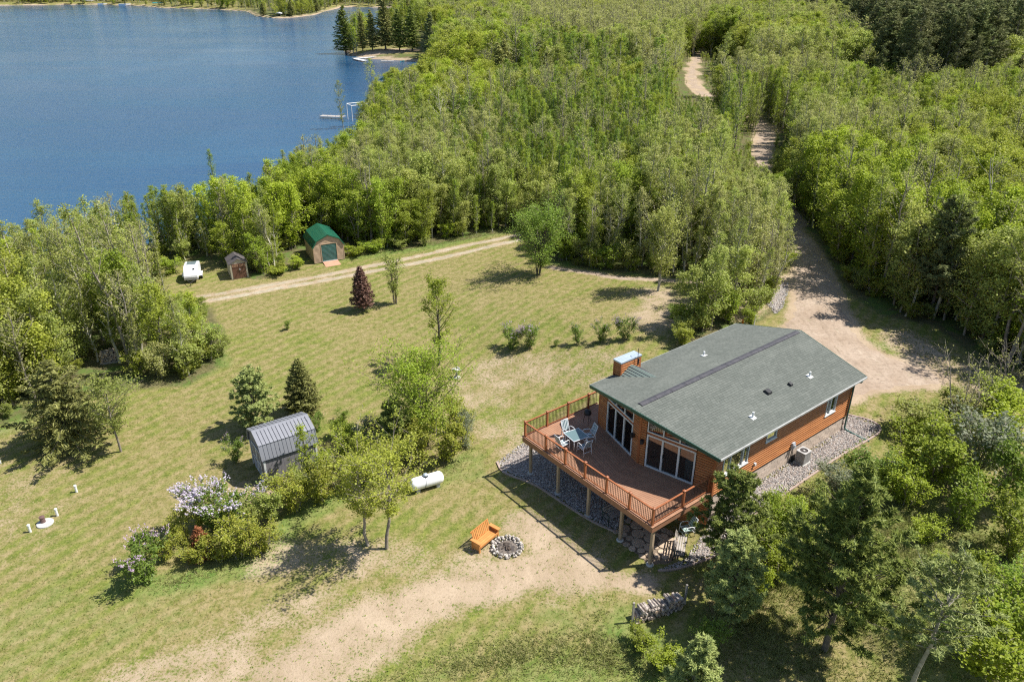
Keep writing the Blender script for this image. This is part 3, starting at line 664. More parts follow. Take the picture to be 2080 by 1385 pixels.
# tall grass along hedges and in the foreground corner
X, Y, H_, W_ = [], [], [], []
for px, n, h in [([(620, 1400), (760, 1370), (900, 1310), (1080, 1275), (1230, 1235), (1310, 1290), (1400, 1400)], 15000, 0.22), ([(1420, 1200), (1600, 1040), (1790, 950), (1960, 1040), (2120, 1060), (2120, 1400), (1380, 1400), (1400, 1280)], 34000, 0.26),
                 ([(235, 1200), (340, 1205), (470, 1170), (570, 1135), (590, 1075), (560, 1090), (400, 1150)], 9000, 0.22), ([(700, 535), (880, 508), (1048, 476), (1040, 455), (700, 515)], 9000, 0.28),
                 ([(1120, 530), (1290, 560), (1400, 572), (1390, 555), (1120, 515)], 5000, 0.3), ([(600, 1060), (700, 1010), (820, 985), (700, 990)], 3500, 0.25),
                 ([(0, 872), (130, 828), (260, 795), (380, 785), (452, 740), (430, 720), (0, 845)], 9000, 0.2), ([(860, 990), (960, 950), (975, 880), (950, 900)], 3000, 0.2),
                 ([(1360, 690), (1420, 640), (1400, 600), (1340, 660)], 3000, 0.3), ([(1745, 665), (1900, 780), (2080, 850), (2100, 800), (1850, 660)], 8000, 0.2)]:
    a_, b_ = scatter(px, n, int(n + px[0][0])); k = off_hard(a_, b_, -0.1); a_, b_ = a_[k], b_[k]
    R, G, Bm = zone(a_, b_); k = RNG.uniform(size=len(a_)) > R * 1.2; a_, b_ = a_[k], b_[k]
    patchy = smooth_noise(a_, b_, 1.1, 9) * 0.5 + 0.7; edge_ = sstep(poly_sd(a_, b_, onp(px)), 0.0, 1.6); kk = RNG.uniform(size=len(a_)) < (0.25 + 0.75 * edge_) * np.clip(0.65 + 0.6 * smooth_noise(a_, b_, 0.9, 15), 0.15, 1); a_, b_, patchy = a_[kk], b_[kk], (patchy * (0.45 + 0.55 * edge_))[kk]
    X.append(a_); Y.append(b_); H_.append(h * np.clip(patchy, 0.25, 1.4)); W_.append(np.full(len(a_), 0.045))
blades('tall_grass', np.concatenate(X), np.concatenate(Y), np.concatenate(H_), np.concatenate(W_), 'long uncut spring grass at the edges of the lawn', per=3, lean=1.5, mat=m_tall)
# low weeds dotted over the sand
x, y = scatter([(420, 1400), (560, 1250), (900, 1150), (1100, 1040), (1180, 1150), (1320, 1190), (1200, 1240), (1000, 1290), (860, 1400)], 800, 77)
k = off_hard(x, y, -0.2); x, y = x[k], y[k]
rr = np.random.default_rng(5); n = len(x); per = 5
cx_ = np.repeat(x, per) + rr.normal(0, 0.045, n * per); cy_ = np.repeat(y, per) + rr.normal(0, 0.045, n * per)
P = np.stack([cx_, cy_, terrain(cx_, cy_, False) + rr.uniform(0.01, 0.05, n * per)], 1)
V, F = leaf_quads(P, 0.05, rr, up=1.2)
tag(mobj('weeds', quad_mesh('weeds', V, F, [L['deep']], rnd=rr.uniform(0, 1, len(F)))), 'small green weeds dotted over the bare sand', kind='stuff')
# ------------------------------------------------------------------ the house
m_log = M('stained_log_siding', (0.50, 0.20, 0.066), (0.39, 0.145, 0.046), 2.2, 0.5, bump=0.25, bscale=14, stretch=(0.6, 0.6, 6), rnd=0.13)
m_groove = M('wall_core_groove_shade', (0.13, 0.05, 0.022), (0.10, 0.04, 0.018), 4, 0.9)  # wall core coloured dark so the gaps between logs read as shade
m_trim = M('stained_trim', (0.40, 0.145, 0.05), (0.32, 0.105, 0.04), 4, 0.6, rnd=0.08)
m_white = M('white_vinyl', (0.72, 0.73, 0.72), (0.62, 0.64, 0.64), 5, 0.5, dirt=(0.5, 0.5, 0.47))
m_greenfascia = M('dark_green_fascia', (0.020, 0.085, 0.060), (0.015, 0.065, 0.048), 5, 0.5)
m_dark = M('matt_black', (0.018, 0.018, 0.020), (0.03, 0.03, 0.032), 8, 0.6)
m_ridge = M('dark_ridge_vent', (0.045, 0.045, 0.055), (0.075, 0.072, 0.08), 4, 0.8)
m_pvc = M('white_pipe', (0.82, 0.82, 0.80), (0.72, 0.72, 0.70), 9, 0.4)
m_galv = M('pale_blue_metal', (0.42, 0.50, 0.58), (0.55, 0.62, 0.68), 5, 0.4, metal=0.35)
m_wood_in = M('interior_wood', (0.20, 0.10, 0.05), (0.14, 0.07, 0.035), 3, 0.7)
m_curtain = M('blue_grey_curtain', (0.34, 0.45, 0.52), (0.28, 0.38, 0.45), 3, 0.9)
m_block = M('split_face_block', (0.60, 0.49, 0.40), (0.50, 0.405, 0.33), 3, 0.95, bump=0.3, bscale=18, rnd=0.12)
m_mortar = M('mortar', (0.42, 0.38, 0.34), (0.34, 0.31, 0.28), 4, 0.95)
# roof shingles
m_shingle, t, p = newmat('grey_green_shingles')
co = coords(t, 'Object'); a = nd(t, 'ShaderNodeAttribute', attribute_name='rnd')
c_ = mixc(t, a.outputs['Fac'], (0.120, 0.130, 0.115), (0.150, 0.160, 0.142))
bl = noise(t, coords(t, 'Object', (0.35, 1.0, 1), (0, 0, rad(4))), 1.1, 3, 0.6)
c_ = mixc(t, mapr(t, bl, 0.50, 0.66, 0, 0.35), c_, (0.20, 0.21, 0.186))
c_ = mixc(t, mapr(t, noise(t, co, 45, 2), 0.45, 0.7, 0, 0.35), c_, (0.08, 0.10, 0.085))
t.links.new(c_, p.inputs['Base Color']); p.inputs['Roughness'].default_value = 0.92; p.inputs['Specular IOR Level'].default_value = 0.15
# glass: mirrors the sky a little, otherwise clear
m_glass, t, p = newmat('window_glass'); t.nodes.remove(p)
g = nd(t, 'ShaderNodeBsdfGlossy'); g.inputs['Roughness'].default_value = 0.02; tr = nd(t, 'ShaderNodeBsdfTransparent'); tr.inputs[0].default_value = (0.55, 0.62, 0.62, 1)
fr = nd(t, 'ShaderNodeFresnel'); fr.inputs[0].default_value = 1.45; mx = nd(t, 'ShaderNodeMixShader')
t.links.new(mapr(t, fr.outputs[0], 0, 1, 0.02, 1.0), mx.inputs[0]); t.links.new(tr.outputs[0], mx.inputs[1]); t.links.new(g.outputs[0], mx.inputs[2])
t.links.new(mx.outputs[0], [n for n in t.nodes if n.type == 'OUTPUT_MATERIAL'][0].inputs[0])

house = empty('house', (HX, HY, 0), HT, 'log-sided lake house with grey-green shingle roof and glazed prow front', 'house')
DK = 2.62
EAVE, SL, LEN, WID = 5.1, 0.2694, 13.47, 9.28
RF, RB, PR, LF, LB = (0.4, 0.5), (13.0, 0.5), (-0.68, 4.62), (0.4, 8.75), (13.0, 8.75)
def rooftop(a, b): return EAVE + SL * min(b, WID - b)
def wframe(P0, P1):
    d = Vector((P1[0] - P0[0], P1[1] - P0[1])); Ln = d.length; d /= Ln; n = Vector((d.y, -d.x))
    mid = Vector(((P0[0] + P1[0]) / 2 - 6.5, (P0[1] + P1[1]) / 2 - 4.62))
    if n.dot(mid) < 0: n = -n
    return (lambda s, z, q: (P0[0] + d.x * s + n.x * q, P0[1] + d.y * s + n.y * q, z)), Ln
def hexf(mb, f, s0, s1, z0, z1, n0, n1, z1b=None):
    z1b = z1 if z1b is None else z1b
    mb.hexa([f(s0, z0, n0), f(s1, z0, n0), f(s1, z0, n1), f(s0, z0, n1), f(s0, z1, n0), f(s1, z1b, n0), f(s1, z1b, n1), f(s0, z1, n1)])
WALLS = {'right': (RF, RB, 2.38, [(0.58, 2.72, 3.33, 4.50), (4.18, 5.12, 3.94, 4.46), (9.98, 11.02, 3.34, 4.50)]),
         'frontr': (PR, RF, DK - 0.05, [(0.42, 3.22, 2.64, 4.66), (0.42, 3.22, 4.80, 9)]),
         'frontl': (PR, LF, DK - 0.05, [(0.66, 3.38, 2.64, 4.66), (0.66, 3.38, 4.80, 9)]),
         'left': (LF, LB, 1.2, []), 'back': (RB, LB, 1.2, [])}
logn = 0
for wn_, (P0, P1, zb, ops) in WALLS.items():
    f, Ln = wframe(P0, P1)
    top = lambda s: rooftop(0, P0[1] + (P1[1] - P0[1]) * s / Ln) - 0.21
    wall = MB()
    cuts = sorted({0, Ln} | {o[0] for o in ops} | {o[1] for o in ops} | ({Ln / 2} if wn_ == 'back' else set()))
    for s0, s1 in zip(cuts[:-1], cuts[1:]):
        z = zb if wn_ in ('frontr', 'frontl') else 0.0
        for o in sorted([o for o in ops if o[0] <= s0 + 1e-6 and o[1] >= s1 - 1e-6], key=lambda o: o[2]):
            if o[2] > z: hexf(wall, f, s0, s1, z, o[2], -0.16, 0)
            z = o[3]
        if z < 8: hexf(wall, f, s0, s1, z, top(s0), -0.16, 0, top(s1))
    w = wall.build('wall', m_groove, house)
    ch = 0.15; z = zb
    while z < 6.2:
        zc = z + ch / 2; lo, hi = None, None
        for s in np.linspace(0, Ln, 60):
            if top(s) > z + ch * 0.75:
                lo = s if lo is None else lo; hi = s
        if lo is None: break
        segs = [(max(lo, 0.0), hi)]
        for o in ops:
            if o[2] - 0.06 < zc < o[3] + 0.06:
                segs = [q for a_, b_ in segs for q in ((a_, min(b_, o[0] - 0.05)), (max(a_, o[1] + 0.05), b_)) if q[1] - q[0] > 0.04]
        for a_, b_ in segs:
            lg = MB(); lg.prism([(z + 0.014, 0.0), (z + 0.018, 0.040), (z + 0.045, 0.068), (z + 0.095, 0.074), (z + 0.134, 0.044), (z + 0.142, 0.0)], a_ + 0.06 * (a_ == 0), b_ - 0.06 * (abs(b_ - Ln) < 0.05), lambda p_, q_, n_: f(n_, p_, q_))
            lg.build('log', m_log, w); logn += 1
        z += ch
# corner boards and base trim
for (a_, b_), zb in ((RF, 2.38), (RB, 2.38), (LF, DK), (LB, 2.3), (PR, DK)):
    t_ = MB(); t_.box(a_ - 0.07, a_ + 0.07, b_ - 0.07, b_ + 0.07, zb, rooftop(a_, b_) - 0.23); t_.build('corner_board', m_trim, house)
f, Ln = wframe(RF, RB)
t_ = MB(); hexf(t_, f, 0.02, Ln - 0.02, 2.30, 2.375, 0.0, 0.035); t_.build('base_flashing', m_dark, house)
# split-face block foundation
fd = MB(); hexf(fd, f, 0.0, Ln, 0.0, 2.30, -0.2, 0.0); fd = fd.build('foundation', m_mortar, house)
bmesh_blk = MB(); bmesh_blk.box(0.006, 0.394, -0.024, 0.0, 0.006, 0.194)
blk = bmesh_blk.mesh('block', [m_block])
for r_ in range(6):
    z = 2.29 - 0.2 * (r_ + 1); off = 0.2 * (r_ % 2)
    for k in range(31):
        s = k * 0.4 + off
        if s + 0.4 > Ln: continue
        o = mobj('block', blk, fd, (RF[0] + s, RF[1], z)); o.scale = (1, random.uniform(0.8, 1.5), 1)
# lower storey front under the deck
for P0, P1 in ((PR, RF), (PR, LF)):
    f, Ln = wframe(P0, P1); wl_ = MB(); hexf(wl_, f, 0, Ln, -0.1, DK - 0.32, -0.16, 0); w = wl_.build('lower_wall', m_trim, house)
    o = (0.7, 2.6) if P1 is RF else (1.2, 2.6)
    for k in range(15):
        z = 0.03 + 0.15 * k
        for a_, b_ in ((0.05, o[0] - 0.05), (o[1] + 0.05, Ln - 0.05)):
            lg = MB(); lg.prism([(z, 0), (z + 0.012, 0.03), (z + 0.045, 0.055), (z + 0.10, 0.055), (z + 0.135, 0.03), (z + 0.145, 0)], a_, b_, lambda p_, q_, n_: f(n_, p_, q_)); lg.build('log', m_log, w)
    dr = MB()
    hexf(dr, f, o[0], o[1], 0.0, 0.08, 0.0, 0.07); hexf(dr, f, o[0], o[1], 2.02, 2.1, 0.0, 0.07)
    for s in (o[0], (o[0] + o[1]) / 2 - 0.04, o[1] - 0.08): hexf(dr, f, s, s + 0.08, 0.08, 2.02, 0.0, 0.07)
    d_ = dr.build('lower_patio_door', m_white, house)
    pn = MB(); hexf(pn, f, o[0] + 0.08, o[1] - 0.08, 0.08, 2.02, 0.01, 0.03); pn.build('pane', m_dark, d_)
# windows and patio doors
def framed(name, f, s0, s1, z0, z1, mull, fw=0.07, mat=None, depth=(-0.03, 0.075), parent=house, top=None, sill=False):
    mat = mat or m_white; mb = MB(); tp = top or (lambda s: z1)
    hexf(mb, f, s0, s1, z0, z0 + fw, *depth)
    def vert(s, w_): hexf(mb, f, s, s + w_, z0 + fw, tp(s) - fw, depth[0], depth[1], tp(s + w_) - fw)
    vert(s0, fw); vert(s1 - fw, fw)
    for m_ in mull: vert(m_ - fw * 0.6, fw * 1.2)
    n = 6; ss = np.linspace(s0, s1, n + 1)
    for a_, b_ in zip(ss[:-1], ss[1:]):
        mb.hexa([f(a_, tp(a_) - fw, depth[0]), f(b_, tp(b_) - fw, depth[0]), f(b_, tp(b_) - fw, depth[1]), f(a_, tp(a_) - fw, depth[1]), f(a_, tp(a_), depth[0]), f(b_, tp(b_), depth[0]), f(b_, tp(b_), depth[1]), f(a_, tp(a_), depth[1])])
    fo = mb.build(name, mat, parent)
    edges = [s0 + fw] + [x for m_ in mull for x in (m_ - fw * 0.6, m_ + fw * 0.6)] + [s1 - fw]
    for a_, b_ in zip(edges[::2], edges[1::2]):
        g_ = MB(); g_.hexa([f(a_, z0 + fw, 0.0), f(b_, z0 + fw, 0.0), f(b_, z0 + fw, 0.012), f(a_, z0 + fw, 0.012), f(a_, tp(a_) - fw, 0.0), f(b_, tp(b_) - fw, 0.0), f(b_, tp(b_) - fw, 0.012), f(a_, tp(a_) - fw, 0.012)])
        g_.build('pane', m_glass, fo)
    if sill:
        s_ = MB(); hexf(s_, f, s0 - 0.04, s1 + 0.04, z0 - 0.05, z0, 0.0, 0.11); s_.build('sill', mat, fo)
    return fo
f, Ln = wframe(RF, RB)
framed('window', f, 0.58, 2.72, 3.33, 4.50, [1.17, 2.22], sill=True)
framed('window', f, 4.18, 5.12, 3.94, 4.46, [], sill=True)
framed('window', f, 9.98, 11.02, 3.34, 4.50, [10.4], sill=True)
for P1, s0, s1, cu in ((RF, 0.42, 3.22, 2.62), (LF, 0.66, 3.38, 2.75)):
    f, Ln = wframe(PR, P1)
    tw = (s1 - s0) / 3
    d_ = framed('patio_door', f, s0, s1, 2.64, 4.66, [s0 + tw, s0 + 2 * tw], fw=0.085)
    hd = MB(); hexf(hd, f, s0 + tw + 0.06, s0 + tw + 0.085, 3.55, 3.8, 0.075, 0.11); hd.build('handle', m_dark, d_)
    tp = lambda s, P1=P1, Ln=Ln: rooftop(0, PR[1] + (P1[1] - PR[1]) * s / Ln) - 0.25
    framed('transom_window', f, s0, s1, 4.80, 9, [s0 + tw, s0 + 2 * tw], fw=0.06, top=tp)
    b_ = MB(); hexf(b_, f, s0, s1, 4.66, 4.80, -0.1, 0.05); b_.build('header_board', m_trim, house)
    c_ = MB(); n = 9
    for k in range(n):
        a0 = cu + 0.42 * k / n; a1 = cu + 0.42 * (k + 1) / n
        c_.hexa([f(a0, 2.74, -0.16 - 0.03 * (k % 2)), f(a1, 2.74, -0.13 - 0.03 * (k % 2)), f(a1, 2.74, -0.15), f(a0, 2.74, -0.15), f(a0, 4.6, -0.16 - 0.03 * (k % 2)), f(a1, 4.6, -0.13 - 0.03 * (k % 2)), f(a1, 4.6, -0.15), f(a0, 4.6, -0.15)])
    c_.build('curtain', m_curtain, house)
    # wall lamp beside each door
    sl = s0 - 0.2
    lp = MB(); hexf(lp, f, sl - 0.05, sl + 0.05, 4.0, 4.2, 0.05, 0.08); hexf(lp, f, sl - 0.07, sl + 0.07, 4.02, 4.22, 0.14, 0.28); hexf(lp, f, sl - 0.09, sl + 0.09, 4.22, 4.26, 0.12, 0.30); hexf(lp, f, sl - 0.02, sl + 0.02, 4.1, 4.14, 0.08, 0.14)
    lp.build('wall_lamp', m_dark, house)
fl = MB(); fl.prism([(PR[0] + 0.2, PR[1]), (0.58, 0.68), (12.8, 0.68), (12.8, 8.6), (0.58, 8.6)], 2.5, 2.60); fl.build('interior_floor', m_wood_in, house)
iw = MB(); iw.box(7.0, 7.1, 0.68, 8.6, 2.61, 4.9); iw.build('interior_wall', m_wood_in, house)
m_gut = M('off_white_gutter', (0.50, 0.50, 0.48), (0.40, 0.40, 0.385), 3, 0.5, dirt=(0.28, 0.27, 0.25))
# roof slabs, shingles, fascia
rf = MB()
for sgn in (0, 1):
    Bf = (lambda b: b) if sgn == 0 else (lambda b: WID - b)
    P = [(0, 0), (LEN, 0), (LEN, WID / 2), (-1.5, WID / 2)]
    tp = [(a_, Bf(b_), rooftop(0, b_)) for a_, b_ in P]; bt = [(a_, b_, z - 0.17) for a_, b_, z in tp]
    n = len(rf.v)
    if sgn: tp, bt = tp[::-1], bt[::-1]
    rf.v += bt + tp
    rf.f += [(n + 3, n + 2, n + 1, n), (n + 4, n + 5, n + 6, n + 7)] + [(n + i, n + (i + 1) % 4, n + 4 + (i + 1) % 4, n + 4 + i) for i in range(4)]; rf.r += [0] * 6
roof = rf.build('roof', m_greenfascia, house)
sh = MB(); rows = 33; rs = random.Random(5)
for side in (0, 1):
    Y = (lambda b: b) if side == 0 else (lambda b: WID - b)
    for r_ in range(rows):
        b0 = WID / 2 * r_ / rows; b1 = WID / 2 * (r_ + 1) / rows
        af = -1.5 * (b0 + b1) / 2 / (WID / 2) + 0.012; x = af; off = rs.uniform(0.05, 0.33)
        first = True
        while x < LEN - 0.01:
            w_ = off if first else 0.33; first = False
            x1 = min(LEN - 0.005, x + w_)
            zl = rooftop(0, b0) + 0.022 + rs.uniform(0, 0.006); zh = rooftop(0, b1) + 0.008; r = rs.random() ** 1.3
            if side == 0:
                q = [(x, b0 - 0.01, zl), (x1 - 0.008, b0 - 0.01, zl), (x1 - 0.008, b1, zh), (x, b1, zh)]
                e = [(x, b0 - 0.01, zl - 0.016), (x1 - 0.008, b0 - 0.01, zl - 0.016), (x1 - 0.008, b0 - 0.01, zl), (x, b0 - 0.01, zl)]
            else:
                q = [(x, Y(b1), zh), (x1 - 0.008, Y(b1), zh), (x1 - 0.008, Y(b0) + 0.01, zl), (x, Y(b0) + 0.01, zl)]
                e = [(x1 - 0.008, Y(b0) + 0.01, zl - 0.016), (x, Y(b0) + 0.01, zl - 0.016), (x, Y(b0) + 0.01, zl), (x1 - 0.008, Y(b0) + 0.01, zl)]
            sh.face(q, r); sh.face(e, r * 0.6)
            x = x1
tag(sh.build('shingles', m_shingle, roof, rnd=True), kind='stuff')
for side in (0, 1):
    yb = lambda b: b if side == 0 else WID - b
    fa = MB(); fa.bar((-0.02, yb(-0.0), EAVE - 0.075), (-1.53, WID / 2, rooftop(0, WID / 2) - 0.075), 0.045, 0.19); fa.build('rake_fascia', m_greenfascia, roof)
    fa = MB(); fa.bar((LEN + 0.02, yb(0), EAVE - 0.075), (LEN + 0.02, WID / 2, rooftop(0, WID / 2) - 0.075), 0.045, 0.19); fa.build('rake_fascia', m_greenfascia, roof)
g_ = MB(); g_.box(0.0, LEN, -0.07, -0.005, EAVE - 0.09, EAVE + 0.008); g_.build('gutter', m_gut, roof)
for a0, a1 in ((0.0, 1.88), (3.58, LEN)):
    g_ = MB(); g_.box(a0, a1, WID + 0.005, WID + 0.05, EAVE - 0.08, EAVE + 0.008); g_.build('gutter', m_gut, roof)
rv = MB()
for k in range(12):
    a0 = -0.9 + k * 1.1725; zr_ = rooftop(0, WID / 2)
    for s_ in (-1, 1):
        b0, b1 = WID / 2, WID / 2 + s_ * 0.17
        q = [(a0, b0, zr_ + 0.06), (a0 + 1.155, b0, zr_ + 0.06), (a0 + 1.155, b1, zr_ + 0.015), (a0, b1, zr_ + 0.015)]
        rv.face(q if s_ < 0 else q[::-1]); q2 = [(a0, b1, zr_ + 0.015), (a0 + 1.155, b1, zr_ + 0.015), (a0 + 1.155, b1, zr_ - 0.04), (a0, b1, zr_ - 0.04)]
        rv.face(q2 if s_ < 0 else q2[::-1])
rv.build('ridge_vent', m_ridge, roof)
for a_, b_, h_ in ((4.02, 1.11, 0.34), (10.07, 1.66, 0.32), (7.0, 6.84, 0.28)):
    z = rooftop(0, b_); v_ = MB(); v_.lathe([(0.055, 0), (0.055, h_)], (a_, b_, z), 12); o = v_.build('vent_pipe', m_pvc, roof, smooth=False)
    fl_ = MB(); s_ = SL * (1 if b_ < 4.6 else -1)
    fl_.hexa([(a_ + x_, b_ + y_, z + y_ * s_ + k_) for k_ in (0.02, 0.035) for x_, y_ in ((-0.16, -0.16), (0.16, -0.16), (0.16, 0.16), (-0.16, 0.16))]); fl_.build('flashing', m_pvc, o)
for a_, b_, q in ((6.49, 1.98, 0.20), (8.29, 1.75, 0.13)):
    z = rooftop(0, b_) + 0.02; v_ = MB()
    v_.hexa([(a_ - q, b_ - q, z - q * SL), (a_ + q, b_ - q, z - q * SL), (a_ + q, b_ + q, z + q * SL), (a_ - q, b_ + q, z + q * SL), (a_ - q * .8, b_ - q * .9, z + 0.10), (a_ + q * .8, b_ - q * .9, z + 0.10), (a_ + q * .8, b_ + q * .5, z + 0.17), (a_ - q * .8, b_ + q * .5, z + 0.17)])
    v_.build('box_vent', m_dark, roof, bevel=0.02)
# chimney chase with cricket
ch_ = MB(); ch_.box(1.94, 3.51, 8.77, 9.29, 0.9, 6.12); chim = ch_.build('chimney', m_trim, house)
for face in range(4):
    P0, P1 = [((1.94, 8.77), (3.51, 8.77)), ((3.51, 9.29), (1.94, 9.29)), ((1.94, 9.29), (1.94, 8.77)), ((3.51, 8.77), (3.51, 9.29))][face]
    d = Vector((P1[0] - P0[0], P1[1] - P0[1])); ln = d.length; d /= ln; n_ = Vector((d.y, -d.x))
    fz = lambda p_, q_, s_: (P0[0] + d.x * s_ + n_.x * q_, P0[1] + d.y * s_ + n_.y * q_, p_)
    for k in range(6 if face != 1 else 20):
        z = 5.97 - 0.15 * k; lg = MB(); lg.prism([(z, 0), (z + 0.012, 0.03), (z + 0.045, 0.055), (z + 0.10, 0.055), (z + 0.135, 0.03), (z + 0.145, 0)], 0.06, ln - 0.06, fz); lg.build('log', m_log, chim)
for a_, b_ in ((1.94, 8.77), (3.51, 8.77), (1.94, 9.29), (3.51, 9.29)):
    t_ = MB(); t_.box(a_ - 0.055, a_ + 0.055, b_ - 0.055, b_ + 0.055, 5.0, 6.10); t_.build('corner_board', m_trim, chim)
cp = MB(); cp.box(1.86, 3.59, 8.69, 9.37, 6.121, 6.17); cp.box(1.88, 3.57, 8.71, 9.35, 6.06, 6.121); cp.build('chimney_cap', m_galv, chim)
cp = MB(); cp.box(2.9, 3.25, 8.85, 9.0, 6.17, 6.20); cp.build('cap_hatch', m_galv, chim)
an = MB(); an.tube([(3.15, 8.62, 5.55), (3.15, 8.62, 6.75)], 0.018, 6); an.tube([(3.15, 8.55, 5.75), (3.15, 8.55, 6.1)], 0.04, 6); an.build('antenna', m_dark, chim)
ck = MB(); zt = 5.80; bt_ = WID - (zt - EAVE) / SL
A0, A1, Ac = 1.80, 3.64, 2.72; zb0 = rooftop(0, 8.72)
ck.face([(A0, 8.72, zb0 + 0.01), (Ac, bt_, zt + 0.02), (Ac, 8.72, zt)][::-1]); ck.face([(A1, 8.72, zb0 + 0.01), (Ac, 8.72, zt), (Ac, bt_, zt + 0.02)][::-1]); ck.face([(A0, 8.72, zb0), (Ac, 8.72, zt), (A1, 8.72, zb0)])
ckm = M('cricket_shingles', (0.20, 0.25, 0.22), (0.15, 0.19, 0.165), 12, 0.9)
ck = ck.build('cricket', ckm, roof)
for s_, A in ((0, A0), (1, A1)):
    for k in range(1, 6):
        q = k / 6; l_ = MB(); pa = Vector((A + (Ac - A) * q, 8.72, zb0 + (zt - zb0) * q + 0.012)); b_end = 8.72 + (bt_ - 8.72) * q; pb = Vector((A + (Ac - A) * q, b_end + 0.05, zb0 + (zt - zb0) * q + 0.018))
        l_.bar(pa, pb, 0.03, 0.014); l_.build('shingle_course', m_ridge, ck)
# downspout, meter, tap
dk = MB(); x_, y_ = 13.0, 0.36
dk.tube([(12.98, -0.05, 5.0), (12.98, 0.0, 4.88), (12.98, 0.36, 4.72), (12.98, 0.37, 1.6), (12.98, 0.30, 1.50), (12.98, 0.0, 1.45), (12.98, -1.25, 1.43)], 0.052, 8); dk.build('downspout', M('green_metal', (0.05, 0.14, 0.12), (0.04, 0.11, 0.10), 5, 0.4), house, smooth=True)
f, Ln = wframe(RF, RB)
mt = MB(); hexf(mt, f, 6.86, 7.10, 2.42, 2.80, 0.06, 0.18); mt.tube([f(6.98, 2.62, 0.18), f(6.98, 2.62, 0.26)], 0.09, 12); mt.build('electric_meter', M('meter_grey', (0.45, 0.47, 0.5), (0.38, 0.4, 0.43), 6, 0.5), house)
mt = MB(); mt.tube([f(6.94, 2.42, 0.12), f(6.94, 1.4, 0.10)], 0.025, 6); mt.tube([f(7.03, 2.42, 0.12), f(7.06, 1.9, 0.12), f(7.3, 1.5, 0.2)], 0.02, 6); hexf(mt, f, 7.15, 7.35, 1.45, 1.75, 0.03, 0.14); mt.build('conduit', m_dark, house)
mt = MB(); hexf(mt, f, 3.36, 3.48, 2.84, 2.98, 0.05, 0.16); mt.build('dryer_vent', m_white, house)

# ------------------------------------------------------------------ deck
m_deck = M('brown_composite_deck', (0.37, 0.20, 0.12), (0.31, 0.165, 0.10), 2.0, 0.6, bump=0.15, bscale=20, stretch=(1, 1, 1), rnd=0.09)
m_rim = M('brown_rim_board', (0.33, 0.165, 0.095), (0.28, 0.135, 0.075), 3, 0.65)
m_post = M('rust_brown_railing', (0.36, 0.125, 0.05), (0.29, 0.10, 0.04), 3, 0.55, rnd=0.06)
m_balu = M('dark_bronze_baluster', (0.055, 0.032, 0.022), (0.045, 0.026, 0.018), 3, 0.45)
m_timber = M('weathered_post', (0.44, 0.33, 0.22), (0.35, 0.26, 0.17), 3, 0.85, bump=0.3, stretch=(3, 3, 0.5), rnd=0.08)
m_conc = M('concrete', (0.52, 0.51, 0.48), (0.42, 0.41, 0.39), 6, 0.9, bump=0.3)
deck = empty('deck', (HX, HY, 0), HT, 'raised brown deck with dark balusters wrapped round the glazed end of the house', 'deck')
def clip(poly, nx_, ny_, c):
    out = []
    for i in range(len(poly)):
        a_, b_ = poly[i], poly[(i + 1) % len(poly)]; da = nx_ * a_[0] + ny_ * a_[1] - c; db = nx_ * b_[0] + ny_ * b_[1] - c
        if da >= 0: out.append(a_)
        if (da > 0) != (db > 0) and abs(da - db) > 1e-9:
            k = da / (da - db); out.append((a_[0] + (b_[0] - a_[0]) * k, a_[1] + (b_[1] - a_[1]) * k))
    return out
XO, XR, XL = -3.97, 0.53, 10.45
zones = [([(XO, XR), (0.46, XR), (PR[0] - 0.07, PR[1]), (XO, PR[1])], Vector((1.08, -4.12)).normalized()),
         ([(XO, PR[1] + 0.02), (PR[0] - 0.07, PR[1] + 0.02), (0.36, 8.77), (XO, 8.77)], Vector((-1.08, -4.13)).normalized()),
         ([(XO, 8.80), (1.86, 8.80), (1.86, XL), (XO, XL)], Vector((0.0, -1.0)))]
nb_ = 0
for poly, d in zones:
    n_ = Vector((-d.y, d.x)); cs = [n_.x * p_[0] + n_.y * p_[1] for p_ in poly]; c0 = min(cs)
    while c0 < max(cs):
        q = clip(clip(poly, n_.x, n_.y, c0 + 0.005), -n_.x, -n_.y, -(c0 + 0.131))
        if len(q) >= 3:
            ar = sum(q[i][0] * q[(i + 1) % len(q)][1] - q[(i + 1) % len(q)][0] * q[i][1] for i in range(len(q))) / 2
            if ar < 0: q = q[::-1]
            if abs(ar) > 0.01: bd = MB(); bd.prism(q, DK - 0.028, DK + random.uniform(-0.001, 0.001)); bd.build('deck_board', m_deck, deck); nb_ += 1
        c0 += 0.14
for (x0, x1, y0, y1) in ((XO - 0.035, XO, XR - 0.035, XL + 0.035), (XO, 0.33, XR - 0.035, XR), (XO, 1.86, XL, XL + 0.035)):
    r_ = MB(); r_.box(x0, x1, y0, y1, DK - 0.36, DK - 0.03); r_.build('rim_board', m_rim, deck)
    cx0, cx1, cy0, cy1 = (x0 - 0.03, x1, y0 - 0.03, y1 + 0.03) if x1 - x0 < 0.1 else ((x0, x1, y0 - 0.03, y1) if y0 < 5 else (x0, x1, y0, y1 + 0.03))
    r_ = MB(); r_.box(cx0, cx1, cy0, cy1, DK - 0.029, DK + 0.003); r_.build('edge_board', m_deck, deck)
for k in range(13):
    y_ = XR + 0.3 + k * 0.78
    xe = 0.3 if y_ > 8.75 else PR[0] + abs(y_ - PR[1]) * 0.262 - 0.1
    r_ = MB(); r_.box(XO + 0.005, xe, y_ - 0.02, y_ + 0.02, DK - 0.29, DK - 0.03); r_.build('joist', m_timber, deck)
r_ = MB(); r_.box(-3.66, -3.54, 0.56, 10.4, DK - 0.52, DK - 0.295); r_.build('beam', m_timber, deck)
SP = [(-3.6, 10.2), (-3.6, 7.77), (-3.6, 5.3), (-3.6, 2.85), (-3.72, 0.66)]
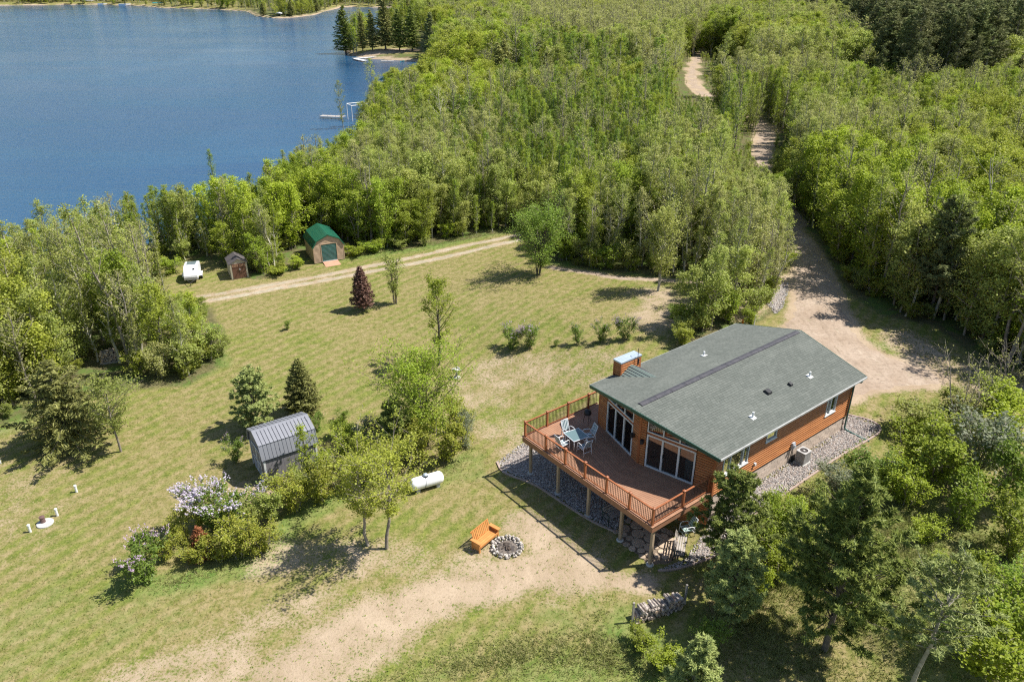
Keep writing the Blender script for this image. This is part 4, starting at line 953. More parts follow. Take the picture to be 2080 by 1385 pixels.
for a_, b_ in SP:
    zg = tz(*hw(a_, b_))
    p_ = MB(); p_.box(a_ - 0.075, a_ + 0.075, b_ - 0.075, b_ + 0.075, zg + 0.06, DK - 0.36 if b_ < 1 else DK - 0.525); p_ = p_.build('support_post', m_timber, deck, bevel=0.01)
    f_ = MB(); f_.lathe([(0.20, -0.1), (0.20, 0.05), (0.16, 0.09)], (a_, b_, zg - 0.0), 14); f_.build('footing', m_conc, p_)
POSTS = [(1.04, XL - 0.06), (-0.6, XL - 0.06), (-2.23, XL - 0.06)] + [(-3.9, y_) for y_ in (10.36, 8.55, 6.93, 5.38, 3.78, 2.16, 0.62)] + [(-1.70, 0.62), (0.28, 0.62)]
RH = 1.0
for i, (a_, b_) in enumerate(POSTS):
    p_ = MB(); p_.box(a_ - 0.055, a_ + 0.055, b_ - 0.055, b_ + 0.055, DK + 0.004, DK + RH); p_ = p_.build('railing_post', m_post, deck)
    c_ = MB(); q = 0.078; c_.box(a_ - q, a_ + q, b_ - q, b_ + q, DK + RH, DK + RH + 0.03); n = len(c_.v)
    c_.v += [(a_ - q, b_ - q, DK + RH + .03), (a_ + q, b_ - q, DK + RH + .03), (a_ + q, b_ + q, DK + RH + .03), (a_ - q, b_ + q, DK + RH + .03), (a_, b_, DK + RH + 0.07)]
    c_.f += [(n, n + 1, n + 4), (n + 1, n + 2, n + 4), (n + 2, n + 3, n + 4), (n + 3, n, n + 4)]; c_.r += [0] * 4; c_.build('post_cap', m_post, p_)
bal = MB(); bal.box(-0.01, 0.01, -0.01, 0.01, 0, 0.80); balm = bal.mesh('baluster', [m_balu]); nbal = 0
seq = [((1.86, XL - 0.06), POSTS[0])] + list(zip(POSTS[:-1], POSTS[1:]))
for (x0, y0), (x1, y1) in seq:
    ln = math.hypot(x1 - x0, y1 - y0); dx, dy = (x1 - x0) / ln, (y1 - y0) / ln; e = 0.055
    pa = (x0 + dx * e, y0 + dy * e); pb = (x1 - dx * e, y1 - dy * e)
    for nm, zc, w_, h_, m_ in (('top_rail', DK + 0.945, 0.085, 0.035, m_post), ('under_rail', DK + 0.905, 0.04, 0.045, m_balu), ('bottom_rail', DK + 0.10, 0.05, 0.045, m_post)):
        r_ = MB(); r_.bar((pa[0], pa[1], zc), (pb[0], pb[1], zc), w_, h_); r_.build(nm, m_, deck)
    n = int(round((ln - 0.11) / 0.112))
    for k in range(1, n):
        q = k / n; mobj('baluster', balm, deck, (pa[0] + (pb[0] - pa[0]) * q, pa[1] + (pb[1] - pa[1]) * q, DK + 0.11)); nbal += 1
print('LOGS', logn, 'BOARDS', nb_, 'BALUSTERS', nbal)
# ------------------------------------------------------------------ patio, cobble beds
m_soil = M('dark_soil', (0.16, 0.12, 0.085), (0.22, 0.17, 0.12), 5, 0.95, bump=0.4)
m_cob, t, p = newmat('mixed_cobbles')
a = nd(t, 'ShaderNodeAttribute', attribute_name='rnd'); cr = nd(t, 'ShaderNodeValToRGB'); t.links.new(a.outputs['Fac'], cr.inputs[0])
el = cr.color_ramp.elements; el[0].position = 0; el[0].color = (0.13, 0.12, 0.12, 1); el[1].position = 1; el[1].color = (0.62, 0.58, 0.54, 1)
for q, c_ in ((0.18, (0.26, 0.245, 0.24)), (0.38, (0.42, 0.33, 0.29)), (0.55, (0.34, 0.33, 0.325)), (0.72, (0.50, 0.42, 0.36)), (0.86, (0.44, 0.43, 0.42))):
    e = el.new(q); e.color = c_ + (1,)
t.links.new(cr.outputs[0], p.inputs['Base Color']); p.inputs['Roughness'].default_value = 0.85
m_cobbase = M('cobble_bed_floor', (0.24, 0.205, 0.18), (0.38, 0.33, 0.29), 14, 0.95, bump=0.8, bscale=20, lo=0.42, hi=0.58)
OCT = np.array([(1, 0, 0), (0, 1, 0), (-1, 0, 0), (0, -1, 0), (0, 0, 1), (0, 0, -1)], float)
OF = np.array([(0, 1, 4), (1, 2, 4), (2, 3, 4), (3, 0, 4), (1, 0, 5), (2, 1, 5), (3, 2, 5), (0, 3, 5)])
def stones(name, polys, per, size, label, seed=3):
    r = np.random.default_rng(seed); X, Y = [], []
    for q in polys:
        P = np.array(q); A = (P[:, 0].max() - P[:, 0].min()) * (P[:, 1].max() - P[:, 1].min()); a_, b_ = scatter(q, int(A * per), seed, True); X.append(a_); Y.append(b_)
    x, y = np.concatenate(X), np.concatenate(Y); n = len(x)
    s = size * r.uniform(0.55, 1.35, (n, 1)) * r.uniform(0.7, 1.2, (n, 3)); s[:, 2] *= 0.7; a_ = r.uniform(0, 6.28, n)
    V = OCT[None] * s[:, None] * 0.5 * r.uniform(0.8, 1.2, (n, 6, 1))
    c_, s_ = np.cos(a_)[:, None], np.sin(a_)[:, None]
    V = np.stack([V[..., 0] * c_ - V[..., 1] * s_ + x[:, None], V[..., 0] * s_ + V[..., 1] * c_ + y[:, None], V[..., 2] + (terrain(x, y, False) + 0.03 + r.uniform(0, 0.02, n))[:, None]], -1)
    F = (OF[None] + np.arange(n)[:, None, None] * 6).reshape(-1, 3)
    me = quad_mesh(name, V.reshape(-1, 3), F, [m_cob], rnd=np.repeat(r.uniform(0, 1, n), 8), smooth=False)
    return tag(mobj(name, me), label, kind='stuff')
patch('cobble_bed', GRAV_F, m_cobbase, 0.02, 0.4, 0.02, 'bed of loose cobbles under the deck', sm=1)
patch('cobble_bed', GRAV_S, m_cobbase, 0.02, 0.4, 0.02, 'strip of loose cobbles along the long side of the house', sm=1)
stones('cobbles', [GRAV_F], 260, 0.085, 'loose grey cobbles in the shade of the deck', 3)
stones('cobbles', [GRAV_S], 260, 0.085, 'loose pinkish cobbles along the foundation', 4)
CB3 = onp([(1558, 618), (1568, 585), (1600, 573), (1602, 590), (1590, 625), (1575, 640)])
patch('cobble_bed', CB3, m_cobbase, 0.04, 0.4, 0.04, 'small patch of cobbles beside the driveway', sm=1)
stones('cobbles', [CB3], 120, 0.13, 'pale cobbles beside the driveway', 5)
m_edge = M('pink_edging', (0.42, 0.32, 0.27), (0.34, 0.26, 0.22), 5, 0.9)
def edging(ab, label):
    pts = [hw(*q) for q in ab]; c = resample(smooth_poly(pts, 2, False), 0.3, False); e = empty('edging', (0, 0, 0)); tag(e, label, kind='structure')
    mb = MB()
    for p0, p1 in zip(c[:-1], c[1:]):
        mb.bar((p0[0], p0[1], tz(*p0) + 0.03), (p1[0], p1[1], tz(*p1) + 0.03), 0.10, 0.10)
    o = mb.build('edging_strip', m_edge, e)
edging([(-3.75, 0.1), (-3.0, -0.40), (-1.6, -0.80), (-0.4, -1.05), (1.1, -1.20), (3.0, -1.13), (7.5, -1.05), (10.2, -1.0), (13.0, -1.15), (14.75, -1.15), (15.38, -0.2), (14.75, 1.15)], 'pinkish edging along the cobble strip beside the house')
edging([(-4.5, 12.3), (-4.95, 11.2), (-4.10, 9.3), (-4.0, 7.4), (-3.8, 4.9), (-3.35, 3.4)], 'curved edging in front of the cobbles under the deck')
patio = patch('patio', PATIO, m_soil, 0.018, 0.5, 0.03, 'soil floor of the flagstone patio under the deck', sm=1)
m_flag = M('tan_flagstone', (0.50, 0.38, 0.27), (0.40, 0.31, 0.23), 2.5, 0.85, bump=0.3, bscale=12, rnd=0.18)
FL = [(540, 800, 40), (695, 655, 46), (655, 752, 72), (820, 703, 92), (650, 835, 42), (830, 820, 88), (975, 782, 86), (718, 882, 48), (985, 882, 80), (830, 945, 88), (675, 968, 44), (972, 1005, 72), (752, 1022, 50), (872, 1048, 48),
      (1175, 872, 70), (1255, 805, 50), (1165, 968, 72), (1275, 915, 58), (1285, 995, 50), (1145, 1065, 48), (1240, 1068, 46), (885, 1130, 44), (975, 1100, 50), (1085, 1118, 42), (1195, 1130, 46), (1345, 905, 45), (1345, 1010, 40), (1070, 1010, 34),
      (1345, 835, 40), (1190, 775, 48), (1090, 840, 34), (1330, 1090, 38), (1000, 690, 60), (900, 620, 55), (780, 600, 50), (1090, 745, 50)]
rs = random.Random(3)
for x_, y_, r_ in FL:
    gx_, gy_, gz_ = on(1170 + x_ / 6.596, 960 + y_ / 6.596); r_m = r_ / 6.596 / 37.5 * 0.97
    n = 11; ph = rs.uniform(0, 6); po = []
    for k in range(n):
        a_ = 2 * PI * k / n; q = r_m * (1 + 0.07 * math.sin(2 * a_ + ph) + 0.05 * math.sin(3 * a_ + ph * 2) + rs.uniform(-0.02, 0.02)); po.append((q * math.cos(a_), q * 1.0 * math.sin(a_)))
    s_ = MB(); s_.prism(po, 0, 0.045 + rs.uniform(0, 0.015)); s_.build('flagstone', m_flag, patio, loc=(gx_, gy_, gz_ + 0.012), bevel=0.01)

# ------------------------------------------------------------------ garden furniture and small things
m_orange = M('orange_stained_wood', (0.60, 0.27, 0.085), (0.52, 0.22, 0.065), 3, 0.55, stretch=(1, 1, 1), rnd=0.10)
def fr_(P0, P1):                                  # frame from two front corner points: x along, y backwards
    d = Vector((P1[0] - P0[0], P1[1] - P0[1])); return math.atan2(d.y, d.x), d.length
P0 = at(976.3, 1110.6, 0.40); P1 = at(1012, 1081, 0.40); rz, ln = fr_(P0, P1)
b_ = empty('garden_bench', (P0[0], P0[1], tz(*P0)), rz, 'orange stained wooden bench with slatted back beside the fire pit', 'bench')
for k in range(4):
    s_ = MB(); s_.box(0, ln, 0.01 + 0.125 * k, 0.12 + 0.125 * k, 0.38, 0.405); s_.build('seat_slat', m_orange, b_)
for k in range(11):
    q = 0.06 + (ln - 0.19) * k / 10; s_ = MB(); s_.bar((q + 0.035, 0.50, 0.42), (q + 0.035, 0.66, 0.94), 0.085, 0.022, up=(0, -1, 0)); s_.build('back_slat', m_orange, b_)
for z, y_ in ((0.44, 0.525), (0.93, 0.69)):
    s_ = MB(); s_.bar((0, y_, z), (ln, y_, z), 0.03, 0.08); s_.build('back_rail', m_orange, b_)
for x_ in (-0.03, ln + 0.03):
    for y_ in (0.05, 0.52):
        s_ = MB(); s_.box(x_ - 0.04, x_ + 0.04, y_ - 0.035, y_ + 0.035, 0, 0.60); s_.build('leg', m_orange, b_)
    s_ = MB(); s_.box(x_ - 0.10, x_ + 0.10, -0.06, 0.60, 0.602, 0.63); s_.build('armrest', m_orange, b_)
    s_ = MB(); s_.box(x_ - 0.02, x_ + 0.02, 0.085, 0.485, 0.12, 0.58); s_.build('side_panel', m_orange, b_)
s_ = MB(); s_.box(0, ln, 0.0, 0.025, 0.27, 0.375); s_.build('front_rail', m_orange, b_)

fx, fy, fz = on(1030, 1112)
m_rock = M('pale_fieldstone', (0.55, 0.50, 0.44), (0.34, 0.31, 0.29), 4, 0.9, bump=0.4, rnd=0.35)
m_ash = M('ash_and_char', (0.18, 0.15, 0.125), (0.07, 0.06, 0.055), 5, 0.95, bump=0.8, lo=0.42, hi=0.58)
fp = empty('fire_pit', (fx, fy, fz), 0, 'round fire pit ringed with pale fieldstones', 'fire pit')
s_ = MB(); s_.lathe([(0.62, 0.0), (0.50, 0.035), (0.2, 0.07), (0.02, 0.09)], n=20); s_.build('ash_bed', m_ash, fp, smooth=True)
def rockmesh(seed):
    r = random.Random(seed); import bmesh
    bm = bmesh.new(); bmesh.ops.create_icosphere(bm, subdivisions=1, radius=0.5)
    for v in bm.verts: v.co *= r.uniform(0.8, 1.15)
    me = bpy.data.meshes.new('stone'); bm.to_mesh(me); bm.free(); me.materials.append(m_rock); return me
RK = [rockmesh(i) for i in range(5)]
for ring, (rr_, n, zz, sz_) in enumerate(((0.80, 27, 0.07, 0.175), (0.66, 23, 0.06, 0.165), (0.73, 22, 0.17, 0.15), (0.55, 15, 0.03, 0.12))):
    for k in range(n):
        a_ = 2 * PI * (k + rs.uniform(-0.25, 0.25)) / n; q = rr_ + rs.uniform(-0.03, 0.03); s = sz_ * rs.uniform(0.75, 1.25)
        mobj('stone', RK[rs.randrange(5)], fp, (q * math.cos(a_), q * math.sin(a_), zz), (rs.uniform(0, 6), rs.uniform(0, 6), rs.uniform(0, 6)), (s * rs.uniform(0.8, 1.3), s, s * 0.8))
m_char = M('charred_log', (0.05, 0.04, 0.035), (0.12, 0.09, 0.07), 6, 0.95)
for k in range(5):
    a_ = rs.uniform(0, 6); s_ = MB(); s_.tube([(0.3 * math.cos(a_), 0.3 * math.sin(a_), 0.1), (-0.15 * math.cos(a_ + .4), -0.2 * math.sin(a_ + .4), 0.17)], 0.045, 7); s_.build('charred_log', m_char, fp)

m_alu = M('white_painted_tube', (0.80, 0.81, 0.82), (0.74, 0.75, 0.77), 5, 0.35)
m_strapb = M('dark_blue_strap', (0.05, 0.115, 0.145), (0.04, 0.09, 0.115), 5, 0.7)
m_strapw = M('pale_strap', (0.62, 0.68, 0.68), (0.55, 0.6, 0.6), 5, 0.7)
m_strapg = M('green_strap', (0.05, 0.20, 0.14), (0.04, 0.16, 0.11), 5, 0.7)
def make_chair(loc, rz, label, strap=m_strapb, group='white patio chairs round the glass table'):
    c = empty('patio_chair', loc, rz, label, 'chair', group)
    W = 0.27
    for s_ in (-1, 1):
        y_ = s_ * W; m = MB()
        m.tube([(0.30, y_, 0), (0.27, y_, 0.42), (0.26, y_, 0.60), (0.18, y_, 0.68), (-0.08, y_, 0.66), (-0.20, y_, 0.62), (-0.27, y_, 0.5), (-0.34, y_, 0)], 0.021, 7); m.build('arm_frame', m_alu, c, smooth=True)
        m = MB(); m.tube([(0.27, y_ * 0.86, 0.43), (-0.16, y_ * 0.86, 0.38), (-0.24, y_ * 0.86, 0.45), (-0.44, y_ * 0.86, 1.02)], 0.017, 7); m.build('seat_rail', m_alu, c, smooth=True)
    for p0, p1 in (((0.27, -W, 0.40), (0.27, W, 0.40)), ((-0.44, -W * .86, 1.02), (-0.44, W * .86, 1.02)), ((-0.30, -W, 0.22), (-0.30, W, 0.22)), ((0.285, -W, 0.16), (0.285, W, 0.16))):
        m = MB(); m.tube([p0, p1], 0.016, 6); m.build('crossbar', m_alu, c, smooth=True)
    for k in range(9):
        y_ = -0.21 + 0.0525 * k; mt_ = strap if k % 2 == 0 else m_strapw
        m = MB(); m.bar((0.27, y_, 0.415), (-0.17, y_, 0.385), 0.046, 0.008); m.build('seat_strap', mt_, c)
        m = MB(); m.bar((-0.235, y_, 0.44), (-0.43, y_, 1.01), 0.046, 0.008, up=(1, 0, 0)); m.build('back_strap', mt_, c)
    return c
T = at(1170.5, 883, 3.32); c0 = at(1153.5, 879.7, 3.32); c1 = at(1169.7, 893.5, 3.32)
tr_ = math.atan2(c1[1] - c0[1], c1[0] - c0[0])
tb = empty('patio_table', (T[0], T[1], DK), tr_, 'square glass-topped patio table on the deck', 'table')
m_gtop, t, p = newmat('tinted_glass_top'); p.inputs['Base Color'].default_value = (0.16, 0.24, 0.25, 1); p.inputs['Roughness'].default_value = 0.08; p.inputs['Alpha'].default_value = 0.82
m = MB(); m.box(-0.49, 0.49, -0.49, 0.49, 0.70, 0.712); m.build('glass_top', m_gtop, tb)
m = MB()
for a_, b2 in (((-0.5, -0.5), (0.5, -0.5)), ((0.5, -0.5), (0.5, 0.5)), ((0.5, 0.5), (-0.5, 0.5)), ((-0.5, 0.5), (-0.5, -0.5))): m.tube([a_ + (0.70,), b2 + (0.70,)], 0.02, 6)
m.build('table_rim', m_alu, tb)
for sx in (-1, 1):
    for sy in (-1, 1):
        m = MB(); m.tube([(sx * 0.44, sy * 0.44, 0.69), (sx * 0.40, sy * 0.40, 0.0)], 0.02, 7); m.build('leg', m_alu, tb, smooth=True)
for ang, rr_, lb, tw in ((118, 0.80, 'patio chair with its striped back to the railing corner, left of the table', 0.1), (28, 0.84, 'patio chair on the house side of the glass table', -0.1), (206, 0.86, 'patio chair nearest the front railing, in the sun', 0.15), (-62, 0.84, 'patio chair seen from behind, at the near end of the glass table', 0.1)):
    a_ = rad(ang); make_chair((T[0] + rr_ * math.cos(a_), T[1] + rr_ * math.sin(a_), DK + 0.003), a_ + PI + tw, lb)
gx_, gy_ = hw(-0.15, 9.2)
g_ = empty('covered_grill', (gx_, gy_, DK), HT, 'small black grill standing against the wall at the far end of the deck', 'grill')
m = MB(); m.lathe([(0.20, 0.62), (0.23, 0.72), (0.20, 0.84), (0.08, 0.92), (0.02, 0.93)], n=12); m.build('grill_lid', m_dark, g_, smooth=True)
for k in range(3):
    a_ = 2.1 * k; m = MB(); m.tube([(0.15 * math.cos(a_), 0.15 * math.sin(a_), 0.64), (0.25 * math.cos(a_), 0.25 * math.sin(a_), 0)], 0.016, 6); m.build('leg', m_dark, g_)
# benches under the deck
m_slat = M('weathered_slat', (0.42, 0.38, 0.34), (0.34, 0.30, 0.27), 4, 0.8, rnd=0.12)
m_iron = M('dark_green_iron', (0.02, 0.04, 0.038), (0.03, 0.05, 0.045), 5, 0.5)
def park_bench(loc, rz, ln, label):
    b_ = empty('park_bench', loc, rz, label, 'bench')
    for k in range(4):
        s_ = MB(); s_.box(0.02, ln - 0.02, 0.02 + 0.115 * k, 0.11 + 0.115 * k, 0.40, 0.425); s_.build('seat_slat', m_slat, b_)
    for k in range(3):
        z = 0.52 + 0.13 * k; s_ = MB(); s_.bar((0.02, 0.50 + 0.05 * k, z), (ln - 0.02, 0.50 + 0.05 * k, z), 0.022, 0.09); s_.build('back_slat', m_slat, b_)
    for x_ in (0.0, ln):
        s_ = MB(); s_.tube([(x_, 0.0, 0), (x_, 0.03, 0.38), (x_, 0.0, 0.62), (x_, 0.15, 0.66), (x_, 0.52, 0.62)], 0.028, 6); s_.tube([(x_, 0.58, 0), (x_, 0.48, 0.38), (x_, 0.66, 0.88)], 0.028, 6); s_.tube([(x_, 0.03, 0.38), (x_, 0.5, 0.38)], 0.025, 6); s_.build('bench_end', m_iron, b_, smooth=True)
P0 = at(1170 + 440 / 6.596, 960 + 640 / 6.596, 0.42); P1 = at(1170 + 625 / 6.596, 960 + 555 / 6.596, 0.42); rz, ln = fr_(P0, P1)
park_bench((P0[0], P0[1], 0.03), rz, max(ln, 1.2), 'slatted park bench on the cobbles in the shade under the deck')
P0 = at(1170 + 1455 / 6.596, 960 + 1120 / 6.596, 0.42); P1 = at(1170 + 1500 / 6.596, 960 + 830 / 6.596, 0.42); rz, ln = fr_(P0, P1)
park_bench((P0[0], P0[1], tz(*P0) + 0.03), rz, min(ln, 1.5), 'slatted park bench at the sunny edge of the flagstones by the pine')
q = at(1395, 1080, 0.2); make_chair((q[0], q[1], tz(*q) + 0.04), rad(200), 'lone white chair with green straps behind the park bench', m_strapg, None)

# air conditioner
ax, ay = hw(8.0, 0.02); az = tz(ax, ay)
ac = empty('air_conditioner', (ax, ay, az), HT, 'grey air conditioning unit on the cobbles beside the foundation', 'air conditioner')
m_acg = M('light_grey_metal', (0.46, 0.45, 0.44), (0.40, 0.39, 0.38), 5, 0.5); m_coil = M('dark_coil', (0.11, 0.09, 0.085), (0.07, 0.06, 0.055), 20, 0.7)
m = MB(); m.box(-0.37, 0.37, -0.34, 0.34, 0.02, 0.08); m.build('base_pad', m_conc, ac)
m = MB(); m.box(-0.28, 0.28, -0.25, 0.25, 0.09, 0.78); m.build('coil', m_coil, ac)
for k in range(12):
    q = -0.28 + 0.56 * k / 11
    for s_ in (-1, 1):
        m = MB(); m.box(q - 0.013, q + 0.013, s_ * 0.27 - 0.012, s_ * 0.27 + 0.012, 0.09, 0.78); m.build('louvre', m_acg, ac)
        m = MB(); m.box(s_ * 0.30 - 0.012, s_ * 0.30 + 0.012, q * 0.9 - 0.013, q * 0.9 + 0.013, 0.09, 0.78); m.build('louvre', m_acg, ac)
m = MB()
for k in range(24):
    a0, a1 = 2 * PI * k / 24, 2 * PI * (k + 1) / 24
    sq = lambda a: (max(-1, min(1, 1.35 * math.cos(a))) * 0.33, max(-1, min(1, 1.35 * math.sin(a))) * 0.30)
    o0, o1 = sq(a0), sq(a1); i0, i1 = (0.22 * math.cos(a0), 0.22 * math.sin(a0)), (0.22 * math.cos(a1), 0.22 * math.sin(a1))
    m.hexa([i0 + (0.79,), o0 + (0.79,), o1 + (0.79,), i1 + (0.79,), i0 + (0.83,), o0 + (0.83,), o1 + (0.83,), i1 + (0.83,)])
m.build('top_panel', m_acg, ac)
m = MB(); m.lathe([(0.21, 0.785), (0.21, 0.80)], n=20); m.build('fan_well', m_coil, ac)
m = MB(); m.lathe([(0.07, 0.80), (0.07, 0.83), (0.03, 0.85)], n=12); m.build('fan_motor', m_acg, ac)
for r_ in (0.12, 0.17, 0.215):
    m = MB(); m.tube([(r_ * math.cos(2 * PI * k / 20), r_ * math.sin(2 * PI * k / 20), 0.835) for k in range(21)], 0.006, 4, caps=False); m.build('guard_ring', m_dark, ac)

# propane tank
m_tank = M('white_tank_paint', (0.82, 0.82, 0.83), (0.76, 0.77, 0.79), 2, 0.3, spec=0.5)
P0 = at(833, 986, 0.5); P1 = at(900, 966.5, 0.5); rz, ln = fr_(P0, P1); r_ = 0.37
tk = empty('propane_tank', (P0[0], P0[1], tz(*P0)), rz, 'white propane tank lying between the hedge and the lawn', 'tank')
prof = [(0.02, -0.0), (0.14, 0.01), (0.24, 0.05), (0.33, 0.13), (r_ - 0.01, 0.24), (r_, 0.32)]
pts = [(x_, rr_) for rr_, x_ in prof] + [(ln - x_, rr_) for rr_, x_ in prof[::-1]]
m = MB(); m.tube([(x_, 0, 0.50) for x_, _ in pts], [rr_ for _, rr_ in pts], 24); m.build('tank_shell', m_tank, tk, smooth=True)
m = MB(); m.lathe([(0.13, 0.85), (0.15, 0.94), (0.12, 0.99), (0.03, 1.02)], (ln * 0.47, 0, 0), 14); m.build('valve_dome', m_galv, tk, smooth=True)
m = MB(); m.lathe([(0.17, 0.84), (0.17, 0.89)], (ln * 0.47, 0, 0), 14); m.build('dome_collar', m_dark, tk)
m = MB(); m.tube([(ln * 0.45, -0.14, 0.88), (ln * 0.43, -0.31, 0.72), (ln * 0.41, -0.385, 0.5), (ln * 0.38, -0.40, 0.3), (ln * 0.36, -0.36, 0.02)], 0.014, 6); m.build('gas_line', m_dark, tk, smooth=True)
for x_ in (ln * 0.2, ln * 0.8):
    m = MB(); m.box(x_ - 0.10, x_ + 0.10, -0.26, 0.26, 0.0, 0.20); m.build('saddle', m_conc, tk)

# white pipes and septic lid in the lawn
for (u, v), lb in zip([(62, 1080), (117, 1047), (156, 999), (1, 941)], ['white vent pipe below the round septic lid, nearest the camera', 'white vent pipe just past the round septic lid', 'white vent pipe standing alone up the lawn from the septic lid', 'white vent pipe at the very left edge of the lawn']):
    x_, y_, z = on(u, v); e = empty('vent_pipe', (x_, y_, z), 0, lb, 'pipe', 'white septic pipes in the lawn')
    m = MB(); m.lathe([(0.065, -0.05), (0.065, 0.40)], n=12); m.build('pipe', m_pvc, e, smooth=False); m = MB(); m.lathe([(0.078, 0.40), (0.078, 0.47), (0.05, 0.49)], n=12); m.build('pipe_cap', m_pvc, e)
x_, y_, z = on(92, 1063); e = empty('septic_lid', (x_, y_, z), 0, 'round concrete septic lid with a brown riser in the lawn', 'septic lid')
m = MB(); m.lathe([(0.42, -0.02), (0.42, 0.05), (0.40, 0.07)], n=24); m.build('concrete_ring', m_conc, e)
m = MB(); m.lathe([(0.13, 0.07), (0.12, 0.36), (0.15, 0.37), (0.14, 0.42), (0.03, 0.44)], (-0.12, 0.05, 0), 12); m.build('riser', M('brown_plastic', (0.17, 0.10, 0.09), (0.13, 0.08, 0.07), 5, 0.6), e)
# bird bath
x_, y_, z = on(928, 767); e = empty('bird_bath', (x_, y_, z), rad(40), 'pale stone bird bath on the lawn under the tall tree', 'bird bath')
m = MB(); m.lathe([(0.27, 0.0), (0.27, 0.06), (0.20, 0.09), (0.12, 0.16), (0.08, 0.35), (0.08, 0.5), (0.14, 0.62)], n=16); m.build('pedestal', m_conc, e, smooth=False)
m = MB(); m.box(-0.25, 0.25, -0.25, 0.25, 0.62, 0.66)
for a_, b2, c_, d_ in ((-0.25, 0.25, -0.25, -0.20), (-0.25, 0.25, 0.20, 0.25), (-0.25, -0.20, -0.195, 0.195), (0.20, 0.25, -0.195, 0.195)): m.box(a_, b2, c_, d_, 0.661, 0.72)
m.build('bowl', m_conc, e)
# utility pedestal, markers
x_, y_, z = on(1379, 676); e = empty('utility_box', (x_, y_, z), rad(20), 'pale blue-grey utility pedestal at the end of the lilac row', 'utility box')
for s_ in (-1, 1):
    m = MB(); m.box(s_ * 0.17 - 0.15, s_ * 0.17 + 0.15, -0.15, 0.15, 0, 0.80 + 0.06 * s_); m.build('cabinet', m_galv, e, bevel=0.03)
    m = MB(); m.box(s_ * 0.17 - 0.165, s_ * 0.17 + 0.165, -0.17, 0.17, 0.80 + 0.06 * s_, 0.86 + 0.06 * s_); m.build('cabinet_lid', m_galv, e, bevel=0.02)
x_, y_, z = on(1531, 664); m = MB(); m.lathe([(0.05, -0.05), (0.05, 1.0), (0.02, 1.03)], (x_, y_, z), 10); tag(m.build('marker_post', m_pvc), 'slim white marker post behind the ridge of the roof', 'post')
x_, y_, z = on(1508, 660); m = MB(); m.lathe([(0.14, 0.0), (0.14, 0.03), (0.09, 0.04), (0.06, 0.45), (0.04, 0.5)], (x_, y_, z), 10); tag(m.build('orange_marker', M('orange_plastic', (0.75, 0.22, 0.03), (0.65, 0.2, 0.03), 5, 0.5)), 'small orange marker in the bushes behind the roof', 'marker')

# ------------------------------------------------------------------ wood piles
m_fire = M('split_firewood', (0.42, 0.36, 0.31), (0.22, 0.185, 0.16), 6, 0.9, bump=0.5, rnd=0.35, lo=0.4, hi=0.6)
m_firew = M('fresh_split_wood', (0.55, 0.40, 0.28), (0.40, 0.30, 0.22), 6, 0.9, bump=0.5, rnd=0.25)
def firelog(seed, m_):
    r = random.Random(seed); mb = MB(); n = 5; po = []
    for k in range(n):
        a_ = 2 * PI * k / n + r.uniform(-0.3, 0.3); po.append((0.085 * math.cos(a_) * r.uniform(0.7, 1.1), 0.085 * math.sin(a_) * r.uniform(0.7, 1.1)))
    mb.prism(po, -0.25, 0.25, lambda p_, q_, n_: (p_, n_, q_)); return mb.mesh('firewood', [m_])
FW = [firelog(i, m_fire if i % 3 else m_firew) for i in range(6)]
def wood_pile(P0, P1, hgt, label, stakes, rows, scale=1.0, seed=1, zoff=0.0):
    rz, ln = fr_(P0, P1); r = random.Random(seed); z0 = min(tz(*P0), tz(*P1)) + zoff; e = empty('wood_pile', (P0[0], P0[1], z0), rz, label, 'wood pile'); n = int(ln / (0.145 * scale))
    for j in range(rows):
        for k in range(n):
            if j >= rows - 2 and r.random() < 0.35: continue
            mobj('log', FW[r.randrange(6)], e, ((k + 0.5 + 0.5 * (j % 2)) * 0.145 * scale, r.uniform(-0.07, 0.07), 0.07 + j * 0.125 * scale), (r.uniform(-0.08, 0.08), r.uniform(0, 6.28), r.uniform(-0.2, 0.2)), (scale, scale * r.uniform(0.8, 1.1), scale))
    if stakes:
        for x_ in (-0.10, ln + 0.15):
            m = MB(); m.box(x_ - 0.04, x_ + 0.04, -0.04, 0.04, -0.1, hgt * 1.5); m.build('stake', m_slat, e)
    else:
        for y_ in (-0.2, 0.2):
            m = MB(); m.box(-0.05, ln + 0.05, y_ - 0.05, y_ + 0.05, -zoff, 0.0); m.build('runner', m_slat, e)
    return e
wood_pile(at(1288, 1262), at(1385, 1228), 0.8, 'long grey firewood stack between two stakes in the pine shade', True, 6, 1.0, 1)
wood_pile(at(206, 738), at(246, 733), 0.9, 'square firewood stack at the edge of the woods on the left', False, 7, 1.05, 2, 0.12)

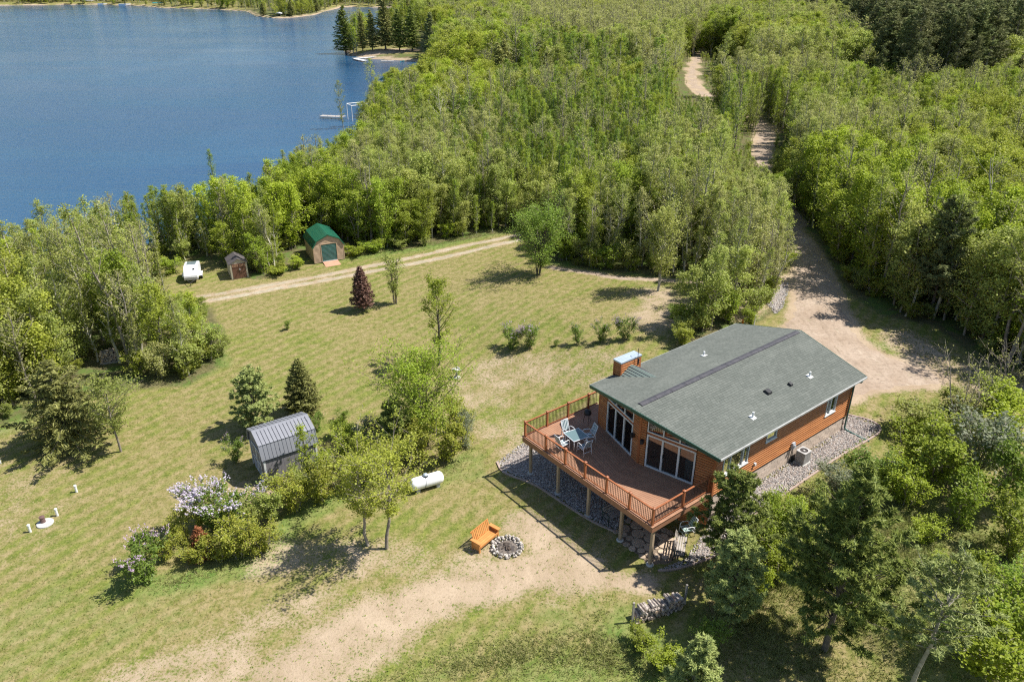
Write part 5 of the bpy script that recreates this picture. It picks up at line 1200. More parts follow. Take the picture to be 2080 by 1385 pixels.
# ------------------------------------------------------------------ sheds
def gambrel(name, O, rz, Ln, W, ze, inset, zb, za, wallm, roofm, label, pitch, trim, ov=0.10):
    e = empty(name, (O[0], O[1], tz(*O)), rz, label, 'shed'); prof = [(0, 0.08), (W, 0.08), (W, ze), (W - inset, zb), (W / 2, za), (inset, zb), (0, ze)]
    f = lambda p_, q_, n_: (n_, p_, q_)
    b_ = MB(); b_.prism(prof, 0.0, Ln, f); body = b_.build('shed_body', wallm, e)
    m = MB(); m.box(0.02, Ln - 0.02, 0.02, W - 0.02, 0.0, 0.08); m.build('skid', m_timber, e)
    rp = [(-0.09, ze - 0.13), (inset - 0.02, zb + 0.03), (W / 2, za + 0.05), (W - inset + 0.02, zb + 0.03), (W + 0.09, ze - 0.13)]
    n = int(round((Ln + 2 * ov) / pitch)); w_ = (Ln + 2 * ov) / n
    roof = MB()
    for (y0, z0), (y1, z1) in zip(rp[:-1], rp[1:]): roof.hexa([(-ov, y0, z0 - 0.03), (Ln + ov, y0, z0 - 0.03), (Ln + ov, y1, z1 - 0.03), (-ov, y1, z1 - 0.03), (-ov, y0, z0), (Ln + ov, y0, z0), (Ln + ov, y1, z1), (-ov, y1, z1)])
    ro = roof.build('roof', trim, e)
    lip = 0.06
    for si, ((y0, z0), (y1, z1)) in enumerate(zip(rp[:-1], rp[1:])):
        sl_ = (z1 - z0) / (y1 - y0)
        if si == 1: y0, z0 = y0 - lip, z0 - lip * sl_ + 0.02; z1 += 0.02
        if si == 2: y1, z1 = y1 + lip, z1 + lip * sl_ + 0.02; z0 += 0.02
        pn = MB(); L_ = math.hypot(y1 - y0, z1 - z0); ny_, nz_ = -(z1 - z0) / L_, (y1 - y0) / L_
        g = 0.02; a_ = (y0 + ny_ * 0.003, z0 + nz_ * 0.003); b2 = (y1 + ny_ * 0.003, z1 + nz_ * 0.003)
        pn.hexa([(g, a_[0], a_[1]), (w_ - g, a_[0], a_[1]), (w_ - g, b2[0], b2[1]), (g, b2[0], b2[1])] + [(x_, q_[0] + ny_ * 0.018, q_[1] + nz_ * 0.018) for x_, q_ in ((g, a_), (w_ - g, a_), (w_ - g, b2), (g, b2))])
        me = pn.mesh('roof_panel', [roofm])
        for k in range(n): mobj('roof_panel', me, ro, (-ov + k * w_, 0, 0))
    m = MB(); m.hexa([(-ov - .01, W / 2 - 0.13, za - 0.005 + 0.01), (Ln + ov + .01, W / 2 - 0.13, za + 0.005), (Ln + ov + .01, W / 2, za + 0.06), (-ov - .01, W / 2, za + 0.06), (-ov - .01, W / 2 - 0.13, za + 0.035), (Ln + ov + .01, W / 2 - 0.13, za + 0.035), (Ln + ov + .01, W / 2, za + 0.088), (-ov - .01, W / 2, za + 0.088)])
    m.hexa([(-ov - .01, W / 2, za + 0.06), (Ln + ov + .01, W / 2, za + 0.06), (Ln + ov + .01, W / 2 + 0.13, za + 0.005), (-ov - .01, W / 2 + 0.13, za + 0.005), (-ov - .01, W / 2, za + 0.088), (Ln + ov + .01, W / 2, za + 0.088), (Ln + ov + .01, W / 2 + 0.13, za + 0.035), (-ov - .01, W / 2 + 0.13, za + 0.035)])
    m.build('ridge_cap', trim, ro)
    for x_ in (-ov - 0.012, Ln + ov - 0.018):
        for (y0, z0), (y1, z1) in zip(rp[:-1], rp[1:]):
            m = MB(); m.bar((x_ + 0.015, y0, z0 - 0.015), (x_ + 0.015, y1, z1 - 0.015), 0.035, 0.11); m.build('rake_trim', trim, ro)
    return e, body, prof
m_grey = M('slate_grey_siding', (0.235, 0.222, 0.235), (0.205, 0.195, 0.21), 2, 0.6, rnd=0.05, dirt=(0.21, 0.19, 0.19))
m_groof = M('grey_metal_roof', (0.25, 0.255, 0.28), (0.225, 0.23, 0.255), 2, 0.5, metal=0.15, rnd=0.05)
m_gtrim = M('grey_metal_trim', (0.23, 0.235, 0.26), (0.2, 0.205, 0.23), 2, 0.5)
O = (-14.05, 35.58)
e, body, prof = gambrel('grey_shed', O, 0.592, 3.1, 2.52, 1.86, 0.235, 2.57, 2.95, m_grey, m_groof, 'slate grey metal-roofed storage shed behind the hedge', 0.225, m_gtrim)
pw = MB(); pw.box(0.004, 0.212, -0.022, 0.0, 0.1, 1.62); me = pw.mesh('siding_panel', [m_grey])
for k in range(14): mobj('siding_panel', me, body, (0.05 + k * 0.2145, 0, 0))
for x_ in (0.03, 3.07):
    m = MB(); m.box(x_ - 0.055, x_ + 0.055, -0.045, -0.023 if False else 0.03, 0.08, 1.62); m.build('corner_trim', m_white, e)
m = MB(); m.box(-0.045, 0.0, 2.45, 2.54, 0.08, 1.75); m.build('corner_trim', m_white, e)
for y0 in (0.51, 1.27):
    d_ = MB(); d_.box(-0.03, -0.002, y0, y0 + 0.74, 0.14, 1.95); d_ = d_.build('door', m_grey, e)
    for a_ in ((y0, y0 + 0.06, 0.14, 1.95), (y0 + 0.68, y0 + 0.74, 0.14, 1.95), (y0 + 0.061, y0 + 0.679, 0.14, 0.21), (y0 + 0.061, y0 + 0.679, 1.88, 1.95), (y0 + 0.061, y0 + 0.679, 1.0, 1.07)):
        t_ = MB(); t_.box(-0.05, -0.031, a_[0], a_[1], a_[2], a_[3]); t_.build('door_trim', m_white, d_)
    t_ = MB(); t_.bar((-0.04, y0 + 0.08, 0.23), (-0.04, y0 + 0.66, 0.98), 0.02, 0.06, up=(1, 0, 0)); t_.build('door_brace', m_white, d_)
c_ = empty('water_can', (O[0] - 0.28, O[1] + 0.05, 0), 0, 'blue plastic can at the near corner of the grey shed', 'can'); m_blue = M('blue_plastic', (0.06, 0.22, 0.33), (0.05, 0.18, 0.28), 5, 0.4)
m = MB(); m.lathe([(0.11, 0), (0.12, 0.04), (0.12, 0.30), (0.06, 0.36), (0.045, 0.42)], n=14); m.build('can_body', m_blue, c_, smooth=True); m = MB(); m.tube([(0.1, 0, 0.3), (0.18, 0, 0.33), (0.17, 0, 0.2), (0.11, 0, 0.1)], 0.012, 6); m.build('handle', m_blue, c_)

m_tan = M('tan_lap_siding', (0.50, 0.36, 0.24), (0.44, 0.31, 0.205), 3, 0.75, rnd=0.07)
m_groofg = M('green_metal_roof', (0.018, 0.125, 0.075), (0.015, 0.10, 0.06), 2, 0.35, rnd=0.04)
m_gdoor = M('green_roller_door', (0.035, 0.135, 0.115), (0.03, 0.11, 0.095), 2, 0.5, rnd=0.05)
O = at(700.3, 527.5); x2 = at(640, 537.2); rz = math.atan2(x2[1] - O[1], x2[0] - O[0]) - PI / 2; Wg = math.hypot(x2[0] - O[0], x2[1] - O[1])
e, body, prof = gambrel('green_roofed_shed', O, rz, 3.8, Wg, 1.78, 0.36, 2.28, 2.80, m_tan, m_groofg, 'tan shed with green metal gambrel roof and roller door', 0.30, m_groofg, 0.12)
d0, d1 = Wg / 2 - 0.78, Wg / 2 + 0.72
k = 0
while True:
    z = 0.10 + 0.115 * k; k += 1
    if z > 2.66: break
    zc = z + 0.06; yl = 0.03 if zc < 1.78 else ((zc - 1.78) / 0.5 * 0.36 if zc < 2.28 else 0.36 + (zc - 2.28) / 0.52 * (Wg / 2 - 0.36))
    for a_, b2 in ([(yl, d0 - 0.07), (d1 + 0.07, Wg - yl)] if zc < 1.93 else [(yl, Wg - yl)]):
        if b2 - a_ < 0.05: continue
        m = MB(); m.hexa([(-0.034, a_, z), (0, a_, z), (0, b2, z), (-0.034, b2, z), (-0.006, a_, z + 0.112), (0, a_, z + 0.112), (0, b2, z + 0.112), (-0.006, b2, z + 0.112)]); m.build('siding_board', m_tan, body)
dr = empty('roller_door', (0, 0, 0)); dr.parent = e
for k in range(14):
    z = 0.13 + 0.125 * k; m = MB(); m.hexa([(-0.002, d0, z), (0.0, d0, z), (0.0, d1, z), (-0.002, d1, z), (-0.002, d0, z + 0.12), (0.0, d0, z + 0.12), (0.0, d1, z + 0.12), (-0.002, d1, z + 0.12)])
    m = MB(); m.prism([(-0.003, z), (-0.03, z + 0.03), (-0.03, z + 0.09), (-0.003, z + 0.118)], d0, d1, lambda p_, q_, n_: (p_, n_, q_)); m.build('door_slat', m_gdoor, dr)
for a_, b2, c_, d_ in ((d0 - 0.07, d0, 0.1, 1.95), (d1, d1 + 0.07, 0.1, 1.95), (d0, d1, 1.88, 1.95)):
    m = MB(); m.box(-0.05, 0.0, a_, b2, c_, d_); m.build('door_trim', m_tan, e)
m = MB(); m.box(-0.06, -0.035, d0, d1, 0.08, 0.16); m.build('door_sill', m_white, e)
for y_ in (0.0, Wg):
    m = MB(); m.box(-0.04, 0.05, y_ - 0.04, y_ + 0.04, 0.08, 1.66); m.build('corner_trim', m_tan, e)
m_ramp = M('salmon_ramp_boards', (0.55, 0.30, 0.20), (0.48, 0.26, 0.17), 3, 0.8, rnd=0.08)
for k in range(8):
    x_ = -0.08 - 0.15 * (k + 1); zt = lambda x_: 0.13 + x_ * 0.095
    m = MB(); m.hexa([(x_, d0, zt(x_) - 0.03), (x_ + 0.145, d0, zt(x_ + .145) - 0.03), (x_ + 0.145, d1, zt(x_ + .145) - 0.03), (x_, d1, zt(x_) - 0.03), (x_, d0, zt(x_)), (x_ + 0.145, d0, zt(x_ + .145)), (x_ + 0.145, d1, zt(x_ + .145)), (x_, d1, zt(x_))]); m.build('ramp_board', m_ramp, e)
# small resin shed
m_beige = M('beige_resin', (0.44, 0.40, 0.31), (0.38, 0.34, 0.27), 4, 0.7); m_brown = M('brown_resin_door', (0.155, 0.075, 0.05), (0.13, 0.06, 0.04), 4, 0.6); m_rbr = M('dark_brown_roof', (0.11, 0.095, 0.095), (0.085, 0.075, 0.075), 4, 0.8, rnd=0.1)
O = at(505.8, 563.3); x2 = at(476, 568.3); rz = math.atan2(x2[1] - O[1], x2[0] - O[0]) - PI / 2; W = 1.55; Ln = 2.15
e = empty('resin_shed', (O[0], O[1], tz(*O)), rz, 'small beige shed with dark roof and brown double doors', 'shed')
m = MB(); m.prism([(0, 0), (W, 0), (W, 1.50), (W / 2, 1.92), (0, 1.50)], 0, Ln, lambda p_, q_, n_: (n_, p_, q_)); m.build('shed_body', m_beige, e)
for s_ in (0, 1):
    for k in range(7):
        x0 = -0.08 + k * (Ln + 0.16) / 7; x1 = x0 + (Ln + 0.16) / 7 - 0.015; ya, za = (-0.10, 1.46) if s_ == 0 else (W + 0.10, 1.46)
        c_ = [(x0, ya, za), (x1, ya, za), (x1, W / 2, 1.95), (x0, W / 2, 1.95)]
        c_ = c_ if s_ == 0 else [c_[1], c_[0], c_[3], c_[2]]
        m = MB(); m.hexa(c_ + [(a_, b2, z + 0.035) for a_, b2, z in c_]); m.build('roof_panel', m_rbr, e)
for y0 in (0.16, W / 2 + 0.01):
    d_ = MB(); d_.box(-0.035, -0.001, y0, y0 + W / 2 - 0.17, 0.06, 1.50); d_ = d_.build('door', m_brown, e)
    for k in range(4):
        g_ = MB(); g_.box(-0.05, -0.036, y0 + 0.05 + 0.135 * k, y0 + 0.155 + 0.135 * k, 1.22, 1.42); g_.build('door_window', M('door_light', (0.32, 0.19, 0.12), (0.28, 0.16, 0.1), 5, 0.4) if k == 0 and y0 < 0.5 else bpy.data.materials['door_light'], d_)
    g_ = MB(); g_.box(-0.055, -0.036, y0 + 0.05, y0 + W / 2 - 0.22, 1.13, 1.17); g_.build('door_rail', m_brown, d_)
g_ = MB(); g_.box(-0.09, -0.036, W / 2 - 0.10, W / 2 - 0.04, 0.85, 1.02); g_.build('handle', m_pvc, e)
for y_ in (0.0, W - 0.14):
    g_ = MB(); g_.box(-0.03, -0.0005, y_, y_ + 0.14, 0.0, 1.52); g_.build('corner_trim', m_beige, e)

# trailer
O = at(390, 576); rz = rad(104)
e = empty('enclosed_trailer', (O[0], O[1], tz(*O)), rz, 'small white enclosed trailer parked at the edge of the woods', 'trailer')
f = lambda p_, q_, n_: (p_, n_, q_)
m = MB(); m.prism([(0.0, 0.40), (2.45, 0.40), (2.5, 0.9), (2.42, 1.30), (2.1, 1.42), (1.0, 1.44), (0.55, 1.30), (0.25, 1.02), (0.02, 0.75)], -0.62, 0.62, f); m.build('trailer_body', m_tank, e, bevel=0.05)
m = MB(); m.hexa([(1.15, -0.42, 1.435), (2.05, -0.42, 1.425), (2.05, 0.42, 1.425), (1.15, 0.42, 1.435), (1.2, -0.38, 1.47), (2.0, -0.38, 1.46), (2.0, 0.38, 1.46), (1.2, 0.38, 1.47)]); m.build('roof_hatch', M('smoked_glass', (0.16, 0.20, 0.21), (0.12, 0.16, 0.17), 3, 0.15), e)
m = MB(); m.box(0.40, 0.52, -0.38, -0.22, 1.22, 1.30); m.build('latch', m_dark, e)
m = MB(); m.box(-0.03, 0.30, -0.60, 0.60, 0.36, 0.62); m.build('front_box', m_acg, e)
for s_ in (-1, 1):
    m = MB(); m.tube([(1.25, s_ * 0.66, 0.28), (1.25, s_ * 0.84, 0.28)], 0.28, 18); w_ = m.build('wheel', m_dark, e, smooth=False)
    m = MB(); m.tube([(1.25, s_ * 0.841, 0.28), (1.25, s_ * 0.855, 0.28)], 0.15, 14); m.build('rim', m_acg, w_)
    m = MB(); m.prism([(0.80, 0.42), (0.95, 0.62), (1.55, 0.62), (1.70, 0.42)], s_ * 0.64, s_ * 0.88, f); m.build('fender', m_tank, e)
m = MB(); m.tube([(0.1, 0.45, 0.38), (-0.85, 0, 0.38)], 0.035, 6); m.tube([(0.1, -0.45, 0.38), (-0.85, 0, 0.38)], 0.035, 6); m.tube([(-0.8, 0, 0.0), (-0.8, 0, 0.5)], 0.025, 6); m.build('tongue', m_dark, e)

# ------------------------------------------------------------------ lake shore: docks, boats, far houses
m_dock = M('grey_dock_boards', (0.42, 0.39, 0.36), (0.34, 0.32, 0.30), 1.5, 0.85); m_dockw = M('white_dock_deck', (0.70, 0.70, 0.68), (0.62, 0.62, 0.6), 1.5, 0.7)
m_teal = M('teal_canopy', (0.04, 0.22, 0.20), (0.035, 0.18, 0.165), 2, 0.7); m_cream = M('cream_canopy', (0.62, 0.60, 0.55), (0.55, 0.54, 0.5), 2, 0.7)
def dock(p0, p1, w, label, m_=None, z=LAKE_Z + 0.45):
    A, B = at(*p0, z), at(*p1, z); rz, ln = fr_(A, B); e = empty('dock', (A[0], A[1], z), rz, label, 'dock')
    n = max(2, int(ln / 1.5))
    for k in range(n):
        m = MB(); m.box(ln * k / n, ln * (k + 1) / n - 0.06, -w / 2, w / 2, -0.06, 0.0); m.build('dock_section', m_ or m_dock, e)
        for s_ in (-1, 1):
            m = MB(); m.tube([(ln * k / n + 0.1, s_ * (w / 2 + 0.03), -1.6), (ln * k / n + 0.1, s_ * (w / 2 + 0.03), 0.35)], 0.035, 6); m.build('dock_post', m_acg, e)
    return e
dock((652, 235), (700, 237), 1.5, 'long grey dock reaching into the lake beyond the near trees')
dock((718, 119), (790, 114), 1.6, 'white dock lying along the beach of the point', m_dockw); dock((722, 119.5), (742, 123.5), 1.6, 'short white dock arm off the beach dock', m_dockw)
dock((774, 124), (800, 124), 1.3, 'low grey dock in front of the beach'); dock((856, 125), (873, 124.5), 1.6, 'white dock end nearest the big shore trees', m_dockw)
dock((780, 184), (800, 184), 1.2, 'narrow white dock beside the canopied boat lift', m_dockw)
def boatlift(u, v, rz, label, can, L_=5.0, W=2.6, boat=True):
    x_, y_ = at(u, v, LAKE_Z); e = empty('boat_lift', (x_, y_, LAKE_Z), rz, label, 'boat lift')
    for sx in (-1, 1):
        for sy in (-1, 1):
            m = MB(); m.tube([(sx * L_ * 0.4, sy * W / 2, -1.2), (sx * L_ * 0.4, sy * W / 2, 2.0)], 0.06, 6); m.build('lift_post', m_acg, e)
    m = MB(); m.prism([(-W / 2 - 0.2, 1.95), (-W / 2 - 0.1, 2.3), (-W * 0.2, 2.65), (W * 0.2, 2.65), (W / 2 + 0.1, 2.3), (W / 2 + 0.2, 1.95), (0, 2.2)], -L_ / 2, L_ / 2, lambda p_, q_, n_: (n_, p_, q_)); m.build('canopy', can, e)
    if boat:
        m = MB(); m.prism([(-2.3, -0.9), (1.2, -0.9), (2.4, 0.0), (1.2, 0.9), (-2.3, 0.9)], 0.1, 0.75); m.build('boat_hull', m_tank, e)
boatlift(790, 178, rad(80), 'teal canopied boat lift hidden among the near shore trees', m_teal)
boatlift(323, 14, rad(5), 'teal canopied boat lift on the far shore', m_teal, 7, 3); boatlift(181, 8, rad(10), 'cream canopied boat lift furthest left on the far shore', m_cream, 7, 3)
boatlift(568, 36, rad(85), 'white canopied boat lift off the point with the red house', m_dockw, 5, 3)
def boat(u, v, rz, label, s=1.0, mat=None):
    x_, y_ = at(u, v, LAKE_Z); e = empty('motor_boat', (x_, y_, LAKE_Z), rz, label, 'boat'); e.scale = (s, s, s); h = [(-2.4, -0.85), (1.0, -0.95), (2.2, -0.5), (2.9, 0), (2.2, 0.5), (1.0, 0.95), (-2.4, 0.85)]
    m = MB(); m.prism(h, 0.0, 0.7); m.build('hull', mat or m_tank, e); m = MB(); m.prism([(x_ * 0.82, y_ * 0.72) for x_, y_ in h], 0.701, 0.72); m.build('cockpit', m_acg, e)
    m = MB(); m.box(0.3, 0.5, -0.7, 0.7, 0.72, 1.15); m.build('windscreen', m_dark, e)
boat(405, 17, 0.1, 'white motor boat moored at mid far shore', 1.3); boat(208, 10, 0.2, 'white boat beside the cream boat lift', 1.2); boat(253, 11.5, 0.1, 'low white boat along the far shore', 1.5); boat(350, 15, 0.3, 'white boat beside the teal boat lift', 1.1); boat(836, 120, rad(-25), 'dark boat pulled up on the beach of the point', 1.0, m_dark)
boat(549, 35, 0.2, 'little white boat beside the lift near the red house', 0.8)
for (u, v), lb in (((802, 113), 'teal kayak on the beach of the point'), ((817, 112), 'second teal kayak on the beach of the point, nearer the trees')):
    x_, y_, z = on(u, v); e = empty('kayak', (x_, y_, z + 0.15), rad(70), lb, 'kayak'); m = MB(); m.tube([(-1.7, 0, 0.1), (-1.0, 0, 0), (0, 0, 0), (1.0, 0, 0), (1.7, 0, 0.1)], [0.03, 0.25, 0.36, 0.25, 0.03], 10, squash=0.5); m.build('hull', M('teal_kayak', (0.03, 0.42, 0.45), (0.03, 0.38, 0.4), 3, 0.4), e, smooth=True)
x_, y_, z = on(728, 243); e = empty('lift_frame', (x_, y_, LAKE_Z), rad(30), 'bare white boat lift frame showing between shore trees', 'boat lift')
for sy in (-1, 1):
    m = MB(); m.tube([(-1.7, sy * 1.4, -0.5), (-1.7, sy * 1.4, 3.0), (1.7, sy * 1.4, 3.0), (1.7, sy * 1.4, -0.5)], 0.09, 6); m.build('side_frame', m_pvc, e)
for sx in (-1.7, 1.7):
    m = MB(); m.tube([(sx, -1.4, 3.0), (sx, 1.4, 3.0)], 0.09, 6); m.build('cross_frame', m_pvc, e)
def simple_house(u, v, rz, L_, W, H_, R_, wm, rm, label, name='cabin', z=None):
    x_, y_, z_ = on(u, v); e = empty(name, (x_, y_, z_), rz, label, 'house')
    m = MB(); m.prism([(-W / 2, -0.3), (W / 2, -0.3), (W / 2, H_), (0, H_ + R_), (-W / 2, H_)], -L_ / 2, L_ / 2, lambda p_, q_, n_: (n_, p_, q_)); m.build('wall', wm, e)
    for s_ in (-1, 1):
        c_ = [(-L_ / 2 - .4, s_ * (W / 2 + .4), H_ - .35), (L_ / 2 + .4, s_ * (W / 2 + .4), H_ - .35), (L_ / 2 + .4, 0, H_ + R_ + .03), (-L_ / 2 - .4, 0, H_ + R_ + .03)]
        c_ = c_ if s_ < 0 else [c_[1], c_[0], c_[3], c_[2]]
        m = MB(); m.hexa(c_ + [(a_, b2, q + 0.15) for a_, b2, q in c_]); m.build('roof', rm, e)
    for k in range(3):
        q = -L_ / 2 + L_ * (k + 0.5) / 3; w_ = MB(); w_.box(q - 0.6, q + 0.6, -W / 2 - 0.06, -W / 2 + 0.01, 1.0, 2.2); w_ = w_.build('window', m_white, e); m = MB(); m.box(q - 0.5, q + 0.5, -W / 2 - 0.08, -W / 2 - 0.061, 1.1, 2.1); m.build('pane', m_dark, w_)
    return e
m_redw = M('barn_red_siding', (0.24, 0.05, 0.045), (0.19, 0.04, 0.035), 1, 0.8); m_groof2 = M('weathered_grey_roof', (0.18, 0.16, 0.16), (0.14, 0.125, 0.125), 1, 0.9)
simple_house(590, 18, rad(15), 11, 7, 3.2, 2.2, m_redw, m_groof2, 'dark red house on the point across the lake', 'red_house')
x_, y_, z = on(950, 214); m = MB(); m.box(-1.3, 1.3, -0.8, 0.8, 0, 1.5); e = empty('utility_trailer', (x_, y_, z), rad(15), 'grey box trailer in the small clearing by the shore trees', 'trailer'); m.build('trailer_box', M('dull_grey_box', (0.22, 0.23, 0.25), (0.18, 0.19, 0.2), 2, 0.6), e)
m = MB(); m.box(-1.35, 1.35, -0.85, 0.85, 1.501, 1.56); m.build('lid', m_acg, e)
for s_ in (-1, 1):
    m = MB(); m.tube([(0, s_ * 0.82, 0.1), (0, s_ * 0.98, 0.1)], 0.3, 12); m.build('wheel', m_dark, e)
# ------------------------------------------------------------------ trees: shared shapes
for i in range(4): tree_meshes('aspen%d' % i, gen_decid(100 + i, 8.0, 1.02 + 0.15 * (i % 2), cb=0.08, nb=36, nleaf=2100, ls=0.1155, up=1.2, peak=0.28, sig=0.13), L['green'], m_bark_pale)
for i in range(3): tree_meshes('maple%d' % i, gen_decid(200 + i, 7.0, 1.75, cb=0.08, nb=34, nleaf=4600, ls=0.145, up=0.6, peak=0.42, sig=0.22, multi=1 + i % 2), L['yellow'], m_bark_grey)
for i in range(3): tree_meshes('sparse%d' % i, gen_decid(300 + i, 9.0, 1.3, cb=0.2, nb=36, nleaf=2100, ls=0.115, up=0.85, peak=0.45, sig=0.14, gap=0.1), L['bud'], m_bark_pale)
for i in range(2): tree_meshes('bare%d' % i, gen_decid(350 + i, 9.0, 1.6, cb=0.26, nb=36, nleaf=650, ls=0.13, up=0.8, peak=0.5, sig=0.12, twigs=4), L['bud'], m_bark_grey)
for i in range(2): tree_meshes('spruce%d' % i, gen_conifer(400 + i, 10.0, 2.3, whorls=26, per=8, dens=26, size=0.30), L['spruce'], m_bark_dark)
for i in range(2): tree_meshes('redpine%d' % i, gen_conifer(500 + i, 15.0, 2.1, cb=0.45, whorls=14, per=6, dens=36, size=0.36, asp=1.3, style='pine', irregular=0.28), L['darkpine'], m_bark_grey)
for i in range(4): tree_meshes('shrub%d' % i, gen_decid(600 + i, 2.0, 0.95, cb=0.05, nb=44, nleaf=3600, ls=0.085, up=0.9, peak=0.45, multi=5, sig=0.10, spread=0.34, r0=0.03), L['green'], m_bark_grey)

# ------------------------------------------------------------------ the forest
def hfor(u, v, vt):
    x, y, z0 = on(u, v); lo, hi = 0.0, 45.0
    for _ in range(40):
        m_ = (lo + hi) / 2
        if project(x, y, z0 + m_)[1] > vt: lo = m_
        else: hi = m_
    return x, y, z0, lo, FPX / math.sqrt(x * x + y * y + (CAM_H - z0) ** 2)
cand = []
rf_ = np.random.default_rng(21)
for (y0, y1, cell) in ((24, 150, 1.42), (150, 330, 2.2), (330, 820, 4.4)):
    X, Y = np.meshgrid(np.arange(-420, 330, cell), np.arange(y0, y1, cell)); X, Y = X.ravel(), Y.ravel()
    X = X + rf_.uniform(-0.5, 0.5, len(X)) * cell; Y = Y + rf_.uniform(-0.5, 0.5, len(Y)) * cell
    cand.append(np.stack([X, Y], 1))
cand = np.concatenate(cand); X, Y = cand[:, 0], cand[:, 1]
U, V = project(X, Y, 0.0)
k = (U > -260) & (U < 2340) & (V < 1450) & (V > -170); X, Y, U, V = X[k], Y[k], U[k], V[k]
k = (poly_sd(X, Y, CLEAR) < -0.4) & (poly_sd(X, Y, LAKE) < -1.2) & (line_d(X, Y, ROADC) > 1.45) & (poly_sd(X, Y, DRIVE) < -1.2) & (poly_sd(X, Y, HOUSEFOOT) < -3)
X, Y, U, V = X[k], Y[k], U[k], V[k]
def inpx(poly): return poly_sd(U, V, poly) > 0
open_ = inpx([(722, 108), (745, 70), (850, 64), (884, 84), (880, 130), (720, 130)]) | inpx([(925, 205), (965, 205), (975, 226), (930, 232)]) | inpx([(-260, 6), (600, 3), (640, 22), (500, 38), (-260, 16)]) & (rf_.uniform(size=len(U)) < 0.55)
open_ |= inpx([(178, 738), (270, 738), (280, 830), (175, 830)])
open_ |= inpx([(1385, 128), (1432, 128), (1430, 200), (1378, 200)]) & (rf_.uniform(size=len(U)) < 0.85)
keep = ~open_ & (rf_.uniform(size=len(U)) < 0.93)
for q_, r_ in (((-18.9, 73.6), 3.7), ((-26.2, 68.2), 2.4), ((-30.3, 67.3), 2.4)): keep &= np.hypot(X - q_[0], Y - q_[1]) > r_
X, Y, U, V = X[keep], Y[keep], U[keep], V[keep]; n = len(X)
patch1 = smooth_noise(X, Y, 0.05, 31); patch2 = smooth_noise(X, Y, 0.11, 32); r1 = rf_.uniform(size=n); r2 = rf_.uniform(size=n)
R_DARK = inpx([(1480, -200), (2600, -200), (2600, 150), (2080, 170), (1960, 235), (1820, 240), (1760, 190), (1690, 90), (1480, 30)]) & ((patch2 + 0.9 * (r1 - 0.5) > -0.28) | inpx([(1500, -200), (2600, -200), (2600, 60), (1900, 90), (1500, 20)]) & (r2 < 0.68))
R_GREYTOP = inpx([(1000, -200), (1500, -200), (1480, 60), (1420, 120), (1200, 170), (1080, 110)])
R_DEEP = inpx([(880, 210), (1150, 170), (1500, 210), (1540, 330), (1450, 430), (1150, 430), (900, 420)])
R_OLIVE = inpx([(1280, 420), (1420, 380), (1560, 330), (1610, 470), (1600, 690), (1380, 700), (1320, 560)]) | inpx([(60, 560), (330, 590), (440, 640), (450, 760), (120, 830)])
R_YEL = inpx([(1790, 380), (2340, 300), (2340, 640), (1900, 560)]) | inpx([(-260, 640), (110, 620), (130, 840), (-260, 900)]) | inpx([(860, 180), (1010, 170), (1000, 300), (860, 300)])
R_LIME = inpx([(1600, 440), (1850, 300), (2080, 520), (2340, 700), (2340, 850), (1900, 670), (1640, 520)]) | inpx([(440, 540), (700, 540), (700, 420), (420, 420)])
SHAPES, LEAFS, HT_ = [], [], np.zeros(n)
for i in range(n):
    q = r1[i]; far = V[i] < 230
    if R_DARK[i]:
        pn = r2[i] < 0.66; sh_ = 'redpine' if pn else 'aspen'; lf = 'darkpine' if pn else ('green' if q < 0.5 else 'olive'); h = 12 + 8 * q if pn else 9 + 2 * q
    elif far and q < 0.014 + (0.03 if patch1[i] > 0.1 else 0): sh_, lf, h = 'spruce', 'spruce', 9 + 4 * r2[i]
    else:
        p1, p2 = patch1[i] + 0.30 * (q - 0.5), patch2[i]
        if R_GREYTOP[i] and q < 0.62: sh_, lf = ('bare' if q < 0.4 else 'sparse'), 'bud'
        elif R_OLIVE[i] and q < 0.78: sh_, lf = ('sparse' if q < 0.4 else 'aspen'), ('olive' if q < 0.6 else 'bud')
        elif R_YEL[i] and q < 0.72: sh_, lf = 'maple', ('yellow' if q < .5 else 'lime')
        elif R_DEEP[i] and q < 0.80: sh_, lf = 'aspen', ('deep' if q < 0.42 else 'green')
        elif R_LIME[i] and q < 0.75: sh_, lf = ('maple' if q < .4 else 'aspen'), ('lime' if q < 0.5 else 'green')
        elif p1 > 0.32: sh_, lf = 'maple', 'yellow'
        elif p1 > 0.12: sh_, lf = 'aspen', 'lime' if q > 0.5 else 'green'
        elif p1 > -0.12: sh_, lf = 'aspen', ('olive' if p2 > 0.1 else 'green')
        elif p1 > -0.34: sh_, lf = 'maple', ('green' if p2 > 0 else 'olive')
        else: sh_, lf = 'sparse', ('olive' if q < .5 else 'bud')
        if q > 0.94: sh_, lf = 'bare', 'bud'
        h = 5.5 + 2.8 * r2[i] ** 1.4 + (1.4 if sh_ == 'sparse' else 2.4 if sh_ == 'bare' else 0)
        if U[i] > 1270 and V[i] > 340: h += 1.3
        if V[i] < 330: h += 1.5
        if V[i] < 200: h += 2.0 + 1.5 * r2[i]
        if V[i] < 60 and U[i] < 700: h = 7 + 4 * r2[i]
    SHAPES.append(sh_); LEAFS.append(lf); HT_[i] = h
SHAPES = np.array(SHAPES); LEAFS = np.array(LEAFS)
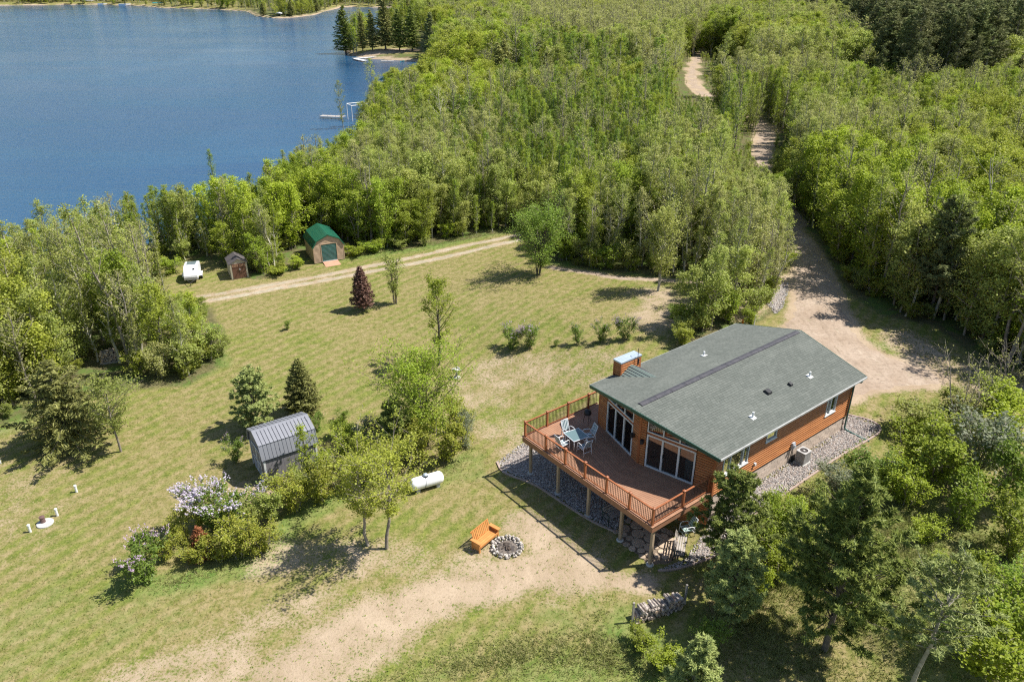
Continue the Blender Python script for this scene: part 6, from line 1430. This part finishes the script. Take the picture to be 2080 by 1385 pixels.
# keep the view down onto the road open, let trees shrink towards the edge of the clearing and the water
HT_ *= np.where((U > 1600) & (V > 300), 1.0, 0.62 + 0.38 * sstep(-poly_sd(X, Y, CLEAR), 0.3, 3.2))
HT_ *= 0.70 + 0.30 * sstep(-poly_sd(X, Y, LAKE), 1, 9) * 1.0
road_pts = np.array(resample(ROADC, 3.0, False)); ur, vr = project(road_pts[:, 0], road_pts[:, 1], 0.0)
show = ((vr > 262) & (vr < 290)) | ((vr > 125) & (vr < 185))
for (a_, b2) in road_pts[show]:
    d_ = np.hypot(a_, b2); ux, uy = a_ / d_, b2 / d_; al = X * ux + Y * uy; pr = np.abs(-X * uy + Y * ux); gapd = d_ - al
    lim = np.maximum(1.0, gapd * CAM_H / d_ * 0.6); HT_ = np.where((gapd > 0) & (gapd < 80) & (pr < 4.0), np.minimum(HT_, lim), HT_)
TL = np.array([(-260, 470), (0, 440), (60, 450), (120, 415), (180, 400), (230, 372), (300, 382), (350, 356), (430, 356), (480, 350), (520, 352), (560, 285), (620, 272), (680, 285), (735, 262), (752, 190), (770, 150), (880, 134), (892, 90), (905, 40)], float)
TL2 = np.array([(-260, 0), (290, 300), (335, 500), (345, 592), (415, 604), (470, 690)], float); tv2 = np.interp(U, TL2[:, 0], TL2[:, 1]) + rf_.uniform(-8, 14, n)
tv = np.interp(U, TL[:, 0], TL[:, 1]) + rf_.uniform(-16, 26, n)
for _ in range(14):
    over = (project(X, Y, HT_)[1] < tv) & (U < 900) & ((V > 200) | ((U > 740) & (V > 131))) & (HT_ > 2.2); over |= (project(X, Y, HT_)[1] < tv2) & (U < 470) & (V > 600) & (HT_ > 1.5); HT_ = np.where(over, HT_ * 0.92, HT_)
for (a_, b2) in road_pts[(vr > 118) & (vr < 190)]:
    HT_ = np.where((X - a_ > -4) & (X - a_ < 11) & (np.abs(Y - b2) < 6), np.minimum(HT_, 2.0), HT_)
near_m = (U > -60) & (U < 2140) & ~R_DARK
order = np.argsort(np.hypot(X, Y) + np.where(near_m, 0, 1e6) - HT_ * 1.0)
NIND = 292
ind = order[:NIND]; rest = np.ones(n, bool); rest[ind] = False; rest &= HT_ > 0.8
NV = {'aspen': 4, 'maple': 3, 'sparse': 3, 'bare': 2, 'spruce': 2, 'redpine': 2}
BASEH = {'aspen': 8.0, 'maple': 7.0, 'sparse': 9.0, 'bare': 9.0, 'spruce': 10.0, 'redpine': 15.0}
CW = {'green': 'fresh green', 'deep': 'deep green', 'yellow': 'yellow-green', 'olive': 'grey-olive', 'bud': 'tan budding', 'lime': 'lime green', 'spruce': 'dark', 'darkpine': 'dark'}
SW = {'aspen': 'young aspen', 'maple': 'bushy maple', 'sparse': 'thin airy aspen', 'bare': 'nearly leafless tree', 'spruce': 'spruce', 'redpine': 'pine'}
LM = [(390, 560, 'the white trailer'), (484, 545, 'the beige shed'), (660, 500, 'the green-roofed shed'), (222, 728, 'the left firewood stack'), (150, 890, 'the broad fir'), (446, 430, 'the tall poplar'), (283, 620, 'the leaning tree pair'),
      (780, 520, 'the lane by the saplings'), (940, 498, 'the middle of the lane'), (1050, 478, 'the lane end'), (1093, 520, 'the round ash tree'), (1230, 550, 'the sandy strip'), (1335, 560, 'the forked birch'), (1378, 670, 'the utility box'), (1500, 640, 'the orange marker'), (1580, 600, 'the cobble patch'),
      (1590, 440, 'the driveway throat'), (1700, 540, 'the driveway bend'), (1888, 560, 'the lone dark pine'), (2010, 520, 'the leaning dead tree'), (1945, 840, 'the bare thicket'), (1790, 670, 'the driveway apron'), (1675, 1250, 'the biggest pine'), (1822, 1380, 'the thin grey pine'), (1484, 1100, 'the open pine'), (1555, 275, 'the upper road gap')]
def place_words(u, v):
    q = min(LM, key=lambda l: math.hypot((l[0] - u), (l[1] - v) * 1.6)); du, dv = u - q[0], v - q[1]; d_ = math.hypot(du, dv * 1.6)
    how = 'close' if d_ < 70 else ('some way' if d_ < 150 else 'far')
    if abs(du) > abs(dv) * 1.6: rel = 'left of' if du < 0 else 'right of'
    else: rel = 'beyond' if dv < 0 else 'in front of'
    return '%s %s %s' % (how, rel, q[2])
def size_word(h, a, b2): return 'low' if h < a else 'tall' if h > b2 else 'middling'
for i in ind:
    s_ = SHAPES[i]; u, v = U[i], V[i]
    reg = 'in the woods left of the lawn' if (u < 470 and v > 585) else 'in the thicket behind the sheds' if u < 740 else 'in the thicket behind the two-track lane' if u < 1300 else 'between the lawn and the sandy driveway' if u < 1600 and v > 430 else 'in the forest right of the driveway' if u > 1590 else 'in the thicket left of the road'
    key = '%s%d' % (s_, int(i) % NV[s_]); sc_ = HT_[i] / BASEH[s_]
    e = place_tree({'aspen': 'aspen_tree', 'maple': 'maple_tree', 'sparse': 'aspen_tree', 'bare': 'leafless_tree', 'spruce': 'spruce_tree', 'redpine': 'pine_tree'}[s_], key, X[i], Y[i], sc_ ** 0.8, None,
                   '%s %s %s %s' % (size_word(HT_[i], 5.2, 7.8), CW[LEAFS[i]], SW[s_], place_words(u, v)), 'tree', '%s %ss %s' % (CW[LEAFS[i]], SW[s_], reg), LEAFS[i], None, None, sc_)
# instanced remainder of the forest
src = bpy.data.collections.new('forest_source'); combos = sorted({(SHAPES[i], LEAFS[i]) for i in np.nonzero(rest)[0]}); cidx = {}
names = []
JM = {}
for c_ in combos:
    for q in range(min(2, NV[c_[0]])):
        key = '%s%d' % (c_[0], q)
        if key not in JM: JM[key] = joined(key + '_joined', TREEDATA[key][2], L['green'], TREEDATA[key][4])
        nm = 'src_%03d' % len(names); o = bpy.data.objects.new(nm, JM[key]); src.objects.link(o)
        o.material_slots[1].link = 'OBJECT'; o.material_slots[1].material = L[c_[1]]; cidx[(c_, q)] = len(names); names.append(nm)
ri = np.nonzero(rest)[0]
UX, UY = np.meshgrid(np.arange(-75, 75, 1.5), np.arange(28, 135, 1.5)); UX, UY = UX.ravel(), UY.ravel(); UX = UX + rf_.uniform(-.7, .7, len(UX)); UY = UY + rf_.uniform(-.7, .7, len(UY))
dc = poly_sd(UX, UY, CLEAR); kk = (dc < 0.2) & (poly_sd(UX, UY, LAKE) < -1) & (line_d(UX, UY, ROADC) > 2.2) & (poly_sd(UX, UY, DRIVE) < -0.6) & (rf_.uniform(size=len(UX)) < np.where(dc > -4, 0.5, 0.2)) & (poly_sd(UX, UY, HOUSEFOOT) < -2)
uu, vv = project(UX, UY, 0.0); kk &= (uu > -200) & (uu < 2300) & ~((uu > 340) & (uu < 520) & (vv > 535) & (vv < 620)) & ~((uu > 590) & (uu < 730) & (vv > 480))  & ~((uu > 180) & (uu < 270) & (vv > 700)); kk &= np.hypot(UX + 18.9, UY - 73.6) > 3.6; UX, UY = UX[kk], UY[kk]; UN = len(UX)
upick = []
for q in range(4):
    JM['shrub%d' % q] = joined('shrub%d_joined' % q, TREEDATA['shrub%d' % q][2], L['green'], m_bark_grey)
    for lf in ('green', 'lime', 'olive', 'yellow'):
        o = bpy.data.objects.new('src_%03d' % len(names), JM['shrub%d' % q]); src.objects.link(o); o.material_slots[1].link = 'OBJECT'; o.material_slots[1].material = L[lf]; upick.append(len(names)); names.append(o.name)
upk = np.array(upick)[rf_.integers(0, len(upick), UN)]; ush = rf_.uniform(0.35, 1.0, UN)
pts = np.stack([np.r_[X[ri], UX], np.r_[Y[ri], UY], terrain(np.r_[X[ri], UX], np.r_[Y[ri], UY])], 1)
me = bpy.data.meshes.new('forest'); me.vertices.add(len(pts)); me.vertices.foreach_set('co', pts.astype(np.float32).ravel())
def addattr(nm, ty, val, fld='value'): a = me.attributes.new(nm, ty, 'POINT'); a.data.foreach_set(fld, val)
addattr('pick', 'INT', np.array([cidx[((SHAPES[i], LEAFS[i]), int(i) % min(2, NV[SHAPES[i]]))] for i in ri] + list(upk), np.int32))
hs = np.array([HT_[i] / BASEH[SHAPES[i]] for i in ri]);  addattr('sxy', 'FLOAT', np.r_[hs ** 0.8 * np.where(V[ri] < 230, 1.3, 1.0), ush * 1.2].astype(np.float32)); addattr('sz', 'FLOAT', np.r_[hs, ush].astype(np.float32)); addattr('rz', 'FLOAT', rf_.uniform(0, 6.28, len(pts)).astype(np.float32))
forest = mobj('forest', me); tag(forest, 'mass of mixed spring forest running back from the lawn to the horizon', kind='stuff')
ng = bpy.data.node_groups.new('forest_scatter', 'GeometryNodeTree'); ng.interface.new_socket('Geometry', in_out='INPUT', socket_type='NodeSocketGeometry'); ng.interface.new_socket('Geometry', in_out='OUTPUT', socket_type='NodeSocketGeometry')
N = ng.nodes.new; gi, go = N('NodeGroupInput'), N('NodeGroupOutput'); iop = N('GeometryNodeInstanceOnPoints'); ci = N('GeometryNodeCollectionInfo')
ci.inputs['Collection'].default_value = src; ci.inputs['Separate Children'].default_value = True; ci.inputs['Reset Children'].default_value = True; iop.inputs['Pick Instance'].default_value = True
def na(nm, ty): q = N('GeometryNodeInputNamedAttribute'); q.data_type = ty; q.inputs[0].default_value = nm; return q.outputs[0]
cs_ = N('ShaderNodeCombineXYZ'); sx_ = na('sxy', 'FLOAT'); ng.links.new(sx_, cs_.inputs[0]); ng.links.new(sx_, cs_.inputs[1]); ng.links.new(na('sz', 'FLOAT'), cs_.inputs[2])
cr_ = N('ShaderNodeCombineXYZ'); ng.links.new(na('rz', 'FLOAT'), cr_.inputs[2])
ng.links.new(gi.outputs[0], iop.inputs['Points']); ng.links.new(ci.outputs[0], iop.inputs['Instance']); ng.links.new(na('pick', 'INT'), iop.inputs['Instance Index']); ng.links.new(cs_.outputs[0], iop.inputs['Scale']); ng.links.new(cr_.outputs[0], iop.inputs['Rotation'])
ng.links.new(iop.outputs[0], go.inputs[0]); gm = forest.modifiers.new('scatter', 'NODES'); gm.node_group = ng
print('FOREST', n, len(ri))

# ------------------------------------------------------------------ single trees of the lawn
uid = [0]
def tree_px(name, u, v, vt, wpx, kind, leaf, label, bark=m_bark_grey, cat='tree', group=None, h=None, crown='crown', **kw):
    x, y, z0, hh, pm = hfor(u, v, vt); h = h or hh; R = wpx / 2 / pm; uid[0] += 1; key = 'single%d' % uid[0]
    if kind == 'd': data = gen_decid(1000 + uid[0], h, R * 0.88, **kw)
    else: data = gen_conifer(1000 + uid[0], h, R, **kw)
    tree_meshes(key, data, L[leaf], bark)
    return place_tree(name, key, x, y, 1.0, 0.0, label, cat, group, None, None, z0, crown=crown)
SP = dict(whorls=24, per=9, dens=46, size=0.17)
tree_px('spruce_tree', 738, 630, 540, 54, 'c', 'bronze', 'bronze-brown dying spruce alone on the lawn', m_bark_dark, cb=0.13, whorls=22, per=10, dens=60, size=0.15, irregular=0.08)
tree_px('sapling_tree', 803, 617, 520, 62, 'd', 'olive', 'multi-stemmed bushy tree right behind the bronze spruce', m_bark_dark, cb=0.18, nb=40, nleaf=2600, ls=0.11, up=1.3, peak=0.5, multi=4, sig=0.12, spread=0.12)
tree_px('lawn_tree', 891, 742, 565, 135, 'd', 'lime', 'tall thin-leaved tree with a bare trunk in the middle of the lawn', m_bark_dark, cb=0.24, nb=38, nleaf=4200, ls=0.11, up=0.9, peak=0.35, sig=0.13, gap=0.15, lean=0.04)
tree_px('ash_tree', 1093, 558, 418, 165, 'd', 'deep', 'round-crowned green tree with several stems by the lane', m_bark_dark, cb=0.13, nb=84, nleaf=12000, ls=0.12, up=0.6, peak=0.40, multi=4, sig=0.24, spread=0.14)
tree_px('birch_tree', 1335, 592, 428, 135, 'd', 'olive', 'tall grey-green tree with pale forked trunk at the sandy patch', m_bark_pale, cb=0.2, nb=64, nleaf=8000, ls=0.12, up=1.0, peak=0.40, multi=2, sig=0.22, spread=0.07)
tree_px('fir_tree', 145, 905, 735, 185, 'c', 'spruce', 'broad drooping fir in front of the left woods', m_bark_dark, cb=0.10, whorls=18, per=8, dens=50, size=0.20, droop=-0.28, irregular=0.24)
tree_px('oak_tree', 246, 917, 775, 128, 'd', 'olive', 'small round tree with crooked trunk beside the broad fir', m_bark_grey, cb=0.3, nb=40, nleaf=3800, ls=0.11, up=0.6, peak=0.45, sig=0.14, lean=0.05)
tree_px('pine_tree', 524, 872, 752, 108, 'c', 'pinegrey', 'bushy blue-green pine behind the grey shed', m_bark_dark, cb=0.05, whorls=14, per=8, dens=210, size=0.15, style='pine', asp=1.6, irregular=0.16)
tree_px('spruce_tree', 617, 838, 728, 80, 'c', 'spruce', 'neat cone-shaped spruce just past the grey shed', m_bark_dark, cb=0.03, whorls=24, per=10, dens=64, size=0.15, irregular=0.1)
tree_px('oak_tree', 748, 1108, 935, 205, 'd', 'yellow', 'left of the two yellow-green trees by the fire pit lawn', m_bark_grey, cb=0.36, nb=44, nleaf=4600, ls=0.10, up=0.7, peak=0.5, sig=0.12, gap=0.05)
tree_px('oak_tree', 785, 1114, 915, 245, 'd', 'yellow', 'right and taller of the two yellow-green trees by the fire pit lawn', m_bark_grey, cb=0.36, nb=48, nleaf=5600, ls=0.10, up=0.65, peak=0.5, sig=0.12, gap=0.05)
tree_px('willow_tree', 868, 905, 728, 235, 'd', 'green', 'largest yellow-green tree at the upper end of the hedge', m_bark_dark, cb=0.12, nb=84, nleaf=15000, ls=0.105, up=0.85, peak=0.45, multi=4, sig=0.24, spread=0.2)
tree_px('pine_tree', 806, 930, 812, 92, 'c', 'pine', 'dark pine half buried in the hedge near the tank', m_bark_dark, cb=0.05, whorls=14, per=8, dens=230, size=0.14, style='pine', asp=1.6)
tree_px('sapling_tree', 632, 985, 868, 62, 'd', 'lime', 'slender lime sapling leaning over the grey shed', m_bark_grey, cb=0.15, nb=22, nleaf=1300, ls=0.10, up=1.2, peak=0.4, sig=0.1)
tree_px('spruce_tree', 413, 1130, 1070, 52, 'c', 'rust', 'small rust-red dead spruce in the hedge', m_bark_dark, cb=0.03, whorls=16, per=10, dens=90, size=0.12, irregular=0.08)
# pines at lower right
tree_px('pine_tree', 1472, 1160, 962, 165, 'c', 'pine', 'open pine in front of the house corner, nearest the deck', m_bark_grey, cb=0.20, whorls=16, per=7, dens=170, size=0.14, style='pine', asp=1.8, irregular=0.2)
tree_px('pine_tree', 1482, 1255, 1085, 140, 'c', 'pinegrey', 'dense young pine below the open pine at the house corner', m_bark_grey, cb=0.06, whorls=16, per=8, dens=220, size=0.13, style='pine', asp=1.8, irregular=0.14)
tree_px('pine_tree', 1675, 1320, 945, 285, 'c', 'pine', 'biggest pine, dark and spreading, right of the house', m_bark_dark, cb=0.15, whorls=24, per=8, dens=170, size=0.16, style='pine', asp=2.0, irregular=0.26, pw=1.0)
tree_px('pine_tree', 1822, 1460, 1130, 175, 'c', 'pinegrey', 'thin grey pine with a bare lower trunk at the lower right', m_bark_pale, cb=0.46, whorls=12, per=6, dens=80, size=0.15, style='pine', asp=1.8, irregular=0.3, leanx=0.07)
tree_px('pine_tree', 1400, 1470, 1300, 120, 'c', 'pinegrey', 'young pale pine cut by the bottom edge', m_bark_grey, cb=0.05, whorls=14, per=8, dens=280, size=0.13, style='pine', asp=1.8)
tree_px('pine_tree', 1888, 640, 408, 150, 'c', 'darkpine', 'dark pine standing alone in the forest edge right of the driveway', m_bark_dark, cb=0.18, whorls=18, per=8, dens=190, size=0.20, style='pine', asp=1.7)
tree_px('dead_tree', 2010, 580, 330, 170, 'd', 'bud', 'leaning dead tree with bare grey limbs at the right edge', m_bark_pale, cb=0.3, nb=18, nleaf=60, ls=0.1, up=0.5, peak=0.5, lean=0.14, r0=0.17)
tree_px('bare_shrub', 1945, 860, 745, 130, 'd', 'bud', 'bare twiggy thicket at the end of the driveway loop', m_bark_grey, 'shrub', cb=0.08, nb=44, nleaf=700, ls=0.09, up=0.8, peak=0.5, multi=5, sig=0.1, spread=0.4)
tree_px('bare_shrub', 2040, 800, 700, 120, 'd', 'bud', 'reddish leafless shrub under the forest edge by the driveway', m_bark_grey, 'shrub', cb=0.08, nb=44, nleaf=500, ls=0.09, up=0.7, peak=0.5, multi=5, sig=0.1, spread=0.4)
# point in the lake
for u, v, vt, w, lf, lb in ((703, 110, 12, 50, 'pine', 'tall shore pine at the very tip of the point'), (737, 104, 26, 26, 'spruce', 'slim spruce second from the tip of the point'), (757, 103, 20, 34, 'spruce', 'spruce in the middle of the row on the point'),
                           (784, 106, -8, 46, 'spruce', 'tallest spruce of the row on the point'), (812, 106, 18, 44, 'pine', 'pine above the beach of the point'), (838, 108, 12, 44, 'pine', 'pine at the landward end of the beach'), (876, 112, 25, 44, 'darkpine', 'dark pine where the grass meets the shore trees'),
                           (930, 70, -6, 60, 'darkpine', 'large dark pine rising behind the shore trees'), (1027, 100, 32, 36, 'darkpine', 'dark conifer poking out of the far leafy forest'), (905, 85, 18, 44, 'pine', 'pine just left of the large dark pine')):
    x, y, z0, h, pm = hfor(u, v, vt); pine = lf != 'spruce'
    key = 'spruce%d' % (u % 2); e = place_tree('pine_tree' if pine else 'spruce_tree', key, x, y, (w / 2 / pm) / 2.3, None, lb, 'tree', None, lf, None, z0, h / 10.0)
x, y, z0, h, pm = hfor(698, 268, 162); place_tree('birch_tree', 'sparse0', x, y, h / 9 * 0.85, 1.0, 'tall lone pale birch on the shore beside the grey dock', 'tree', None, 'olive', None, z0, h / 9)
x, y, z0, h, pm = hfor(752, 250, 118); place_tree('birch_tree', 'sparse1', x, y, h / 9 * 0.85, 2.0, 'tall pale birch on the shore right of the bare lift frame', 'tree', None, 'olive', None, z0, h / 9)
x, y, z0, h, pm = hfor(446, 435, 302); place_tree('poplar_tree', 'aspen1', x, y, h / 8 * 0.75, 2.0, 'tall narrow poplar rising over the shore thicket', 'tree', None, 'deep', None, z0, h / 8)
x, y, z0, h, pm = hfor(900, 345, 175); place_tree('leafless_tree', 'bare0', x, y, h / 9 * 0.9, 2.0, 'pale forked leafless tree rising from the middle thicket', 'tree', None, None, m_bark_pale, z0, h / 9)
for u, v, vt, lb in ((263, 735, 405, 'tall leaning thin-trunked tree in the left woods, left one of the pair'), (303, 690, 400, 'tall leaning thin-trunked tree in the left woods, right one of the pair')):
    x, y, z0, h, pm = hfor(u, v, vt); e = place_tree('aspen_tree', 'sparse2', x, y, h / 9 * 0.75, 1.0, lb, 'tree', None, 'olive', m_bark_grey, z0, h / 9); e.rotation_euler = (0, rad(-7), 0.3)
for u, v, vt, lb in ((1770, 225, 90, 'tall dark red pine standing forward of the pine stand'), (1850, 250, 80, 'second tall red pine in front of the dark stand'), (1740, 100, 30, 'red pine at the left end of the dark stand')):
    x, y, z0, h, pm = hfor(u, v, vt); place_tree('pine_tree', 'redpine%d' % (u % 2), x, y, h / 15, None, lb, 'tree', None, 'darkpine', None, z0, h / 15)

# ------------------------------------------------------------------ shrubs
def blossoms(e, key, dens, mat, seed):
    data = TREEDATA[key][2]; V_, F_ = data[1]; c = V_.reshape(-1, 4, 3).mean(1); r = np.random.default_rng(seed)
    rr = np.hypot(c[:, 0], c[:, 1]); sc_ = c[:, 2] / c[:, 2].max() + 0.5 * rr / rr.max() + r.normal(0, 0.2, len(c)); o = np.argsort(-sc_)[:dens]; c = c[o]
    m_ = 12; P = np.repeat(c, m_, 0); t_ = np.tile(np.linspace(0, 1, m_), len(c))
    dv = unit(np.repeat(c - np.array([0, 0, 0.5]), m_, 0)); P = P + dv * (0.03 + 0.16 * t_)[:, None] + r.normal(0, 1, P.shape) * (0.035 * (1.1 - t_))[:, None]
    V2, F2 = leaf_quads(P, 0.05, r, up=0.3); return mobj('blossom', quad_mesh('blossom', V2, F2, [mat], rnd=r.uniform(0, 1, len(F2))), e)
def shrub(u, v, vt, wpx, leaf, label, name='shrub', group=None, flowers=0, fm=None, var=None):
    x, y, z0, h, pm = hfor(u, v, vt); uid[0] += 1; key = 'shrub%d' % (uid[0] % 4 if var is None else var); R = wpx / 2 / pm * 1.1
    y += R * 0.35; e = place_tree(name, key, x, y, R / 1.35, None, label, 'shrub', group, leaf, None, tz(x, y), max(h * 0.80, 0.3) / 2.0, crown='foliage')
    if flowers: blossoms(e, key, flowers, fm or m_flower, uid[0])
    return e
shrub(288, 1192, 1108, 118, 'lilac', 'pink-flowering lilac at the near end of the hedge', 'lilac_bush', None, 60, m_flower_p)
shrub(455, 1095, 998, 150, 'lilac', 'large lilac covered in pale blossom in the hedge', 'lilac_bush', None, 330)
shrub(402, 1075, 1028, 56, 'gold', 'small flowering lilac just left of the big blossoming one', 'lilac_bush', None, 34)
shrub(476, 945, 888, 52, 'lilac', 'small lilac standing alone left of the grey shed', 'lilac_bush', None, 20, m_flower_p)
for u, v, vt, w, fl, lb in ((1039, 713, 662, 46, 44, 'first lilac of the row across the lawn, touching its neighbour'), (1078, 711, 652, 42, 44, 'second lilac of the row, just right of the first one'), (1174, 703, 656, 27, 10, 'thin lilac of the row beside a tiny green shrub'),
                           (1221, 699, 650, 35, 16, 'middle-sized lilac of the row between the thin one and the last one'), (1271, 695, 640, 44, 40, 'last and tallest lilac of the row, nearest the utility box')):
    shrub(u, v, vt, w * 1.35, 'lilac', lb, 'lilac_bush', 'row of lilacs across the lawn', fl * 2, m_flower_p)
shrub(1129, 705, 690, 16, 'deep', 'tiny green shrub in the lilac row')
shrub(584, 671, 648, 22, 'deep', 'tiny dark shrub alone on the mown lawn'); shrub(694, 858, 832, 36, 'deep', 'low round shrub on the lawn right of the grey shed'); shrub(646, 878, 836, 36, 'lilac', 'dark shrub tucked behind the far corner of the grey shed')
HED = [(362, 1112, 1048, 72, 'gold'), (338, 1142, 1090, 66, 'gold'), (392, 1152, 1106, 66, 'gold'), (440, 1150, 1090, 80, 'gold'), (478, 1146, 1066, 100, 'gold'), (530, 1136, 1056, 96, 'gold'), (545, 1066, 985, 100, 'olive'), (500, 1090, 1030, 70, 'olive'),
       (596, 1050, 965, 100, 'gold'), (648, 1030, 935, 105, 'gold'), (620, 1010, 940, 90, 'olive'), (700, 1010, 925, 100, 'gold'), (748, 992, 905, 90, 'gold'), (798, 978, 880, 90, 'gold'), (700, 935, 868, 84, 'green'), (738, 915, 850, 74, 'white'), (760, 950, 880, 80, 'green'),
       (850, 952, 852, 100, 'gold'), (905, 950, 845, 110, 'gold'), (945, 915, 835, 70, 'white'), (930, 880, 810, 80, 'yellow'), (660, 985, 905, 70, 'lime'), (690, 900, 856, 60, 'green'), (780, 900, 840, 60, 'white')]
HW = ['between the two flowering lilacs', 'just right of the pink lilac', 'left of the rust-red spruce', 'right at the foot of the rust-red spruce', 'below the big blossoming lilac', 'at the near right corner of the hedge', 'between the big lilac and the grey shed', 'right beside the big blossoming lilac',
      'at the near corner of the grey shed', 'in front of the grey shed wall', 'against the grey shed wall', 'behind the left yellow-green tree', 'behind the right yellow-green tree', 'at the left end of the tank', 'right of the grey shed back corner', 'left of the dark hedge pine', 'below the dark hedge pine',
      'just behind the tank', 'right behind the tank valve', 'at the far right end of the hedge', 'under the largest yellow-green tree', 'at the foot of the lime sapling', 'just beyond the grey shed corner', 'between the dark pine and its left neighbour']
for i, (u, v, vt, w, lf) in enumerate(HED):
    seg = 'near end of the hedge, round the rust-red spruce' if u < 500 else 'middle of the hedge below the grey shed' if u < 720 else 'upper end of the hedge round the dark pine and the tank'
    c_ = {'gold': 'golden green', 'olive': 'grey-olive', 'green': 'fresh green', 'white': 'pale blossoming', 'yellow': 'yellow-green', 'lime': 'lime'}[lf]
    shrub(u, v, vt, w, lf, '%s hedge shrub, %s' % (c_, HW[i]), 'shrub', '%s shrubs, %s' % (c_, seg))
RS = [(1712, 1020, 945, 95, 'white'), (1775, 1000, 915, 120, 'lilac'), (1850, 960, 880, 110, 'lime'), (1905, 1000, 862, 160, 'green'), (1990, 985, 825, 170, 'white'), (2055, 905, 800, 140, 'lime'), (2070, 1050, 880, 160, 'deep'), (1965, 1080, 960, 120, 'green'), (1850, 1040, 950, 110, 'lime'),
      (2070, 1160, 1030, 130, 'green'), (1588, 1100, 1015, 100, 'green'), (1556, 1160, 1060, 120, 'green'), (1612, 1060, 1005, 70, 'lime'), (1655, 1040, 980, 70, 'olive'), (1540, 1225, 1130, 90, 'lime'), (2010, 1420, 1290, 190, 'lime'), (2065, 1340, 1215, 150, 'green'), (1960, 1330, 1270, 110, 'deep'),
      (2085, 1250, 1160, 110, 'deep'), (1955, 850, 800, 90, 'olive'), (1880, 885, 815, 110, 'olive'), (2040, 850, 775, 110, 'green'), (1345, 1370, 1315, 100, 'lime'), (1300, 1325, 1285, 70, 'green'), (1440, 1320, 1270, 80, 'deep'), (1590, 1200, 1110, 110, 'green'), (1640, 1120, 1040, 100, 'green'),
      (1850, 900, 850, 80, 'green'), (1930, 940, 850, 120, 'yellow'), (1800, 1010, 940, 90, 'green'), (2000, 1200, 1140, 90, 'green'), (1930, 1180, 1140, 70, 'lime'), (1880, 1110, 1060, 80, 'lime'), (1570, 1040, 1000, 50, 'green'), (1505, 1135, 1075, 60, 'lime')]
for i, (u, v, vt, w, lf) in enumerate(RS):
    seg = 'between the house corner and the biggest pine' if u < 1680 and v > 960 else 'along the far side of the cobble strip' if v < 990 and u < 1850 else 'in the thicket at the right edge beside the house' if v < 1200 else 'in the lower right corner of the clearing'
    c_ = {'gold': 'golden', 'olive': 'grey-olive', 'green': 'fresh green', 'white': 'pale blossoming', 'yellow': 'yellow-green', 'lime': 'lime green', 'deep': 'deep green', 'lilac': 'silvery green'}[lf]
    shrub(u, v, vt, w, lf, '%s %s shrub %s' % (('low', 'round', 'leafy', 'spreading', 'dense')[i % 5] if False else size_word(w, 85, 125), c_, place_words(u, v)), 'shrub', '%s shrubs %s' % (c_, seg))
FS = [(715, 524, 500, 60, 'lime'), (760, 516, 490, 60, 'green'), (810, 508, 480, 60, 'olive'), (1150, 530, 470, 70, 'green'), (1190, 542, 480, 70, 'olive'), (1235, 550, 490, 80, 'green'), (1275, 552, 480, 70, 'olive'), (1130, 515, 480, 60, 'deep'), (600, 548, 520, 50, 'lime'), (560, 560, 540, 60, 'green'), (345, 560, 520, 60, 'green'),
      (420, 738, 650, 80, 'olive'), (370, 765, 690, 100, 'olive'), (320, 775, 700, 80, 'bud'), (1395, 680, 610, 70, 'green'), (1430, 670, 590, 80, 'deep'), (1480, 660, 580, 90, 'green'), (1530, 645, 575, 80, 'olive'), (1560, 620, 560, 60, 'green'), (1370, 650, 620, 50, 'deep')]
for i, (u, v, vt, w, lf) in enumerate(FS):
    seg = 'at the foot of the left woods' if u < 460 and v > 640 else 'at the foot of the thicket behind the sheds' if u < 650 else 'along the far side of the two-track lane' if u < 1300 and v < 560 else 'in the bushes behind the roof'
    c_ = {'olive': 'grey-olive', 'green': 'fresh green', 'lime': 'lime green', 'deep': 'deep green', 'bud': 'tan budding'}[lf]
    shrub(u, v, vt, w, lf, '%s edge shrub %s' % (c_, place_words(u, v)), 'shrub', '%s shrubs %s' % (c_, seg))
